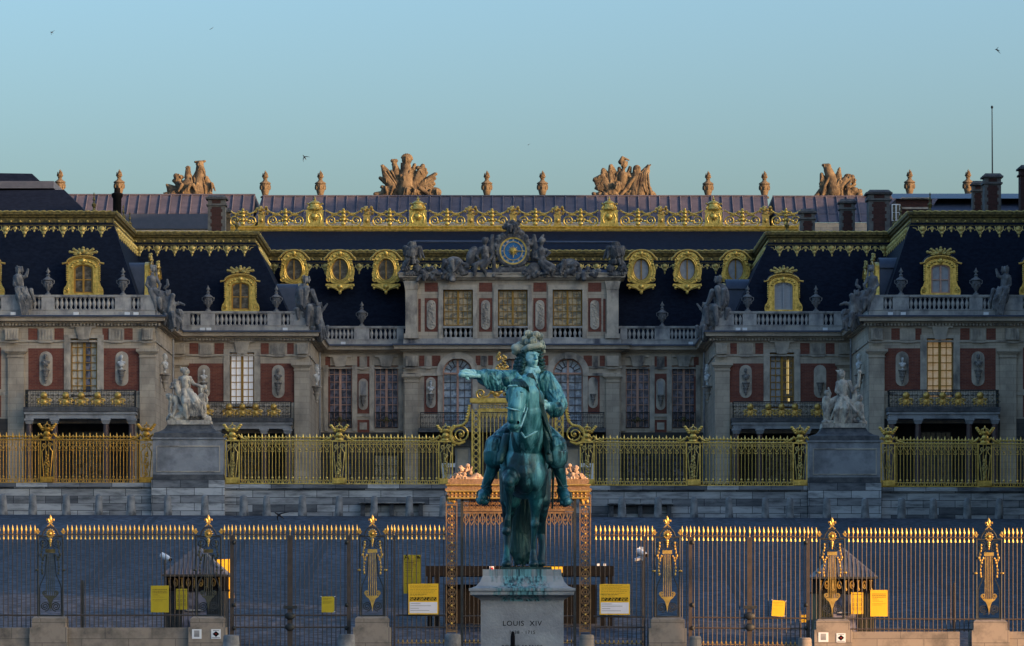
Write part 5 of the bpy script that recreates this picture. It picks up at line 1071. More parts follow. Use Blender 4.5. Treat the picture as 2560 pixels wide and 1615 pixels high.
# ------------------------------------------------------------------ gilded royal fence on its wall, with bollards, benches and statue pedestals
DG = 190.0; kg = DG / F
def tilt(px): return (px - 1280) * 11.0 / 2560          # the fence line drops a little to the right (photo rows)
def G(px, py, d=0): return P(px, py + tilt(px), DG + d)
def wall_piece(pa, pb, label, benches=()):
    a, b = X(pa, DG), X(pb, DG); t = (tilt(pa) + tilt(pb)) / 2; z0, z1, z2 = Z(1300 + t, DG), Z(1223 + t, DG), Z(1213 + t, DG)
    o = thing('terrace_wall', label, 'wall', ((a + b) / 2, DG, z0)); MB().box(a, b, DG - .1, DG + .45, z0, z1).build('wall', 'lower', o); MB().box(a, b, DG - .22, DG + .5, z1, z2).build('coping', 'lower', o); return o
wall_piece(-400, 378, 'stained stone terrace wall under the orange gilded fence at the far left'); wall_piece(562, 1172, 'stained stone terrace wall between the left statue pedestal and the gates')
wall_piece(1412, 2018, 'stained stone terrace wall between the gates and the right statue pedestal'); wall_piece(2204, 2960, 'stained stone terrace wall under the gilded fence at the far right')
def bench(pa, pb, label):
    a, b = X(pa, DG), X(pb, DG); t = tilt((pa + pb) / 2); zt = Z(1257 + t, DG); o = thing('stone_bench', label, 'bench', ((a + b) / 2, DG - .4, Z(1290 + t, DG))); MB().box(a, b, DG - .65, DG - .1, zt - .06, zt).build('seat', 'bollard', o)
    for f in (.06, .5, .94): x = a + (b - a) * f; MB().box(x - .1, x + .1, DG - .5, DG - .12, Z(1291 + t, DG), zt - .06).build('support', 'darkstone', o)
bench(898, 1062, 'long dark stone bench against the terrace wall left of the gates'); bench(1518, 1682, 'long dark stone bench against the terrace wall right of the gates')
BM = MB().lathe(0, 0, 0, [(.215, -.15), (.215, 0), (.20, .2), (.165, .78), (.15, .9), (.10, .95), (.01, .97)], 12).mesh('bollard', 'bollard')
def bollards(L, ref):
    for i, (px, w_) in enumerate(L):
        o = bpy.data.objects.new('stone_bollard', BM); COL.objects.link(o); o.location = (X(px, 187.5), 187.5, gz(187.5, X(px, 187.5)) - .02); o.scale = (w_, w_, 1); o.rotation_euler = (0, R(random.uniform(-2, 2)), random.uniform(0, 3))
        tag(o, f'{ordn(i + 1)} stone bollard {ref}', 'bollard', 'stone bollards along the terrace wall')
bollards([(328, 1.1), (247, .95), (166, .95), (82, 1.0), (8, 1.0)], 'leftward from the left statue pedestal'); bollards([(420, .95), (512, .95)], 'from the left, in front of the left pedestal'); bollards([(610, 1.05), (667, .95), (756, 1.0), (847, .95), (935, .9), (1024, .95), (1108, .95)], 'rightward from the left statue pedestal')
bollards([(1555, 1.0), (1645, .95), (1735, .95), (1823, .9), (1913, .9), (1975, .95)], 'rightward from the central gates'); bollards([(2067, .95), (2163, .95)], 'from the left, in front of the right pedestal'); bollards([(2254, 1.05), (2333, .95), (2418, .95), (2497, .95)], 'rightward from the right statue pedestal')

# fence panels: bars are parts, each with its gilded tip
H0, HR, HT = 0, (1213 - 1104) * kg, (1213 - 1092) * kg
def gbar(fm, tall):
    m = MB().tube([(0, 0, .04), (0, 0, HR - .02)], .0185, 6)
    if not tall: m.ell((0, 0, HR - .42), .05, .05, .05, 8, 5); m.ell((0, 0, .30), .055, .055, .07, 8, 5); m.tube([(-.12, 0, .06), (-.09, 0, .16), (0, 0, .22), (.09, 0, .16), (.12, 0, .06)], .02, 5)
    if not tall:
        for s in (-1, 1): m.tube([(0, 0, HR - .46), (s * .06, 0, HR - .34), (s * .14, 0, HR - .22), (s * .15, 0, HR - .1), (s * .08, 0, HR - .05), (s * .05, 0, HR - .12)], .016, 5); m.tube([(0, 0, HR - .5), (s * .07, 0, HR - .52), (s * .08, 0, HR - .44)], .016, 5)
    t = MB()
    if tall: t.lathe(0, 0, HR, [(.02, -.05), (.045, 0), (.02, .05), (.055, .12), (.045, .18), (.006, .34)], 8)
    else:
        t.lathe(0, 0, HR, [(.02, -.03), (.04, .02), (.02, .05), (.03, .1), (.05, .15), (.005, .24)], 8)
        for s in (-1, 1): t.ell((s * .07, 0, HR + .14), .05, .03, .035, 7, 5)
    return m.mesh('bar', fm), t.mesh('spearhead' if tall else 'fleur_tip', fm)
GB = {f: (gbar(f, True), gbar(f, False)) for f in ('goldfence', 'goldfencewarm')}
def gpanel(pa, pb, label, n, f='goldfence'):
    a, b = G(pa, 1213), G(pb, 1213); o = thing('gilded_fence', label, 'fence', (a + b) / 2, 'gilded fence panels along the terrace')
    for z, r in ((HR, .035), (HR - .16, .016), (.03, .03), (.2, .014)): MB().tube([a + Vector((0, 0, z)), b + Vector((0, 0, z))], r, 5).build('rail', f, o)
    for i in range(n):
        p = a.lerp(b, (i + .5) / n); k = GB[f][0 if i % 2 == 0 else 1]; q = inst('bar', k[0], o, p - org(o)); inst(k[1].name.split('.')[0], k[1], q, (0, 0, 0))
    return o
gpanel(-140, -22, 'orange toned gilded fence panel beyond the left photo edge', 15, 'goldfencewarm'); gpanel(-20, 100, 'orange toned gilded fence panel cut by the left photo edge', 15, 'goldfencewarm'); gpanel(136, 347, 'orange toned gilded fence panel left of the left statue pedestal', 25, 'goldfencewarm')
gpanel(600, 830, 'gilded fence panel just right of the left statue pedestal', 27); gpanel(867, 1096, 'gilded fence panel between a crowned pillar and the left gate scroll', 26); gpanel(1486, 1714, 'gilded fence panel between the right gate scroll and a crowned pillar', 26); gpanel(1752, 1982, 'gilded fence panel just left of the right statue pedestal', 26); gpanel(2238, 2444, 'gilded fence panel right of the right statue pedestal', 24); gpanel(2480, 2590, 'gilded fence panel cut by the right photo edge', 13); gpanel(2592, 2720, 'gilded fence panel beyond the right photo edge', 15)
def gpillar(px, label, f='goldfence'):
    b = G(px, 1213); o = thing('fence_pillar', label, 'fence pillar', b, 'crowned pillars of the gilded fence'); w_ = 17 * kg; x, y, z = b; m = MB()
    for s in (-1, 1): m.box(x + s * w_ - .03, x + s * w_ + .03, y - .03, y + .03, z, z + HR)
    for zz in (0.02, .28, HR): m.box(x - w_, x + w_, y - .035, y + .035, z + zz - .03, z + zz + .03)
    m.box(x - w_ + .05, x + w_ - .05, y - .2, y + .2, z + .05, z + .25)
    for e in (-.07, .07): m.box(x + e - .015, x + e + .015, y - .02, y + .02, z + .28, z + HR)
    m.build('pillar_frame', f, o)
    t = MB()
    for s in (-1, 1): t.tube([(x + s * .15, y - .05, z + .32), (x + s * .25, y - .05, z + 1.5), (x + s * .17, y - .05, z + 1.58), (x + s * .12, y - .05, z + 1.7)], .03, 6); t.spiral(x + s * .13, z + 1.78, y - .05, .12, .02, 0, 1.3 * s, .03, 14, 5)
    rr = random.Random(px)
    for i in range(16): t.ell((x + rr.uniform(-.06, .06), y - .06, z + .36 + 1.15 * i / 16), rr.uniform(.03, .09), .05, rr.uniform(.04, .08), 7, 5)
    t.tube([(x, y - .06, z + .7), (x - .13, y - .06, z + .9), (x - .1, y - .06, z + 1.03), (x, y - .06, z + .95), (x + .1, y - .06, z + 1.03), (x + .13, y - .06, z + .9), (x, y - .06, z + .7)], .026, 5); t.build('trophy_relief', 'gildlamb' if f == 'goldfence' else 'goldfencewarm', o)
    c = MB(); c.ell((x, y, z + HR + .06), .22, .15, .12, 9, 6); c.box(x - .28, x + .28, y - .12, y + .12, z + HR - .04, z + HR + .02)
    for s in (-1, 1):
        c.tube([(x + s * .12, y, z + HR + .1), (x + s * .3, y, z + HR + .26), (x + s * .42, y, z + HR + .12), (x + s * .62, y, z + HR + .04), (x + s * .72, y, z + HR + .1), (x + s * .66, y, z + HR + .17)], [.05, .07, .06, .05, .04, .03], 6)
        c.tube([(x - s * .2, y - .05, z + HR + .2), (x + s * .15, y - .06, z + HR + .5), (x + s * .36, y - .05, z + HR + .72)], [.03, .04, .03], 6)
        for i in range(4): c.ell((x + s * (.2 + .06 * i), y - .05, z + HR + .46 + .085 * i), .085, .05, .07, 7, 5)
    c.lathe(x, y, z + HR + .44, [(.16, 0), (.19, .05), (.18, .12)], 10); c.ell((x, y - .1, z + HR + .28), .16, .08, .14, 9, 6)
    for i in range(6): an = i * PI / 3; c.tube([(x + .14 * math.cos(an), y + .14 * math.sin(an), z + HR + .58), (x + .17 * math.cos(an), y + .17 * math.sin(an), z + HR + .66), (x, y, z + HR + .76)], .018, 5)
    c.ell((x, y, z + HR + .8), .035, .035, .05, 6, 4); c.build('crown_crest', f, o); return o
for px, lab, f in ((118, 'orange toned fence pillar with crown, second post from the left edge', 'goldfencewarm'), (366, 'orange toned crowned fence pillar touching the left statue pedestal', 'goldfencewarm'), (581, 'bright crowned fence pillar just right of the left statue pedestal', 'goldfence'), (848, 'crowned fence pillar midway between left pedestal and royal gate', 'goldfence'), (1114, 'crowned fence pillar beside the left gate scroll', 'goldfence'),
    (1468, 'crowned fence pillar beside the right gate scroll', 'goldfence'), (1733, 'crowned fence pillar midway between royal gate and right pedestal', 'goldfence'), (2000, 'crowned fence pillar just left of the right statue pedestal', 'goldfence'), (2220, 'crowned fence pillar just right of the right statue pedestal', 'goldfence'), (2462, 'crowned fence pillar nearest the right photo edge', 'goldfence')): gpillar(px, lab, f)

# the royal gate in the middle
o = thing('royal_gate', 'tall gilded royal gate with ringed piers and scroll crest behind the rider', 'gate', G(1294, 1215)); y = DG - .05; f = 'goldfence'
zt, zc_, zl0, zl1, zb0 = Z(1007, DG), Z(996, DG), Z(1024, DG), Z(1009, DG), Z(1214, DG)
for s in (-1, 1):
    p = MB(); xc = X(1294, DG) + s * X(1280 + 104, DG); 
    for e in (-.17, .17): p.box(xc + e - .045, xc + e + .045, y - .05, y + .05, zb0, zl0 + .02)
    o2 = p.build('gate_pier', f, o); r = MB(); n = 13
    for i in range(n):
        z = zb0 + (zl0 - zb0) * (i + .5) / n; r.tube([(xc + .105 * math.cos(a * PI / 6), y, z + .125 * math.sin(a * PI / 6)) for a in range(13)], .024, 5)
        for e in (-1, 1): r.ell((xc, y, z + e * .15), .03, .03, .04, 6, 4)
    r.build('ring_ornament', f, o2)
    v = MB(); v.spiral(xc - 0 + s * .72, Z(1086, DG), y, .42, .06, PI / 2 - s * .9, 1.9 * s, .05, 34, 6, .03)
    v.tube([(xc + s * .3, y, Z(1012, DG)), (xc + s * .34, y, Z(1035, DG)), (xc + s * .42, y, Z(1052, DG)), (xc + s * .62, y, Z(1063, DG)), (xc + s * .95, y, Z(1066, DG)), (xc + s * 1.15, y, Z(1076, DG)), (xc + s * 1.2, y, Z(1092, DG)), (xc + s * 1.05, y, Z(1106, DG)), (xc + s * .8, y, Z(1110, DG)), (xc + s * .5, y, Z(1104, DG))], [.06, .06, .065, .07, .07, .08, .09, .09, .08, .05], 7)
    for i in range(7): v.ell((xc + s * (.33 + .03 * i), y - .03, Z(1014 + i * 7, DG)), .05, .05, .05, 7, 5)
    for i in range(6): v.ell((xc + s * (1.28 - .05 * i), y, Z(1068 + i * 9, DG)), .09, .06, .07, 7, 5)
    v.tube([(xc + s * 1.2, y, Z(1095, DG)), (xc + s * 1.45, y, Z(1106, DG)), (xc + s * 1.7, y, Z(1100, DG))], [.07, .06, .03], 6); v.ell((xc + s * .72, y - .03, Z(1086, DG)), .09, .07, .09, 8, 5); v.build('side_scroll', f, o)
xl, xr = X(1294 - 114, DG), X(1294 + 114, DG); m = MB(); m.box(xl, xr, y - .12, y + .12, zl1, zt); m.box(xl - .1, xr + .1, y - .2, y + .2, zt, zc_); m.box(xl + .3, xr - .3, y - .04, y + .04, zl0 - .04, zl0 + .04); m.box(xl + .3, xr - .3, y - .04, y + .04, Z(1028, DG) - .03, Z(1028, DG) + .03)
m.build('lintel', f, o); r = MB(); n = 22
for i in range(n): x = xl + .35 + (xr - xl - .7) * (i + .5) / n; r.tube([(x + .09 * math.cos(a * PI / 5), y - .05, (zl0 + zl1) / 2 + .11 * math.sin(a * PI / 5)) for a in range(11)], .02, 5); r.ell((x, y - .05, (zl0 + zl1) / 2), .03, .03, .03, 6, 4)
r.build('ring_frieze', f, o)
c = MB(); zc0 = zc_
for s in (-1, 1):
    xx = X(1294, DG); c.spiral(xx + s * 1.72, zc0 + .22, y, .24, .03, -PI / 2, 1.5 * s, .05, 20, 6); c.tube([(xx + s * 1.72, y, zc0 + .02), (xx + s * 1.4, y, zc0 + .1), (xx + s * 1.2, y, zc0 + .35), (xx + s * 1.0, y, zc0 + .1)], .06, 6); c.spiral(xx + s * .95, zc0 + .2, y, .2, .03, -PI / 2, 1.4 * s, .045, 18, 6)
    c.tube([(xx + s * 1.1, y, zc0 + .3), (xx + s * .8, y, zc0 + .85), (xx + s * 1.05, y, zc0 + 1.15), (xx + s * .7, y, zc0 + 1.35), (xx + s * .3, y, zc0 + 1.3)], [.07, .08, .08, .07, .06], 7); c.spiral(xx + s * .62, zc0 + 1.25, y, .2, .03, 0, 1.3 * s, .05, 18, 6)
    c.tube([(xx + s * .95, y, zc0 + 1.38), (xx + s * 1.12, y, zc0 + 1.2), (xx + s * 1.2, y, zc0 + .95)], [.1, .1, .08], 7)
    for i in range(6): c.ell((xx + s * (.2 + .2 * i), y - .04, zc0 + .2 + .1 * (i % 2)), .12, .07, .1, 7, 5)
xk = X(1254, DG)
for i in range(16): a_ = i * .9; c.ell((xk + .17 * math.cos(a_ * 1.7), y, zc0 + 1.15 + .065 * i), .075, .08, .07, 7, 5)
for s in (-1, 1): c.spiral(xk + s * .16, zc0 + 1.45, y, .14, .03, 0, 1.3 * s, .04, 14, 6); c.spiral(xk + s * .14, zc0 + 1.9, y - .02, .12, .02, PI, 1.3 * s, .035, 14, 6)
c.build('crest', 'gildpaint', o)
for i in range(19):
    x = xl + .42 + (xr - xl - .84) * (i + .5) / 19; b = MB().tube([(x, y, zb0), (x, y, Z(1032, DG))], .022, 5); b.tube([(x - .07, y, Z(1032, DG)), (x - .05, y, Z(1041, DG)), (x, y, Z(1048, DG)), (x + .05, y, Z(1041, DG)), (x + .07, y, Z(1032, DG))], .016, 5); b.build('bar', f, o)
for s, sd in ((-1, 'left'), (1, 'right')):
    x = X(1294 + s * 137, DG + 1); q = thing('stone_pier', f'pale stone pier just {sd} of the royal gate, behind the fence', 'pier', (x, DG + 1, Z(1215, DG))); MB().box(x - .36, x + .36, DG + .7, DG + 1.4, Z(1240, DG), Z(1115, DG)).build('shaft', 'pedblock', q); MB().box(x - .45, x + .45, DG + .6, DG + 1.5, Z(1115, DG), Z(1100, DG)).build('capital', 'darkstone', q); MB().box(x - .25, x + .25, DG + .66, DG + .698, Z(1200, DG), Z(1122, DG)).build('raised_panel', 'trim', q)
    x = X(1294 + s * 160, DG + 6); w_ = thing('white_van', f'white parked van glimpsed through the fence {sd} of the royal gate', 'van', (x, DG + 6, 6.3)); MB().box(x - .55, x + .55, DG + 5, DG + 9, 6.7, Z(1160, DG + 6)).build('body', 'whitepaint', w_)
    MB().box(x - .45, x + .45, DG + 4.96, DG + 4.995, Z(1185, DG + 5), Z(1168, DG + 5)).build('windscreen', 'p_dark', w_)
    for e in (-1, 1): t = MB(); t.lathe(0, 0, -.12, [(.05, 0), (.33, 0), (.36, .05), (.36, .19), (.33, .24), (.05, .24)], 16); me = t.mesh('wheel', 'black'); me.transform(Matrix.Rotation(R(90), 4, 'Y')); inst('wheel', me, w_, Vector((x + e * .5, DG + 5.8, 6.66)) - org(w_))

# statue pedestals
def pedestal(pc, label):
    t = tilt(pc); D = DG - .2; k = D / F; x = X(pc, D); zz = lambda py: Z(py + t, D); o = thing('statue_pedestal', label, 'pedestal', (x, D, zz(1300)), 'stone pedestals set in the gilded fence line')
    hw = 88 * k; MB().box(x - 91 * k, x + 91 * k, D - .3, D + 2.4, zz(1302), zz(1203)).build('foot', 'pedfoot', o); MB().box(x - hw, x + hw, D - .22, D + 2.3, zz(1203), zz(1190)).build('dark_course', 'darkstone', o)
    MB().box(x - hw, x + hw, D - .2, D + 2.3, zz(1190), zz(1102)).build('die', 'pedblock', o); r = MB(); a, b, c, d = x - 80 * k, x + 80 * k, zz(1184), zz(1118); e = .05
    r.box(a, b, D - .23, D - .2, c, c + e); r.box(a, b, D - .23, D - .2, d - e, d); r.box(a, a + e, D - .23, D - .2, c + e, d - e); r.box(b - e, b, D - .23, D - .2, c + e, d - e); r.build('raised_panel', 'trim', o)
    MB().box(x - 90 * k, x + 90 * k, D - .26, D + 2.35, zz(1102), zz(1098)).build('cornice', 'pedblock', o)
    m = MB(); L = [(88, 1098), (86, 1086), (72, 1082), (60, 1074), (54, 1064), (54, 1060)]
    for i in range(len(L) - 1): m.frus(x, D + 1.05, zz(L[i][1]), zz(L[i + 1][1]), L[i][0] * k, L[i][0] * k * .72, L[i + 1][0] * k, L[i + 1][0] * k * .72)
    m.build('curved_cap', 'darkstone', o); MB().box(x - 47 * k, x + 47 * k, D + .35, D + 1.8, zz(1066), zz(1057)).build('neck', 'statstone', o); return o
pedestal(471, 'large stone pedestal with blank panel at the left'); pedestal(2111, 'large stone pedestal with blank panel at the right')
s = Sculpt(DG + .75)
s.fig((466, 976, 0), (463, 950, 0), (464, 930, -2), [[(452, 946, 0), (446, 958, -6), (441, 968, -10)], [(474, 946, 0), (484, 960, -4), (509, 968, -4)]], [[(474, 980, -6), (490, 1003, -22), (508, 1042, -16)], [(460, 980, -6), (463, 1006, -22), (468, 1044, -16)]], 9)
s.e((459, 925, 0), 9, 9, 7); s.e((472, 930, -4), 3, 4, 5); s.ch([(441, 962, -8), (446, 980, -10), (458, 1006, -12)], [9, 7, 4])
for dx, dy in ((-6, 0), (4, -4), (-2, 7), (8, 3), (-9, 8), (2, -8)): s.e((438 + dx, 960 + dy, -9), 5.5, 5.5, 5)
s.fig((506, 1006, -2), (506, 990, -2), (504, 976, -3), [[(514, 990, -2), (518, 1000, -4), (516, 1010, -4)], [(498, 990, -2), (494, 998, -6), (498, 1006, -6)]], [[(508, 1008, -4), (512, 1022, -6), (513, 1044, -4)], [(502, 1008, -4), (504, 1022, -6), (505, 1042, -4)]], 6, False); s.e((512, 968, -2), 6, 6, 7); s.e((516, 978, -2), 5, 5, 5)
s.fig((446, 1016, 2), (438, 1000, 0), (426, 994, -3), [[(440, 1004, -6), (438, 1022, -10), (432, 1042, -10)], [(428, 1006, -3), (424, 1022, -4), (426, 1040, -4)]], [[(448, 1018, -2), (458, 1030, -8), (448, 1044, -8)]], 8, False); s.e((422, 988, 0), 8, 8, 5)
for i in range(14): s.e((428 + i * 6.6, 1040 + (i % 3) * 3, -2 + (i % 2) * 6), 9, 12, 7 + (i * 5 % 4))
s.e((478, 1024, -6), 15, 12, 20, 20); s.e((460, 1030, -8), 12, 10, 14); s.c((424, 1048, 0), (520, 1048, 0), 9)
for i in range(7): s.ch([(464 + i * 4, 985, -14), (474 + i * 5, 1010, -22), (466 + i * 6, 1040, -18)], [2.6, 3, 2.6])
o = tag(thing('statue_group', 'pale stone seated woman with cornucopia, child and crouching man on left pedestal', 'statue', (X(471, DG + .8), DG + .8, Z(1056, DG))), 'pale stone seated woman with cornucopia, child and crouching man on left pedestal', 'statue')
s.rough(60, 4, .18, 1.6); s.build('figures', 'statstone', o, .7, 1); MB().box(X(418, DG), X(525, DG), DG + .05, DG + 1.7, Z(1061, DG) + .0, Z(1050, DG)).build('plinth', 'statstone', o)
s = Sculpt(DG + .75)
s.fig((2109, 996, 0), (2107, 962, 0), (2104, 937, -2), [[(2096, 958, 0), (2091, 978, -5), (2108, 994, -12)], [(2122, 956, 0), (2131, 978, -5), (2146, 960, -6)]], [[(2114, 1000, -6), (2116, 1022, -20), (2112, 1054, -14)], [(2102, 1000, -6), (2094, 1022, -18), (2088, 1054, -12)]], 9.5)
s.c((2146, 966, -6), (2149, 928, -6), 4, 4); s.e((2149, 930, -6), 5, 5, 6); s.c((2110, 996, -14), (2141, 1030, -20), 4.5, 4); s.e((2102, 930, 0), 9, 9, 6); s.c((2096, 930, 0), (2090, 926, 0), 4, 1.5); s.ch([(2135, 975, 0), (2138, 1000, 0), (2128, 1010, 0)], [5, 8, 9])
s.fig((2146, 1030, -4), (2146, 1014, -4), (2150, 996, -5), [[(2138, 1012, -5), (2134, 1022, -10), (2142, 1032, -12)], [(2154, 1014, -5), (2156, 1030, -8), (2154, 1044, -8)]], [[(2142, 1034, -6), (2128, 1044, -12), (2140, 1054, -10)], [(2150, 1034, -6), (2156, 1046, -9), (2160, 1056, -8)]], 7.5, False)
s.fig((2066, 1014, 2), (2066, 998, 2), (2067, 983, 1), [[(2072, 996, 0), (2076, 984, -2), (2071, 970, -2)], [(2060, 998, 2), (2058, 1010, 0), (2062, 1018, -2)]], [[(2068, 1016, 0), (2068, 1034, -2), (2069, 1054, 0)], [(2062, 1016, 2), (2063, 1034, 0), (2064, 1052, 0)]], 6.5)
s.ch([(2068, 1014, 4), (2084, 1002, 2), (2100, 992, 4)], [10, 9, 7]); s.ch([(2070, 1022, 4), (2086, 1012, 2), (2100, 1002, 4)], [7, 7, 6])
for i in range(8): s.ch([(2096 + i * 4, 1000, -14), (2092 + i * 5, 1025, -18), (2086 + i * 6, 1056, -14)], [3, 3.2, 3])
s.c((2062, 1058, 0), (2160, 1058, 0), 8)
for i in range(10): s.e((2062 + i * 10, 1056, (i % 3) * 5 - 5), 9, 11, 6)
o = thing('statue_group', 'pale stone woman raising a staff, with two children, on right pedestal', 'statue', (X(2111, DG + .8), DG + .8, Z(1062, DG)))
s.rough(60, 4, .18, 1.6); s.build('figures', 'statstone', o, .7, 1); MB().box(X(2056, DG), X(2165, DG), DG + .05, DG + 1.7, Z(1069, DG), Z(1058, DG)).build('plinth', 'statstone', o)
# ------------------------------------------------------------------ bronze rider on his stone pedestal
DS = 57.0
st = thing('equestrian_statue', 'green bronze rider on a walking horse, arm stretched out with a baton', 'statue', P(1310, 1422, DS))
h = Sculpt(DS)
# trunk: chest, barrel, croup
h.e((1312, 1160, -90), 51, 55, 62); h.e((1312, 1186, -60), 50, 90, 62); h.e((1313, 1176, 40), 56, 120, 58); h.e((1314, 1165, 140), 60, 80, 66); h.e((1290, 1175, 160), 34, 60, 60); h.e((1340, 1175, 160), 34, 60, 60)
h.e((1289, 1186, -100), 28, 42, 44); h.e((1338, 1186, -100), 28, 42, 46); h.e((1312, 1205, -110), 26, 34, 30)
# neck
h.ch([(1312, 1140, -85), (1318, 1085, -125), (1322, 1030, -150), (1322, 985, -160), (1318, 958, -158)], [46, 41, 34, 28, 22]); h.ch([(1322, 1110, -60), (1334, 1050, -95), (1336, 995, -120)], [44, 32, 24])
h.e((1312, 1116, -108), 34, 34, 50)
# head turned to his right, nose down
h.ch([(1302, 966, -172), (1294, 990, -196), (1290, 1020, -208), (1288, 1052, -212), (1288, 1064, -210)], [21, 24, 20, 16, 14])
h.e((1306, 995, -180), 17, 24, 24); h.e((1280, 990, -190), 16, 20, 22); h.e((1311, 1008, -172), 14, 22, 24); h.e((1284, 1066, -214), 15, 13, 11); h.e((1290, 1070, -200), 12, 14, 10); h.c((1280, 975, -205), (1276, 1050, -222), 9, 8)
h.e((1303, 986, -208), 6.0, 6, 4.5); h.c((1295, 981, -212), (1310, 982, -204), 3.2, 2.4)
h.e((1267, 985, -196), 5, 6, 5); h.e((1295, 1055, -222), 4.5, 4, 5); h.c((1278, 1077, -214), (1296, 1079, -206), 4, 3)
for a, b in (((1266, 958, -176), (1256, 934, -178)), ((1298, 958, -170), (1293, 931, -172))): h.ch([a, ((a[0] + b[0]) / 2 + 1, (a[1] + b[1]) / 2, a[2] - 4), b], [9, 8.5, 2])
# viewer's left foreleg raised: forearm thrust forward, cannon hanging
h.ch([(1284, 1186, -90), (1276, 1194, -140), (1272, 1203, -165)], [32, 23, 15]); h.ch([(1272, 1200, -166), (1273, 1218, -164), (1273, 1238, -160), (1271, 1285, -150), (1269, 1300, -148), (1267, 1318, -142), (1267, 1328, -138)], [14, 13.5, 9, 5.8, 8, 8.5, 10])
h.e((1273, 1206, -174), 10, 9, 12); h.e((1275, 1226, -164), 10.5, 9, 8); h.e((1266, 1328, -140), 11.5, 14, 12)
# viewer's right foreleg standing
h.ch([(1336, 1196, -95), (1340, 1232, -90), (1340, 1265, -84), (1338, 1290, -80), (1337, 1312, -80), (1335, 1335, -78), (1333, 1375, -74), (1333, 1390, -78), (1334, 1408, -84)], [36, 25, 16, 11, 10.5, 7, 6.3, 8.5, 11]); h.e((1337, 1310, -85), 10, 9, 12); h.e((1334, 1411, -86), 12.5, 16, 10.5); h.e((1333, 1390, -78), 9, 10, 7)
# hind legs, further back
h.ch([(1284, 1190, 150), (1276, 1250, 150), (1270, 1290, 190), (1268, 1330, 200), (1267, 1370, 170), (1266, 1392, 158), (1266, 1408, 148)], [40, 27, 14, 11.5, 7.5, 9, 11]); h.e((1266, 1411, 142), 12.5, 16, 10.5)
h.ch([(1344, 1190, 160), (1352, 1250, 150), (1352, 1300, 200), (1353, 1335, 215), (1356, 1365, 195), (1354, 1386, 182), (1352, 1402, 175)], [38, 26, 14, 12, 8, 9, 11]); h.e((1352, 1409, 168), 12, 15, 10)
# chest muscle, veins of the neck, shoulder blades
h.e((1299, 1178, -122), 22, 22, 44); h.e((1327, 1178, -122), 22, 22, 44); h.ch([(1345, 1090, -70), (1358, 1140, -70), (1352, 1190, -100)], [12, 16, 16]); h.ch([(1276, 1110, -70), (1262, 1150, -70), (1270, 1190, -100)], [12, 15, 15])
horse = h.build('horse', 'bronze', st, 1.4, 4)
ey = Sculpt(DS); ey.e((1303.5, 986, -213), 3.4, 3, 2.8); ey.e((1264.5, 985, -199), 2.4, 3, 2.8); ey.build('eye', 'black', horse, .7, 1)
no = Sculpt(DS); no.e((1295.5, 1056, -226), 3.2, 2, 4.2); no.build('nostril', 'black', horse, .7, 1)
el = Sculpt(DS); el.ch([(1296, 978, -212), (1303, 980, -216), (1311, 984, -208)], [2.2, 3, 2]); el.ch([(1297, 992, -213), (1304, 993, -216), (1310, 990, -210)], [1.6, 2.2, 1.6]); el.ch([(1312, 1000, -196), (1314, 1016, -194), (1308, 1030, -205)], [3, 3, 2]); el.build('brow', 'bronze', horse, .9, 1)
# bridle, breast strap
b = Sculpt(DS)
b.ch([(1268, 1020, -226), (1280, 1023, -231), (1296, 1026, -227), (1308, 1030, -205)], 2.4); b.ch([(1308, 1030, -205), (1314, 1000, -192), (1312, 968, -184)], 2.2); b.ch([(1272, 965, -205), (1290, 964, -206), (1311, 969, -190)], 2.6); b.ch([(1302, 1067, -216), (1312, 1040, -196), (1318, 1020, -190)], 2.4)
b.e((1318, 972, -190), 6, 5, 6); b.e((1308, 1030, -207), 4, 4, 4); b.e((1300, 1066, -217), 4, 4, 4)
b.ch([(1304, 1082, -176), (1312, 1094, -182), (1330, 1085, -172), (1348, 1074, -150), (1356, 1066, -130)], 2.6)
b.build('bridle', 'bronzepale', horse, 1.0, 1)
mn = Sculpt(DS); rr = random.Random(11)
for i in range(15):
    t_ = i / 14; x0, y0, d0 = 1326 + 16 * t_, 950 + 60 * t_, -165 + 40 * t_
    mn.ch([(x0, y0, d0), (x0 + 16, y0 + 22, d0 - 2), (x0 + 22 + 6 * math.sin(i), y0 + 55, d0), (x0 + 30 + 8 * t_, y0 + 90, d0 + 6)], [5, 6, 5, 2.2])
for i in range(8): x = 1346 + i * 2.2; mn.ch([(x, 1010 + i * 9, -130), (x + 8, 1045 + i * 8, -128), (x + 6, 1080 + i * 7, -122), (x + 14, 1108 + i * 4, -110)], [5, 6, 5, 2])
for i in range(6): mn.ch([(1286 + i * 3, 950, -178), (1280 + i * 6, 956, -198), (1284 + i * 7, 966, -204), (1298 + i * 5, 976 + (i % 2) * 5, -202 + i * 2)], [4.2, 4, 3.4, 1.4])
for i in range(5): mn.ch([(1310 + i * 3, 950, -170), (1320 + i * 3, 942 - (i % 2) * 5, -168), (1330 + i * 2, 952, -160)], [5, 5, 3])
mn.build('mane', 'bronzedark', horse, 1.3, 1)
tl = Sculpt(DS); tl.ch([(1312, 1160, 218), (1308, 1240, 240), (1304, 1330, 246), (1304, 1392, 236)], [20, 26, 27, 20])
for i in range(22):
    a = 2 * PI * i / 22; ca, sa = math.cos(a), math.sin(a); w1 = rr.uniform(-5, 5)
    tl.ch([(1308 + 13 * ca, 1185, 228 + 13 * sa), (1306 + 24 * ca + w1, 1262, 240 + 20 * sa), (1303 + 27 * ca - w1, 1325, 246 + 20 * sa), (1304 + 24 * ca + w1, 1380, 240 + 18 * sa), (1304 + 18 * ca - w1, 1408 + rr.uniform(-8, 8), 234 + 12 * sa)], [5, 6.5, 6.5, 5.5, 2.2])
tl.build('tail', 'bronzedark', horse, 1.5, 1)
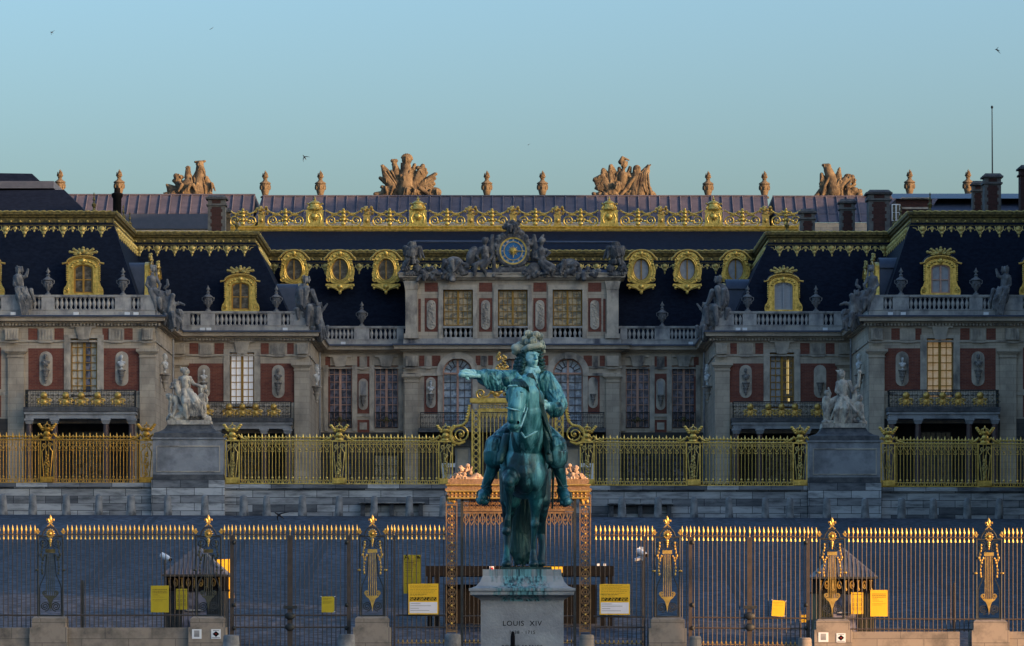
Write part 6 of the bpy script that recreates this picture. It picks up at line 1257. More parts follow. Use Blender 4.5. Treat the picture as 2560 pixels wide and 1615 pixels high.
# saddle cloth and holsters
sc_ = Sculpt(DS)
for s in (-1, 1):
    x = 1312 + s * 56
    for i in range(8): f = i / 7; sc_.ch([(1312 + s * (22 + 4 * f), 1078, -40 + 110 * f), (x - s * 6, 1110, -48 + 125 * f), (x + s * 2, 1165, -46 + 125 * f)], [12, 11, 8])
    sc_.ch([(1312 + s * 46, 1108, -92), (1312 + s * 58, 1138, -104), (1312 + s * 61, 1152, -108)], [11, 10.5, 9]); sc_.c((1312 + s * 44, 1098, -86), (1312 + s * 52, 1118, -96), 15, 12)
sc_.build('saddle_cloth', 'bronzedark', horse, 1.8, 2)

# rider: one continuous body
r = Sculpt(DS)
r.c((1322, 1064, 30), (1332, 1005, 12), 36, 32); r.c((1332, 1005, 10), (1332, 962, 0), 33, 37); r.e((1334, 958, -4), 40, 26, 30); r.c((1310, 948, 0), (1360, 952, 0), 22, 22); r.c((1326, 940, -4), (1326, 908, -10), 16, 13)
# head, three-quarter to the viewer's right
r.e((1328, 893, -14), 18, 20, 25); r.e((1331, 902, -20), 14.5, 15, 17); r.e((1334, 912, -24), 8, 8, 7); r.e((1334, 886, -26), 12, 9, 9); r.ch([(1339, 886, -33), (1341, 896, -38)], [2.6, 3.6]); r.e((1341, 896.5, -36), 4.2, 3.4, 2.6)
r.e((1325, 902, -28), 7, 6, 6.5); r.e((1342, 902, -25), 4, 5, 5.5); r.e((1335.5, 905.0, -33.5), 6, 3, 1.5); r.e((1335.5, 908.6, -33), 5, 3, 1.8); r.c((1326, 884, -33), (1336, 884.5, -35), 1.6); r.c((1342, 884.5, -33), (1348, 885, -27), 1.5); r.e((1330, 888.5, -32), 3.6, 2.4, 1.8); r.e((1345, 889, -29.5), 2.6, 2.2, 1.7); r.e((1335, 917, -24), 8, 7, 4)
# outstretched arm and hand round the baton
r.ch([(1296, 948, -2), (1262, 950, -30), (1234, 950, -60), (1212, 943, -88)], [25, 25, 27, 21]); r.e((1240, 962, -58), 24, 22, 17); r.ch([(1214, 942, -90), (1196, 937, -108), (1180, 935, -122)], [15, 12, 12])
r.e((1170, 934, -132), 14, 9, 10, -10)
for i, (fx, fy) in enumerate(((1158, 931), (1160, 935.5), (1163, 940), (1167, 944))): r.ch([(1172 + i, fy - 2, -138), (fx, fy - 3, -146), (fx - 4 + i, fy + 2, -150 + i), (fx + 4, fy + 4, -146)], [4.2, 3.8, 3.4, 2.6])
r.ch([(1176, 928, -134), (1164, 925, -144), (1152, 929, -150)], [4.4, 3.8, 3])
for i in range(7): r.ch([(1212 + i * 9, 930 + (i % 2) * 4, -98 + i * 9), (1208 + i * 10, 950, -112 + i * 11), (1218 + i * 9, 970 + (i % 3) * 3, -96 + i * 9)], [4, 4.5, 3.5])
# other arm, hand at the hip
r.ch([(1364, 950, -2), (1382, 978, 0), (1396, 1008, -12)], [24, 24, 22]); r.ch([(1398, 1012, -12), (1386, 1024, -34), (1374, 1018, -54)], [21, 19, 14]); r.e((1392, 1000, -10), 20, 20, 24); r.e((1391, 1028, -24), 19, 18, 16)
r.ch([(1374, 1017, -54), (1364, 1014, -64)], [10, 10]); r.e((1361, 1014, -68), 10, 8, 10)
for i in range(4): r.ch([(1362, 1006 + i * 5.5, -72), (1354, 1007 + i * 5.5, -78), (1352, 1010 + i * 5.5, -72)], [3.6, 3.4, 2.6])
r.ch([(1366, 1004, -70), (1358, 1000, -78)], [4, 3])
for i in range(6): r.ch([(1374 + i * 3, 976 + i * 4, -24 - i), (1390 + i * 2, 986 + i * 5, -26 - i), (1404, 990 + i * 6, -16)], [3.5, 4, 3])
for i in range(5): r.ch([(1372 + i * 7, 1008 + i * 2, -52 + i * 5), (1380 + i * 6, 1026, -56 + i * 6), (1378 + i * 7, 1044 - i * 2, -42 + i * 5)], [3, 3.5, 3])
# thighs, boots with wide cuffs, feet
for s, kx, ax, fx, fy in ((-1, 1236, 1216, 1208, 1243), (1, 1393, 1406, 1412, 1246)):
    r.ch([(1318 + s * 24, 1072, 20), (1316 + s * 62, 1104, -35), (kx, 1124, -62)], [31, 29, 23])
    r.ch([(kx + s * -2, 1112, -62), (kx - s * 1, 1136, -60)], [25, 27.5]); r.ch([(kx, 1138, -60), (kx, 1144, -60)], [28.5, 27]); r.ch([(kx, 1140, -58), (kx - s * -5, 1172, -46), (ax, 1210, -32), (ax + s * 1, 1226, -32)], [17, 16.5, 12, 12.5]); r.ch([(ax - 12, 1216, -42), (ax, 1222, -48), (ax + 12, 1216, -42)], 3)
    r.ch([(ax, 1228, -30), (fx, fy - 6, -66), (fx + s * 1, fy, -88)], [15, 14, 12]); r.ch([(fx - s * 2, fy + 4, -74), (fx + s * 7, fy + 9, -96)], [12, 10.5]); r.c((fx - 7, fy + 12, -92), (fx + 9, fy + 12, -92), 6); r.c((fx + s * -2 + 2, fy + 12, -20), (fx + 2, fy + 4, -16), 10, 12)
r.ch([(1208, 1222, -44), (1218, 1218, -54), (1228, 1226, -44)], 3)
for s in (-1, 1):   # coat skirts
    for i in range(9): f = i / 8; r.ch([(1324 + s * (20 + 4 * f), 1054, -20 + 40 * f), (1320 + s * (52 + 8 * f), 1074 + 6 * f, -44 + 70 * f), (1318 + s * (72 + 12 * f), 1104 + 8 * (i % 2), -56 + 85 * f)], [9, 8.5 if i % 2 else 6, 7 if i % 2 else 4.5])
for i in range(7): r.e((1330 + 1.0 * i, 955 + i * 14, -34 + i * 2), 3, 3, 3)
for i in range(5): r.ch([(1312 + i * 11, 938, -30), (1316 + i * 8, 948, -36), (1320 + i * 6, 962 + (i % 2) * 5, -36)], [5, 5, 3])
rider = r.build('rider', 'bronzecloth', st, 1.0, 1)
rider.data.materials.append(M['bronzepale']); rider.data.materials.append(M['bronze']); zk = r.q((1300, 1128, -60)).z - org(rider).z
fc, hc, h2 = r.q((1330, 900, -20)) - org(rider), r.q((1166, 934, -140)) - org(rider), r.q((1361, 1012, -70)) - org(rider)
for p in rider.data.polygons:
    if p.center.z < zk: p.material_index = 2
    if (p.center - fc).length < .19 or (p.center - hc).length < .16 or (p.center - h2).length < .085: p.material_index = 1
cv = Sculpt(DS); cv.ch([(1312, 926, -20), (1326, 931, -28), (1344, 927, -22)], 8); cv.ch([(1310, 920, -16), (1326, 923, -27), (1343, 920, -20)], 6); cv.ch([(1324, 932, -30), (1328, 948, -37), (1326, 962, -38)], [7, 7, 4]); cv.ch([(1332, 932, -30), (1338, 946, -36), (1342, 958, -37)], [6, 6, 3])
cv.build('cravat', 'bronzepale', rider, 1.1, 1)
wg = Sculpt(DS); wr = random.Random(5)
def curl(x, y, d, n, dx, dd, r0):
    for i in range(n): wg.e((x + dx * i + wr.uniform(-3, 3), y + 8.5 * i, d + dd * i + wr.uniform(-3, 3)), r0, r0, r0 * .9); wg.ch([(x + dx * i - 6, y + 8.5 * i - 2, d + dd * i - 7), (x + dx * i, y + 8.5 * i + 3, d + dd * i - 10), (x + dx * i + 6, y + 8.5 * i - 1, d + dd * i - 6)], 2.3)
for j in range(4): curl(1312 - j * 4.5, 878 + j * 1, -18 + j * 9, 6, -1.2 - j * .2, 0.4, 7.5)
curl(1309, 905, -24, 4, -2.2, 0, 8); curl(1300, 915, -16, 4, -1.5, 1, 8); curl(1351, 882, -6, 7, .9, -.5, 6); curl(1355, 900, 0, 6, 1.1, 0, 6); curl(1349, 918, -12, 4, 1.5, 0, 5.5)
for i in range(8): wg.e((1312 + 5.2 * i, 876 + .28 * (i - 3.5) ** 2 * .5, -30 + abs(i - 4) * 1.5), 4.2, 4, 4)
wg.e((1326, 895, 12), 26, 18, 30); wg.build('wig', 'bronzedark', rider, 1.1, 1)
ht = Sculpt(DS); ht.e((1334, 868, -8), 27, 26, 13, -10); ht.ch([(1304, 880, -10), (1322, 868, -32), (1346, 864, -28), (1358, 866, -8)], [6, 8, 8, 7]); ht.e((1326, 874, 8), 26, 20, 14)
ht.e((1292, 872, -4), 15, 17, 12, 30); ht.e((1302, 866, 0), 14, 16, 12, 30); ht.e((1288, 880, -2), 9, 12, 8); ht.c((1356, 862, 0), (1359, 880, 4), 7, 5)
hat = ht.build('hat', 'cream', rider, 1.1, 2)
pl = Sculpt(DS)
for x, y, d, a, c_ in ((1321, 834, -8, 11, 9.5), (1340, 837, -14, 11, 10), (1350, 842, -6, 9, 10), (1333, 852, -26, 10, 11), (1355, 858, -14, 7, 8), (1359, 868, -10, 6, 7), (1311, 848, -12, 8, 9), (1317, 855, -18, 7, 8), (1330, 842, 4, 15, 12), (1306, 858, -8, 8, 8)):
    pl.e((x, y, d), a, a, c_, wr.uniform(-20, 20))
    for e in (-.55, 0, .55): pl.ch([(x + e * a, y - c_ * .75, d - a * .55), (x + e * a * 1.25, y, d - a * .92), (x + e * a, y + c_ * .75, d - a * .55)], 1.3)
pl.build('plume', 'plumecream', hat, .9, 1)
bt = Sculpt(DS); bt.c((1196, 940, -120), (1153, 937, -158), 6.2, 7); bt.build('baton', 'bronzepale', rider, 1.2, 1)
sw_ = Sculpt(DS); sw_.c((1384, 1150, 30), (1381, 1270, 90), 4, 2.6); sw_.c((1372, 1150, 26), (1396, 1152, 34), 3); sw_.build('sword', 'bronzedark', rider, 1.2, 0)
for s, ax, fy in ((-1, 1208, 1252), (1, 1412, 1255)):
    q = Sculpt(DS); q.c((ax - 17, fy - 2, -62), (ax + 17, fy - 2, -62), 3); q.ch([(ax - 17, fy, -62), (ax - 15, fy - 22, -60), (ax - s * 2, fy - 34, -52), (ax + 15, fy - 22, -60), (ax + 17, fy, -62)], 2); q.ch([(ax - s * 2, fy - 34, -52), (1312 + s * 62, 1160, -48)], 1.6); q.build('stirrup', 'bronzedark', horse, 1.0, 0)
MB().box(X(1252, DS), X(1378, DS), DS - .85, DS + 1.45, Z(1425, DS), Z(1419, DS)).build('bronze_base', 'bronzedark', st)

# pedestal
k = DS / F; xp = X(1305, DS); fy = DS - .95
pd = thing('stone_plinth', 'pale stone pedestal with carved inscription, carrying the bronze rider', 'pedestal', (xp, DS, -1.7))
m = MB(); prof = [(97, 1425), (97, 1441), (99, 1444), (104, 1456), (113, 1466), (124, 1471), (131, 1472), (131, 1478), (128, 1480), (127, 1488), (120, 1491), (110, 1495), (103, 1501), (102, 1504)]
def lvl(hw, py): return hw * k, Z(py, DS)
for i in range(len(prof) - 1):
    (a, z1), (b_, z0) = lvl(*prof[i]), lvl(*prof[i + 1]); m.frus(xp, DS + .3, z0, z1, b_, .62 + b_, a, .62 + a)
m.build('moulded_cap', 'nearpedstain', pd, smooth=True)
ff = DS + .3 - (.62 + 102 * k) ; MB().box(xp - 102 * k, xp + 102 * k, ff, DS + .3 + .62 + 102 * k, -1.25, Z(1504, DS)).build('die', 'nearped', pd); MB().box(xp - 118 * k, xp + 118 * k, ff - .1, DS + 1.6, -1.72, -1.25).build('foot', 'nearped', pd)
stn = MB(); rs = random.Random(4)
words('inscription', 'LOUIS  XIV', 17.5 * k, 'black', pd, (xp, ff - .002, Z(1564, DS)), .002); words('inscription', '1638 - 1715', 11.5 * k, 'black', pd, (xp, ff - .002, Z(1584, DS)), .002); words('inscription', 'ROI DE FRANCE', 12.5 * k, 'black', pd, (xp, ff - .002, Z(1620, DS)), .002)
# ------------------------------------------------------------------ outer railing with gilded spears, central gate, kiosks, signs
DF = 100.0; kf = DF / F
def RY(px): return 0 if px < 1300 else min(8, (px - 1480) / 1000 * 9 + 1)   # the railing drops a little to the right
def FZ(py, px): return Z(py + RY(px), DF)
LF = Z(1336, DF) - Z(1568, DF)
def fbar(h):
    return MB().tube([(0, 0, 0), (0, 0, h)], .0125, 6).mesh('bar', 'bar')
def spear(big=1.0):
    m = MB().lathe(0, 0, 0, [(.012, -.125), (.034, -.12), (.03, -.10), (.015, -.055), (.024, -.03), (.012, -.01), (.011, .03), (.018, .045), (.022, .07), (.036, .11), (.03, .135), (.003, .24)], 8, big, .88, .88); return m.mesh('spearhead', 'gildpaint')
SPEAR, SPEAR2 = spear(), spear(1.12); FB = {}
def rail_panel(name, label, pa, pb, ybot, step=11.0, lower=(), solid=None, group='railing panels across the photo', dog=False, ytop=1336):
    a, b = X(pa, DF), X(pb, DF); z0 = FZ(ybot, (pa + pb) / 2); o = thing(name, label, 'railing' if 'gate' not in name else 'gate', ((a + b) / 2, DF, z0), group); n = max(1, round((pb - pa) / step))
    za, zb_ = FZ(ytop, pa), FZ(ytop, pb)
    MB().tube([(a, DF, za), (b, DF, zb_)], .02, 5).build('rail', 'bar', o)
    for yl in lower: MB().tube([(a, DF, FZ(yl, pa)), (b, DF, FZ(yl, pb))], .022, 5).build('rail', 'bar', o)
    for i in range(n):
        px = pa + (pb - pa) * (i + .5) / n; x = X(px, DF); h = round(FZ(ytop, px) - z0, 3)
        if h not in FB: FB[h] = fbar(h)
        q = inst('bar', FB[h], o, Vector((x, DF, z0)) - org(o)); inst('spearhead', SPEAR, q, (0, 0, h))
        if dog: inst('dog_spike', DOG, q, (0, 0, FZ(1606, px) - z0))
    return o
DOG = MB().lathe(0, 0, 0, [(.01, 0), (.022, .03), (.004, .1)], 6).tube([(.055, 0, -.02), (.02, 0, 0), (0, 0, -.05), (-.02, 0, 0), (-.055, 0, -.02)], .011, 4).mesh('dog_spike', 'gildpaint')
rail_panel('iron_railing', 'iron railing beyond the left photo edge', -330, -32, 1568, lower=(1538,)); rail_panel('iron_railing', 'lit railing beyond the right photo edge', 2602, 2860, 1572, lower=(1540,)); rail_panel('iron_railing', 'iron railing with dim gilded spears cut by the left photo edge', -30, 93, 1568, lower=(1538,)); rail_panel('iron_railing', 'long iron railing with gilded spears behind the square yellow notice, left', 163, 487, 1568, lower=(1538,)); rail_panel('iron_railing', 'short iron railing between the left kiosk pillar and the double gate', 556, 576, 1640)
rail_panel('iron_gate', 'left leaf of the left iron double gate with gilded spears', 584, 718, 1650, lower=(1538, 1568)); rail_panel('iron_gate', 'right leaf of the left iron double gate, with small yellow notice', 733, 868, 1650, lower=(1538, 1568)); rail_panel('iron_railing', 'short iron railing between double gate and left lit pillar', 876, 898, 1545); rail_panel('iron_railing', 'short iron railing right of the left lit pillar', 964, 984, 1640)
rail_panel('iron_railing', 'bright gilded spear railing left of the great gate, behind yellow white board', 990, 1115, 1650, lower=(1538, 1568), dog=True); rail_panel('iron_railing', 'gilded spear railing right of the great gate, behind yellow white board', 1484, 1608, 1650, lower=(1540, 1566), dog=True)
rail_panel('iron_railing', 'short iron railing left of the right lit pillar', 1614, 1636, 1640); rail_panel('iron_railing', 'short iron railing between the right lit pillar and the right double gate', 1700, 1722, 1640); rail_panel('iron_gate', 'left leaf of the right iron double gate with lit spears', 1730, 1866, 1650, lower=(1540, 1566), dog=True); rail_panel('iron_gate', 'right leaf of the right iron double gate, with tilted yellow notice', 1881, 2016, 1650, lower=(1540, 1566), dog=True)
rail_panel('iron_railing', 'short iron railing left of the right kiosk pillar', 2024, 2046, 1570); rail_panel('iron_railing', 'long lit spear railing right of the right kiosk', 2116, 2438, 1572, lower=(1540, 1566)); rail_panel('iron_railing', 'lit spear railing cut by the right photo edge', 2506, 2600, 1572, lower=(1540,))
SP2 = SPEAR2
for px, w_, lab in ((580, 10, 'gate post with hinge at the left end of the left double gate'), (725, 13, 'thick meeting post with lock in the left double gate'), (872, 10, 'gate post at the right end of the left double gate'), (986, 5, 'slim railing post right of the left lit pillar'), (1611, 5, 'slim railing post left of the right lit pillar'), (1726, 9, 'gate post at the left end of the right double gate'), (1874, 12, 'thick meeting post with lock in the right double gate'), (2020, 9, 'gate post at the right end of the right double gate')):
    x = X(px, DF); o = thing('gate_post', lab, 'post', (x, DF, Z(1650, DF)), 'posts of the iron gates'); hw = w_ * kf / 2; zt = FZ(1338, px)
    MB().box(x - hw, x + hw, DF - .04, DF + .04, Z(1660, DF), zt).build('shaft', 'bar', o); inst('spearhead', SP2, o, Vector((x, DF, zt)) - org(o))
    if w_ > 10: MB().box(x - .16, x + .18, DF - .09, DF - .041, Z(1522, DF), Z(1514, DF)).ell((x, DF - .06, Z(1540, DF)), .13, .05, .1, 8, 5).ell((x, DF - .06, Z(1568, DF)), .12, .05, .1, 8, 5).build('lock', 'iron', o)
    elif w_ > 8: m = MB(); [m.ell((x + (.05 if px in (580, 1726) else -.05), DF - .04, Z(yy, DF)), .05, .05, .06, 8, 5) for yy in (1356, 1512, 1570)]; m.build('hinge', 'iron', o)

# lyre pillars on stone blocks
def lyre_meshes():
    k = kf; z = lambda py: (1540 - py) * k; fr = MB()
    for s in (-1, 1):
        fr.tube([(s * 31 * k, 0, 0), (s * 31 * k, 0, z(1338))], .024, 6); fr.spiral(s * 17 * k, z(1357), 0, 13 * k, 2 * k, PI / 2 - s * .3, 2.0 * s, .014, 30, 5); fr.tube([(s * 5 * k, 0, z(1350)), (s * 6 * k, 0, z(1368)), (s * 12 * k, 0, z(1372))], .014, 5)
        fr.spiral(s * 14 * k, z(1515), 0, 12 * k, 2 * k, -PI / 2 if s > 0 else -PI / 2, -2.2 * s, .015, 34, 5); fr.tube([(s * 27 * k, 0, z(1538)), (s * 27 * k, 0, z(1470)), (s * 25 * k, 0, z(1460)), (s * 14 * k, 0, z(1435)), (s * 10 * k, 0, z(1385))], .016, 5)
    fr.tube([(x * k, 0, z(y)) for x, y in ((-31, 1338), (-20, 1338), (-17, 1328), (-10, 1319), (0, 1316), (10, 1319), (17, 1328), (20, 1338), (31, 1338))], .022, 6)
    for y in (1538, 1340): fr.tube([(-31 * k, 0, z(y)), (31 * k, 0, z(y))], .022, 5)
    go = MB(); go.ell((0, -.03, z(1333)), 5 * k, .035, 6 * k, 12, 8); go.ell((0, -.06, z(1333)), 2.6 * k, .03, 3.4 * k, 8, 5)
    for i in range(12): a = 2 * PI * i / 12; go.tube([(5 * k * math.cos(a), -.02, z(1333) + 6 * k * math.sin(a)), (8.5 * k * math.cos(a), -.02, z(1333) + 9.5 * k * math.sin(a)), (11.5 * k * math.cos(a), -.01, z(1333) + 12.5 * k * math.sin(a))], [.018, .026, .008], 5)
    for i in range(4): go.ell((0, -.02, z(1348 + i * 5)), (4.5 - i * .8) * k, .03, 4 * k, 8, 5)
    fl = MB(); fl.lathe(0, 0, z(1306), [(.014, 0), (.03, .05), (.042, .11), (.032, .15), (.004, .20)], 9, 1, 1, .7); fl.box(-6 * k, 6 * k, -.03, .03, z(1306), z(1303.5))
    for s in (-1, 1): fl.tube([(s * 1.5 * k, 0, z(1305)), (s * 5 * k, 0, z(1297)), (s * 8.5 * k, 0, z(1297)), (s * 9 * k, 0, z(1301))], [.02, .026, .022, .01], 6); fl.tube([(0, 0, z(1306)), (s * 4 * k, 0, z(1312)), (s * 9 * k, 0, z(1315))], [.02, .02, .01], 5)
    sf = MB(); sf.ell((0, 0, z(1325)), 3 * k, .025, 6 * k, 8, 5); sf.tube([(0, 0, z(1333)), (-4.5 * k, 0, z(1326))], [.02, .025], 5); sf.tube([(0, 0, z(1333)), (4.5 * k, 0, z(1326))], [.02, .025], 5); sf.ell((0, 0, z(1333)), 3 * k, .025, 2 * k, 8, 5)
    ba = MB(); ba.box(-12 * k, 12 * k, -.05, .04, z(1381), z(1372))
    st_ = MB()
    for i in range(5): st_.tube([((i - 2) * 4 * k, -.01, z(1382)), ((i - 2) * 5 * k, -.01, z(1488))], .011, 5)
    cu = MB(); cu.prism([(-16 * k, z(1488)), (16 * k, z(1488)), (15 * k, z(1491)), (8 * k, z(1496)), (4 * k, z(1505)), (1.5 * k, z(1516)), (0, z(1528)), (-1.5 * k, z(1516)), (-4 * k, z(1505)), (-8 * k, z(1496)), (-15 * k, z(1491))], -.05, .04)
    for s in (-1, 1): cu.spiral(s * 14 * k, z(1481), -.01, 6 * k, 1.5 * k, -PI / 2, 1.5 * s, .015, 16, 5)
    ga_ = MB(); rr = random.Random(9)
    for s in (-1, 1):
        for x, y in ((19, 1354), (19, 1362), (20, 1369), (22, 1378), (25, 1386), (22, 1392), (18, 1398), (20, 1407), (21, 1416), (21, 1424), (20, 1432), (14, 1387), (17, 1392)): ga_.ell((s * x * k, -.03, z(y)), rr.uniform(2, 3.6) * k, .03, rr.uniform(3, 4.6) * k, 7, 5)
        ga_.tube([(s * 19 * k, -.02, z(1352)), (s * 23 * k, -.02, z(1375)), (s * 21 * k, -.02, z(1400)), (s * 21 * k, -.02, z(1436))], .011, 5); ga_.ell((s * 33 * k, -.03, z(1424)), 5 * k, .03, 3 * k, 8, 5)
    return [(n, b.mesh(n, mm)) for n, b, mm in (('lyre_frame', fr, 'iron'), ('sun_mask', go, 'gildpaint'), ('fleur_de_lis', fl, 'gildpaint'), ('side_fleur', sf, 'gildpaint'), ('top_bar', ba, 'gildpaint'), ('lyre_string', st_, 'gildpaint'), ('cup_bracket', cu, 'gildpaint'), ('garland', ga_, 'gildpaint'))]
LY = lyre_meshes(); SFL = dict(LY)['side_fleur']; SHADED_LYRE = {}
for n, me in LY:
    if n in ('top_bar', 'lyre_string', 'cup_bracket', 'garland'): q = me.copy(); q.materials.clear(); q.materials.append(M['goldold' if n == 'top_bar' else 'shadedgilt']); SHADED_LYRE[n] = q
for px, lab in ((126, 'dark lyre pillar with gilt sun mask at the far left of the railing'), (521, 'dark lyre pillar with sun mask in front of the left kiosk'), (931, 'lit gilded lyre pillar with sun mask, left of the great gate'), (1668, 'lit gilded lyre pillar with sun mask, right of the great gate'), (2080, 'gilded lyre pillar with sun mask in front of the right kiosk'), (2472, 'lit gilded lyre pillar with sun mask nearest the right photo edge')):
    zb_ = FZ(1541, px); x = X(px, DF); o = thing('lyre_pillar', lab, 'pillar', (x, DF, zb_), 'lyre pillars of the outer railing')
    for n, me in LY:
        if n == 'side_fleur': continue
        inst(n, SHADED_LYRE.get(n, me) if px < 600 else me, o, (0, 0, 0))
    for s_ in (-1, 1): inst('side_fleur', SFL, o, (s_ * 32 * kf, 0, 0))
    a = thing('pillar_base', lab.split(' pillar')[0].replace('dark', 'dull').replace('lit gilded', 'pale') .replace('gilded', 'sunlit') + ' pillar stone base block, ' + {126: 'far left', 521: 'by the left kiosk', 931: 'left of the great gate', 1668: 'right of the great gate', 2080: 'by the right kiosk', 2472: 'nearest the right edge'}[px], 'base', (x, DF, -1.1), 'stone base blocks of the pillars')
    c = lambda w0, y0, w1, y1, d0, d1: MB().frus(x, DF, FZ(y1, px), FZ(y0, px), w1 * kf, d1, w0 * kf, d0)
    c(36, 1541, 41, 1546, .3, .36).frus(x, DF, FZ(1568, px), FZ(1546, px), 42 * kf, .38, 42 * kf, .38).build('cap_block', 'fencestone', a); MB().box(x - 47 * kf, x + 47 * kf, DF - .42, DF + .42, -1.15, FZ(1568, px)).build('block', 'fencestone', a)
for a, b, lab in ((-340, 78, 'low stained stone wall under the railing at the left photo edge'), (174, 473, 'long low stained stone wall under the left railing'), (2128, 2396, 'sunlit low stone wall under the right railing'), (2520, 2870, 'sunlit low stone wall at the right photo edge')):
    x0, x1 = X(a, DF), X(b, DF); o = tag(MB().box(x0, x1, DF - .3, DF + .3, -1.15, FZ(1569 if a < 1300 else 1571, min(2540, (a + b) / 2))).build('railing_wall', 'fencestone'), lab, 'wall', 'low walls under the railing')

# the great gate in the middle
o = thing('great_gate', 'rose gilded great gate with ringed piers and carved entablature behind the horse', 'gate', P(1296, 1640, DF)); y = DF
for s in (-1, 1):
    xc = X(1296 + s * 167, DF); p = MB()
    for e in (-13, 13): p.box(xc + e * kf - .014, xc + e * kf + .014, y - .05, y + .05, Z(1660, DF), Z(1236, DF))
    for yy in (1262, 1240, 1578): p.box(xc - 15 * kf, xc + 15 * kf, y - .06, y + .06, Z(yy, DF) - .02, Z(yy, DF) + .02)
    pr = p.build('gate_pier', 'rosegilt', o); r = MB(); g_ = MB()
    for i in range(14):
        z = Z(1570 - i * 22.4, DF); rad = .095
        for e in (-1, 1): r.tube([(xc + rad * math.cos(a), y - .02, z + rad * math.sin(a)) for a in [PI / 2 + e * (.35 + 2.45 * q / 8) for q in range(9)]], .013, 5); r.spiral(xc + e * .045, z + .055, y - .02, .04, .012, 0, 1.2 * e, .011, 10, 4); r.spiral(xc + e * .045, z - .055, y - .02, .04, .012, 0, -1.2 * e, .011, 10, 4)
        r.tube([(xc + .04 * math.cos(a * PI / 4), y - .02, z + .04 * math.sin(a * PI / 4)) for a in range(9)], .013, 5); g_.ell((xc, y - .04, z + .11), .032, .03, .035, 7, 5)
    r.build('ring_ornament', 'rosegilt', pr); g_.build('gilded_boss', 'gildpaint', pr); q = MB()
    for i in range(10): q.ell((xc + random.uniform(-.08, .08), y - .05, Z(1250, DF) + random.uniform(-.09, .09)), .045, .04, .06, 7, 5)
    q.build('capital', 'gildpaint', pr)
    MB().box(xc - s * 26 * kf - .035, xc - s * 26 * kf + .035, y - .03, y + .05, Z(1660, DF), Z(1246, DF)).build('leaf_stile', 'iron', o)
m = MB(); xl, xr = X(1296 - 186, DF), X(1296 + 186, DF); k_ = kf
for a, b, e in ((1246, 1238, 12), (1238, 1228, 8), (1228, 1222, 3), (1222, 1213, 8), (1213, 1209, 14)): m.box(xl + e * k_, xr - e * k_, y - .12 - (20 - e) * .006, y + .2, Z(a, DF), Z(b, DF))
m.build('entablature', 'gatestone', o); gm = MB()
for yy, e in ((1246, 10), (1229, 6), (1213, 5)): gm.tube([(xl + e * k_, y - .26, Z(yy, DF)), (xr - e * k_, y - .26, Z(yy, DF))], .022, 6)
n = 34
for i in range(n): x = xl + 14 * k_ + (xr - xl - 28 * k_) * (i + .5) / n; gm.ell((x, y - .19, Z(1234, DF)), .03, .03, .035, 7, 5); gm.ell((x, y - .17, Z(1242, DF)), .022, .03, .03, 6, 4)
gm.build('gilded_moulding', 'gildpaint', o); MB().box(xl + 10 * k_, xr - 10 * k_, y - .14, y + .18, Z(1209, DF), Z(1198, DF)).build('attic_block', 'gatestone', o)
for s in (-1, 1):
    q = Sculpt(DF, None if s < 0 else 1296); rr = random.Random(12)
    q.ch([(1128, 1203, 0), (1140, 1190, -3), (1158, 1192, -3), (1172, 1204, 0)], [6, 8, 8, 6]); q.e((1127, 1202, 0), 8, 8, 8); q.ch([(1152, 1196, -4), (1180, 1200, -4), (1205, 1202, -2)], [7, 7, 5]); q.ch([(1176, 1198, 0), (1192, 1190, 0), (1204, 1196, 0)], [8, 8, 5])
    for i in range(18): q.e((1163 + rr.uniform(-14, 14), 1177 + rr.uniform(-15, 15), rr.uniform(-8, 8)), rr.uniform(4, 7), 6, rr.uniform(4, 7), rr.uniform(-40, 40))
    for i in range(5): q.c((1160 + i * 4, 1176, 0), (1152 + i * 7, 1163 + abs(i - 2) * 2, 0), 3.5, 1.5)
    q.rough(60, 3, .3); q.build('helmet_sculpture', 'gatestat', o, .6, 1)
pn = MB(); fr = MB(); xl, xr = X(1296 - 138, DF), X(1296 + 138, DF)
for yy, r_ in ((1250, .02), (1275, .035), (1282, .018)): pn.box(xl, xr, y - r_, y + r_, Z(yy, DF) - r_, Z(yy, DF) + r_)
pn.build('rail', 'rosegilt', o); n = 20; sp_ = (xr - xl) / n; fg = MB()
for i in range(n):
    x = xl + sp_ * (i + .5)
    for e in (-1, 1): fr.spiral(x + e * .045, Z(1259, DF), y, .045, .012, PI / 2, 1.3 * e, .011, 12, 4); fr.spiral(x + e * .045, Z(1268, DF), y, .04, .012, -PI / 2, -1.3 * e, .011, 12, 4)
    fg.tube([(x - .015, y, Z(1284, DF)), (x - .022, y, Z(1288, DF)), (x - .055, y, Z(1296, DF)), (x - .055, y, Z(1303, DF)), (x - .02, y, Z(1309, DF)), (x, y, Z(1313, DF)), (x + .02, y, Z(1309, DF)), (x + .055, y, Z(1303, DF)), (x + .055, y, Z(1296, DF)), (x + .022, y, Z(1288, DF)), (x + .015, y, Z(1284, DF))], .0125, 5); fg.spiral(x, Z(1300, DF), y, .03, .01, 0, 1, .01, 8, 4)
fr.build('scroll_frieze', 'rosegilt', o); fg.build('ring_fringe', 'rosegilt', o)
n = 26; hb = Z(1282, DF) - Z(1655, DF); bm_ = MB().tube([(0, 0, 0), (0, 0, hb)], .0125, 6).mesh('bar', 'bar')
for i in range(n): x = xl + (xr - xl) * (i + .5) / n; q = inst('bar', bm_, o, Vector((x, y, Z(1655, DF))) - org(o)); inst('dog_spike', DOG, q, (0, 0, Z(1606, DF) - Z(1655, DF)))
for yy in (1540, 1566, 1603): MB().tube([(xl, y, Z(yy, DF)), (xr, y, Z(yy, DF))], .015, 5).build('rail', 'bar', o)

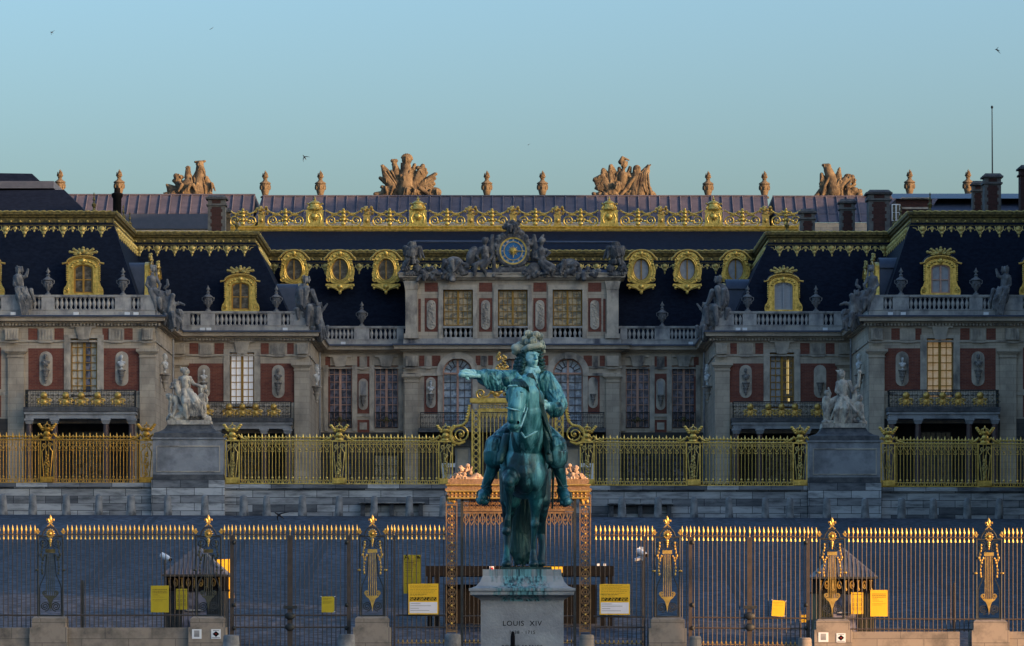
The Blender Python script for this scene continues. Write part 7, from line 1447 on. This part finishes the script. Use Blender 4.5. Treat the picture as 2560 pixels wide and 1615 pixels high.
# kiosks
def kiosk(pc, eave, apex, label, warm):
    D = 106; k = D / F; x = X(pc, D); z = lambda py: Z(py, D); g0 = gz(D, x); o = thing('guard_kiosk', label, 'kiosk', (x, D, g0), 'guard kiosks behind the railing'); hw = 70 * k; rw = 79 * k; hd = 1.1
    m = MB(); m.add([(x - rw, D - hd - .1, z(eave)), (x + rw, D - hd - .1, z(eave)), (x + rw, D + hd + .1, z(eave)), (x - rw, D + hd + .1, z(eave)), (x - .05, D - .1, z(apex)), (x + .05, D + .1, z(apex))], [(0, 1, 5, 4), (1, 2, 5), (2, 3, 4, 5), (3, 0, 4), (0, 3, 2, 1)])
    m.build('hipped_roof', 'roofglass', o); s = MB()
    for i in range(-7, 8): f = abs(i) / 8; s.tube([(x + i * rw / 8, D - hd - .12, z(eave)), (x + i * rw / 8 * .999, D - hd - .1 + (hd) * (1 - f), z(eave) + (z(apex) - z(eave)) * (1 - f))], .012, 4)
    s.build('roof_seam', 'lead', o)
    MB().box(x - rw, x + rw, D - hd - .14, D + hd + .1, z(eave + 5), z(eave) - .003).build('eaves_gutter', 'iron', o)
    b = MB(); b.box(x - hw, x + hw, D - hd + .12, D + hd, z(eave + 36), z(eave + 5) - .003); b.box(x - hw - .03, x + hw + .03, D - hd - .05, D + hd, z(eave + 41), z(eave + 36)); b.build('frieze_band', 'black', o); e = MB()
    for i in range(9):
        xx = x - hw + 2 * hw * (i + .5) / 9; yy = D - hd + .08
        if i % 2: e.tube([(xx + 4.5 * k * math.cos(a * PI / 6), yy, z(eave + 20) + 9 * k * math.sin(a * PI / 6)) for a in range(13)], .018, 5); e.ell((xx, yy, z(eave + 22)), .02, .02, .04, 6, 4)
        else: e.box(xx - 3.5 * k, xx + 3.5 * k, yy - .02, yy + .03, z(eave + 11), z(eave + 8)); e.box(xx - 2 * k, xx + 2 * k, yy - .02, yy + .03, z(eave + 27), z(eave + 11)); e.lathe(xx, yy, z(eave + 35), [(.03, 0), (.05, .04), (.02, .09)], 8)
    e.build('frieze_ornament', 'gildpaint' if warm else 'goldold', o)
    w_ = MB(); w_.box(x - hw, x + hw, D + hd - .1, D + hd, g0 - .05, z(eave + 41)); w_.box(x - hw, x + hw, D - hd + .1, D + hd - .1, g0 - .05, g0 + .32)
    for a, c in ((-1, -.45), (.45, 1)): w_.box(x + a * hw, x + c * hw, D - hd + .02, D - hd + .1, g0, z(eave + 41))
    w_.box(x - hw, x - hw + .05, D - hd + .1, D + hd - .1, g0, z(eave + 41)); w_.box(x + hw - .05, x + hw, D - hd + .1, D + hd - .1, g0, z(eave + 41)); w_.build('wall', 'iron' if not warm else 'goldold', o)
    for a, c in ((-1, -.45), (.45, 1)):
        rb = MB()
        for i in range(6): xx = x + hw * (a + (c - a) * (i + .5) / 6); rb.box(xx - .014, xx + .014, D - hd - .0, D - hd + .02, g0 + .05, z(eave + 42))
        rb.build('wall_slat', 'iron', o)
    MB().box(x - .44 * hw, x + .44 * hw, D - hd + .05, D - hd + .06, g0 + .3, z(eave + 42)).build('window', 'p_dark', o); MB().box(x - .3 * hw, x + .3 * hw, D - hd - .05, D - hd + .045, z(eave + 90), z(eave + 87)).build('counter', 'pedblock', o); return o
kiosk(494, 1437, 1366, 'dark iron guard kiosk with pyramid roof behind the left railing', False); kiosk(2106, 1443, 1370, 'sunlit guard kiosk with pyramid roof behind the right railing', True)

# security shelter behind the great gate
D = 112; o = thing('security_shelter', 'dark open security shelter seen through the great gate', 'shelter', (X(1300, D), D, gz(D))); z = lambda py: Z(py, D)
MB().box(X(1065, D), X(1534, D), D - .3, D + 2.5, z(1440), z(1415)).build('fascia', 'black', o)
for px in (1075, 1092, 1508, 1525): MB().box(X(px - 6, D), X(px + 6, D), D - .25, D - .05, gz(D) - .05, z(1440)).build('post', 'black', o)
MB().box(X(1110, D), X(1495, D), D + 1.4, D + 1.5, gz(D), z(1460)).build('back_panel', 'black', o); MB().box(X(1352, D), X(1408, D), D - .34, D - .303, z(1432), z(1417)).build('yellow_sign', 'yellow', o); MB().box(X(1224, D), X(1235, D), D - .34, D - .303, z(1428), z(1416)).build('white_sign', 'white', o); MB().box(X(1226, D), X(1233, D), D - .35, D - .342, z(1424), z(1419)).build('red_mark', 'red', o)
for px in (1496, 1512): tag(MB().box(X(px - 3, D), X(px + 3, D), D, D + .1, z(1415), z(1409)).build('shelter_lamp', 'whitepaint'), f'small white lamp on the {"left" if px < 1500 else "right"} of the pair atop the shelter corner', 'lamp', 'white lamps on the shelter')

# notices
def board(label, p0, p1, D, mm, rows=(), white=None, icons=None, tilt_=0, extra=None, ties=False):
    (ax, ay), (bx, by) = p0, p1; x0, x1, z1, z0 = X(ax, D), X(bx, D), Z(ay, D), Z(by, D); cx, cz = (x0 + x1) / 2, (z0 + z1) / 2; w_, h_ = x1 - x0, z1 - z0; o = thing('notice_board', label, 'sign', (cx, D, cz)); L = lambda u, v: (cx - w_ / 2 + u * w_, cz + h_ / 2 - v * h_)
    MB().box(x0, x1, D - .01, D + .012, z0, z1).build('board', mm, o); t = MB(); rr = random.Random(int(ax))
    for (u0, u1, v, th) in rows:
        (a, zz), (b, _) = L(u0, v), L(u1, v); p = a
        while p < b: q = min(b, p + rr.uniform(.02, .07) * w_ * 1.6); t.box(p, q, D - .0135, D - .0101, zz - th * h_, zz + th * h_); p = q + .018 * w_
    if t.v: t.build('print_line', 'ink', o)
    if white: (a, za), (b, zb_) = L(.04, white[0]), L(.96, white[1]); MB().box(a, b, D - .0138, D - .0102, zb_, za).build('white_panel', 'white', o)
    if icons:
        m = MB(); v0, v1 = icons
        for i in range(8):
            (a, za), (b, zb_) = L(.06 + i * .112, v0), L(.06 + i * .112 + .09, v1); e = .012 * w_
            m.box(a, b, D - .0138, D - .0102, za - e, za); m.box(a, b, D - .0138, D - .0102, zb_, zb_ + e); m.box(a, a + e, D - .0138, D - .0102, zb_ + e, za - e); m.box(b - e, b, D - .0138, D - .0102, zb_ + e, za - e); m.tube([(a + e, D - .012, zb_ + e), ((a + b) / 2, D - .012, (za + zb_) / 2 + rr.uniform(-.2, .3) * (za - zb_)), (b - e, D - .012, za - e)], .008 + .004 * (i % 3), 4)
        m.build('pictogram', 'black', o)
    if white:
        q = MB()
        for v, u1 in ((white[0] + .05, .4), (white[0] + .12, .75), (white[0] + .2, .35), (white[0] + .27, .7)): (a, zz), (b, _) = L(.07, v), L(u1, v); q.box(a, b, D - .0165, D - .0139, zz - .004, zz + .004)
        q.build('white_panel_print', 'ink', o)
    if ties:
        q = MB(); [q.tube([(*((L(u, v)[0]), D - .02), L(u, v)[1]), (L(u + (-.12 if u < .5 else .12), v)[0], D - .02, L(u, v - .04)[1])], .008, 4) for u, v in ((.03, .02), (.97, .03), (.95, .97))]; q.build('cable_tie', 'whitepaint', o)
    if extra: extra(o, L, D)
    if tilt_: o.rotation_euler.y = R(tilt_)
    return o
txt = [(.1, .92, .15, .012), (.1, .9, .21, .012), (.1, .92, .27, .012), (.1, .4, .33, .006), (.1, .5, .38, .005), (.1, .75, .43, .005), (.1, .9, .52, .005), (.1, .65, .57, .005)]
board('square edged yellow notice tied to the railing left of the left kiosk', (377, 1464), (422, 1531), 99.9, 'yellowdull', txt); board('yellow notice on the railing right of the sunlit kiosk', (2176, 1475), (2219, 1541), 99.9, 'yellow', txt)
grid = [(.1, .9, .09, .014)] + [(.1 + .28 * c, .1 + .28 * c + .2, .3 + .05 * r + .19 * (r // 3) * .3, .009) for r in range(9) for c in range(3)]
board('narrow yellow price notice on the left kiosk window', (440, 1472), (468, 1524), 104.75, 'yellowdull', grid); board('narrow yellow price notice on the sunlit kiosk window', (2128, 1481), (2158, 1535), 104.75, 'yellow', grid)
bigt = [(.06, .75, .05, .004), (.06, .95, .1, .004), (.06, .7, .14, .004), (.06, .95, .19, .004), (.06, .9, .24, .004), (.06, .85, .3, .004), (.06, .62, .345, .008), (.06, .5, .39, .004)]
board('large yellow and white notice on the railing left of the great gate', (1021, 1459), (1096, 1536), 99.85, 'yellow', bigt, (.60, .96), (.44, .55)); board('large yellow and white notice on the railing right of the great gate', (1499, 1460), (1575, 1537), 99.85, 'yellow', bigt, (.60, .96), (.44, .55))
def arrow(o, L, D):
    a = L(.18, .15); words('letter', 'A', .20, 'black', o, (a[0], D - .0122, L(0, .125)[1]), .002); m = MB(); (x, z1), (_, z0) = L(.82, .03), L(.82, .11); m.tube([(x, D - .014, z0), (x, D - .014, z1)], .013, 4).tube([(x - .05, D - .014, z1 - .06), (x, D - .014, z1), (x + .05, D - .014, z1 - .06)], .013, 4); m.build('arrow_mark', 'black', o)
board('tall yellow entrance notice with upward arrow behind the railing', (1009, 1387), (1053, 1484), 102.5, 'yellowdull', [(.1, .9, .16, .007), (.1, .6, .205, .014), (.1, .75, .25, .006), (.1, .7, .285, .006), (.1, .5, .32, .006), (.1, .55, .36, .006), (.1, .45, .41, .006), (.1, .9, .46, .004), (.1, .5, .55, .005), (.1, .9, .74, .006)], extra=arrow)
board('plain bright yellow panel leaning behind the left kiosk', (541, 1398), (584, 1496), 108.5, 'yellow', tilt_=-2); board('small yellow notice tied with white ties on the left double gate', (804, 1491), (836, 1531), 99.9, 'yellowdull', [(.1, .8, .12, .012), (.1, .5, .2, .008), (.1, .9, .3, .008), (.1, .8, .36, .008), (.1, .7, .42, .008)], ties=True); board('small tilted yellow notice on the right double gate', (1930, 1501), (1962, 1541), 99.9, 'yellow', [(.1, .8, .14, .01), (.1, .5, .22, .007), (.1, .85, .32, .007), (.1, .4, .55, .007)], tilt_=4, ties=True)
board('small orange arrow board behind the right gate, near the kiosk', (2000, 1537), (2018, 1556), 103, 'yellow', extra=lambda o, L, D: MB().box(L(.1, 0)[0], L(.9, 0)[0], D - .0138, D - .0102, L(0, .56)[1], L(0, .44)[1]).build('red_mark', 'red', o))
def plaque(label, p0, p1, kind):
    D = DF - .421; x0, x1, z1, z0 = X(p0[0], D), X(p1[0], D), Z(p0[1], D), Z(p1[1], D); o = thing('wall_plaque', label, 'sign', ((x0 + x1) / 2, D, (z0 + z1) / 2)); MB().box(x0, x1, D - .012, D, z0, z1).build('plate', 'whitepaint', o); cx, cz = (x0 + x1) / 2, (z0 + z1) / 2; h_ = (z1 - z0) / 2
    if kind: MB().prism([(cx - h_ * .7, cz), (cx, cz + h_ * .62), (cx + h_ * .7, cz), (cx, cz - h_ * .62)], D - .016, D - .0125).build('diamond_mark', 'black', o); MB().prism([(cx - h_ * .15, cz), (cx, cz + h_ * .15), (cx + h_ * .15, cz), (cx, cz - h_ * .15)], D - .02, D - .0165).build('red_mark', 'red', o); MB().box(x0 + .02, x1 - .02, D - .016, D - .0125, z0 + .02, z0 + .032).box(x0 + .04, x1 - .04, D - .016, D - .0125, z1 - .035, z1 - .024).build('print_line', 'leadblue', o)
    else:
        m = MB(); m.box(cx - h_ * .55, cx + h_ * .55, D - .0128, D - .0122, cz - h_ * .6, cz + h_ * .75); [m.box(cx + a * h_ * .5 - .03, cx + a * h_ * .5 + .03, D - .016, D - .0125, cz + b * h_ * .25 - .02, cz + b * h_ * .25 + .02) for a in (-.6, .5) for b in (2.0, .4, -1.2)]; m.build('print_line', 'pedblock', o)
plaque('white plaque with small pictures on the base by the left kiosk', (480, 1573), (504, 1597), 0); plaque('pale plaque with black diamond on the base by the left kiosk', (528, 1573), (552, 1597), 1); plaque('white plaque with small pictures on the base by the right kiosk', (2046, 1581), (2071, 1605), 0); plaque('pale plaque with black diamond on the base by the right kiosk', (2091, 1583), (2114, 1606), 1)
# slim posts, cameras, stone bollards by the gates
for px, top, w_, D, lab, mm in ((206, 1450, 9, 102, 'slim black post behind the railing at the left', 'iron'), (2385, 1457, 8, 102, 'slim brown metal post behind the right railing', 'bar'), (1282, 1579, 11, 53, 'slim black post standing in front of the inscription', 'black'), (2001, 1527, 5, 103, 'short brown post under the orange arrow board', 'bar')):
    x = X(px, D); g0 = gz(D, x); o = thing('slim_post', lab, 'post', (x, D, g0)); MB().lathe(x, D, g0 - .05, [(w_ / 2 * D / F, 0), (w_ / 2 * D / F, Z(top, D) - g0 - .02), (w_ / 2 * D / F * .6, Z(top, D) - g0 + .05)], 10).build('shaft', mm, o); MB().lathe(x, D, g0 - .02, [(w_ * .9 * D / F, 0), (w_ * .9 * D / F, .03), (w_ / 2 * D / F, .05)], 10).build('foot_ring', 'iron', o)
for px, py, s, lab in ((414, 1394, 1, 'small pale security camera behind the left railing, pointing down'), (1603, 1383, -1, 'white security camera behind the railing near the right lit pillar')):
    D = 101.5; x, z_ = X(px, D), Z(py, D); o = thing('security_camera', lab, 'camera', (x, D, gz(D, x))); MB().tube([(x - .04 * s, D + .15, gz(D, x)), (x - .04 * s, D + .15, z_)], .018, 6).build('pole', 'iron', o)
    b = MB(); a = Vector((x - .10, D, z_ + .07)); c = Vector((x + .12, D - .15, z_ - .05)); b.tube([a, a.lerp(c, .6), c], [.07, .075, .06], 10); b.build('housing', 'whitepaint', o); MB().tube([c, c + (c - a).normalized() * .03], .045, 8).build('lens', 'black', o)
    if s < 0: MB().box(x - .05, x + .08, D, D + .12, z_ + .03, z_ + .16).build('bracket', 'whitepaint', o); MB().tube([(x - .16, D, z_ - .17), (x + .05, D, z_ - .12)], [.04, .075], 8).build('spotlight', 'whitepaint', o)
for px, top, hw, mm, lab in ((578, 1587, 21, 'bollard', 'dark squat stone guard at the left end of the left double gate'), (866, 1585, 22, 'bollard', 'dark squat stone guard at the right end of the left double gate'), (1132, 1584, 21, 'bollard', 'dark squat stone guard left of the statue pedestal'), (1467, 1586, 19, 'fencestone', 'sunlit squat stone guard right of the statue pedestal'), (1738, 1590, 16, 'fencestone', 'sunlit squat stone guard at the left end of the right double gate'), (2012, 1594, 18, 'fencestone', 'sunlit squat stone guard at the right end of the right double gate')):
    D = 98.6; x = X(px, D); k = D / F; g0 = gz(D, x); zt = Z(top, D); tag(MB().lathe(x, D, 0, [(hw * 1.12 * k, g0 - .05), (hw * 1.05 * k, g0 + .2), (hw * .93 * k, zt - .04), (hw * .85 * k, zt - .01), (hw * .6 * k, zt), (.02, zt + .003)], 18).build('stone_guard', mm), lab, 'bollard')
# ------------------------------------------------------------------ birds, and out-of-view buildings: known palace wings and blocks added to cast shade
def bird_mesh(kind):
    s = Sculpt(60); c = (1280, 1500)
    s.ch([(1268, 1500, 0), (1276, 1499, 0), (1288, 1500, 0), (1300, 1502, 0)], [1.5, 3.5, 3, .8]); s.e((1268, 1499, 0), 2.6, 2.6, 2.4); s.c((1265, 1499, 0), (1262, 1500, 0), 1, .4)
    if kind == 'fly':
        s.ch([(1279, 1499, 0), (1282, 1490, -10), (1290, 1480, -16), (1300, 1472, -18)], [3, 2.4, 1.6, .5]); s.ch([(1279, 1501, 0), (1281, 1509, 10), (1288, 1517, 16), (1299, 1524, 18)], [3, 2.4, 1.6, .5])
    else:
        s.e((1280, 1500, 0), 8, 5, 5); s.e((1270, 1494, 0), 3.2, 3, 3.2); s.c((1272, 1498, 0), (1274, 1497, 0), 4); s.c((1278, 1504, -1), (1278, 1510, -1), .9); s.c((1281, 1504, 1), (1281, 1510, 1), .9)
    me = s.mesh('bird', 'bird', .7, 1, off=P(1280, 1500, 60)); return me
BF, BG = bird_mesh('fly'), bird_mesh('sit')
for px, py, D, sc, rz, ry, lab in ((129, 81, 120, .55, .5, .2, 'small dark bird high in the sky at the top left'), (528, 72, 140, .5, 1.5, -.4, 'tiny dark bird near the top, right of the highest left bird'), (761, 393, 110, .8, .2, .9, 'dark swift in the sky left of the fan shaped trophy'), (2493, 125, 120, .8, -.6, .3, 'dark bird near the top right corner above the flagpole'), (1321, 362, 150, .35, .8, 0, 'tiny bird speck above the clock between two trophies'), (697, 1288, 90, 1.2, .3, .5, 'dark bird gliding low in front of the terrace wall bollards')):
    o = bpy.data.objects.new('bird', BF); COL.objects.link(o); o.location = P(px, py, D); o.scale = (sc,) * 3; o.rotation_euler = (.3, ry, rz); tag(o, lab, 'bird', 'flying birds')
for px, py, D, rz, lab in ((1186, 1357, 139, 0, 'lone pigeon on the cobbles behind the great gate'), (1232, 1355, 139, PI, 'left pigeon of the pair beside the horse leg'), (1250, 1357, 138, 0, 'right pigeon of the pair beside the horse leg')):
    x = X(px, D); o = bpy.data.objects.new('pigeon', BG); COL.objects.link(o); o.scale = (2.6,) * 3; o.location = (x, D, gz(D, x) + .15); o.rotation_euler.z = rz; tag(o, lab, 'bird', 'pigeons on the cobbles')
def plain_building(name, label, x0, x1, y0, y1, zb_, ze, zr, side=-1):
    o = thing(name, label, 'building', ((x0 + x1) / 2, (y0 + y1) / 2, zb_)); MB().box(x0, x1, y0, y1, zb_ - 1, ze).build('wall', 'stone', o); r = MB(); i = min(2.5, (x1 - x0) / 3, (y1 - y0) / 3)
    r.frus((x0 + x1) / 2, (y0 + y1) / 2, ze, zr, (x1 - x0) / 2 + .2, (y1 - y0) / 2 + .2, (x1 - x0) / 2 - i, (y1 - y0) / 2 - i); r.build('mansard_roof', 'slate', o); MB().box(x0 - .3, x1 + .3, y0 - .3, y1 + .3, ze - .5, ze - .02).build('cornice', 'trim', o)
    n = max(2, int((y1 - y0) / 5)); wm = win_mesh(1.4, 2.6, 2, 5, 'ochre'); pmm = MB().box(-.65, .65, .06, .08, .05, 2.55).mesh('pane', 'p_dark')
    for i in range(n):
        for z in [zb_ + 1.5 + 4.4 * q for q in range(max(1, int((ze - zb_ - 2) / 4.4)))]: w_ = inst('window', wm, o, Vector((x0 - .09, y0 + (y1 - y0) * (i + .5) / n, z)) - org(o), R(-90)); inst('pane', pmm, w_, (0, 0, 0))
    return o
plain_building('ministers_wing', 'long ministers wing flanking the forecourt on the right, beyond the picture', 24.5, 38, 104, 188, 0, 16.5, 19.8)
plain_building('unseen_side_building', 'tall side pavilion between ministers wing and inner court, right of the picture', 41, 56, 202, 282, 6.3, 34, 38.5)
plain_building('unseen_side_building', 'lower unseen range added to shade the lead roof, behind the tall side pavilion', 41, 54, 290, 312, 6.3, 31.5, 33.6)  # put in unseen so the right lead roof falls into shadow
plain_building('shade_block', 'tall unseen house added to shade the statue, right of and behind the viewer', 42, 56, 2, 57.5, -1.7, 10.5, 14.0)  # added out of view so its shadow covers the rider
plain_building('shade_block', 'lower unseen house added to shade the left railing, next to the tall one', 42, 54, 58, 71, -1.7, 7.4, 8.9)  # added out of view, height set to keep the left railing shadowed
plain_building('low_shade_block', 'narrow low block added unseen to shade the left gate bars', 42, 48, 71.2, 74, -1.7, 6.8, 7.7)  # invented block, shadows the left double gate's bars below the spears
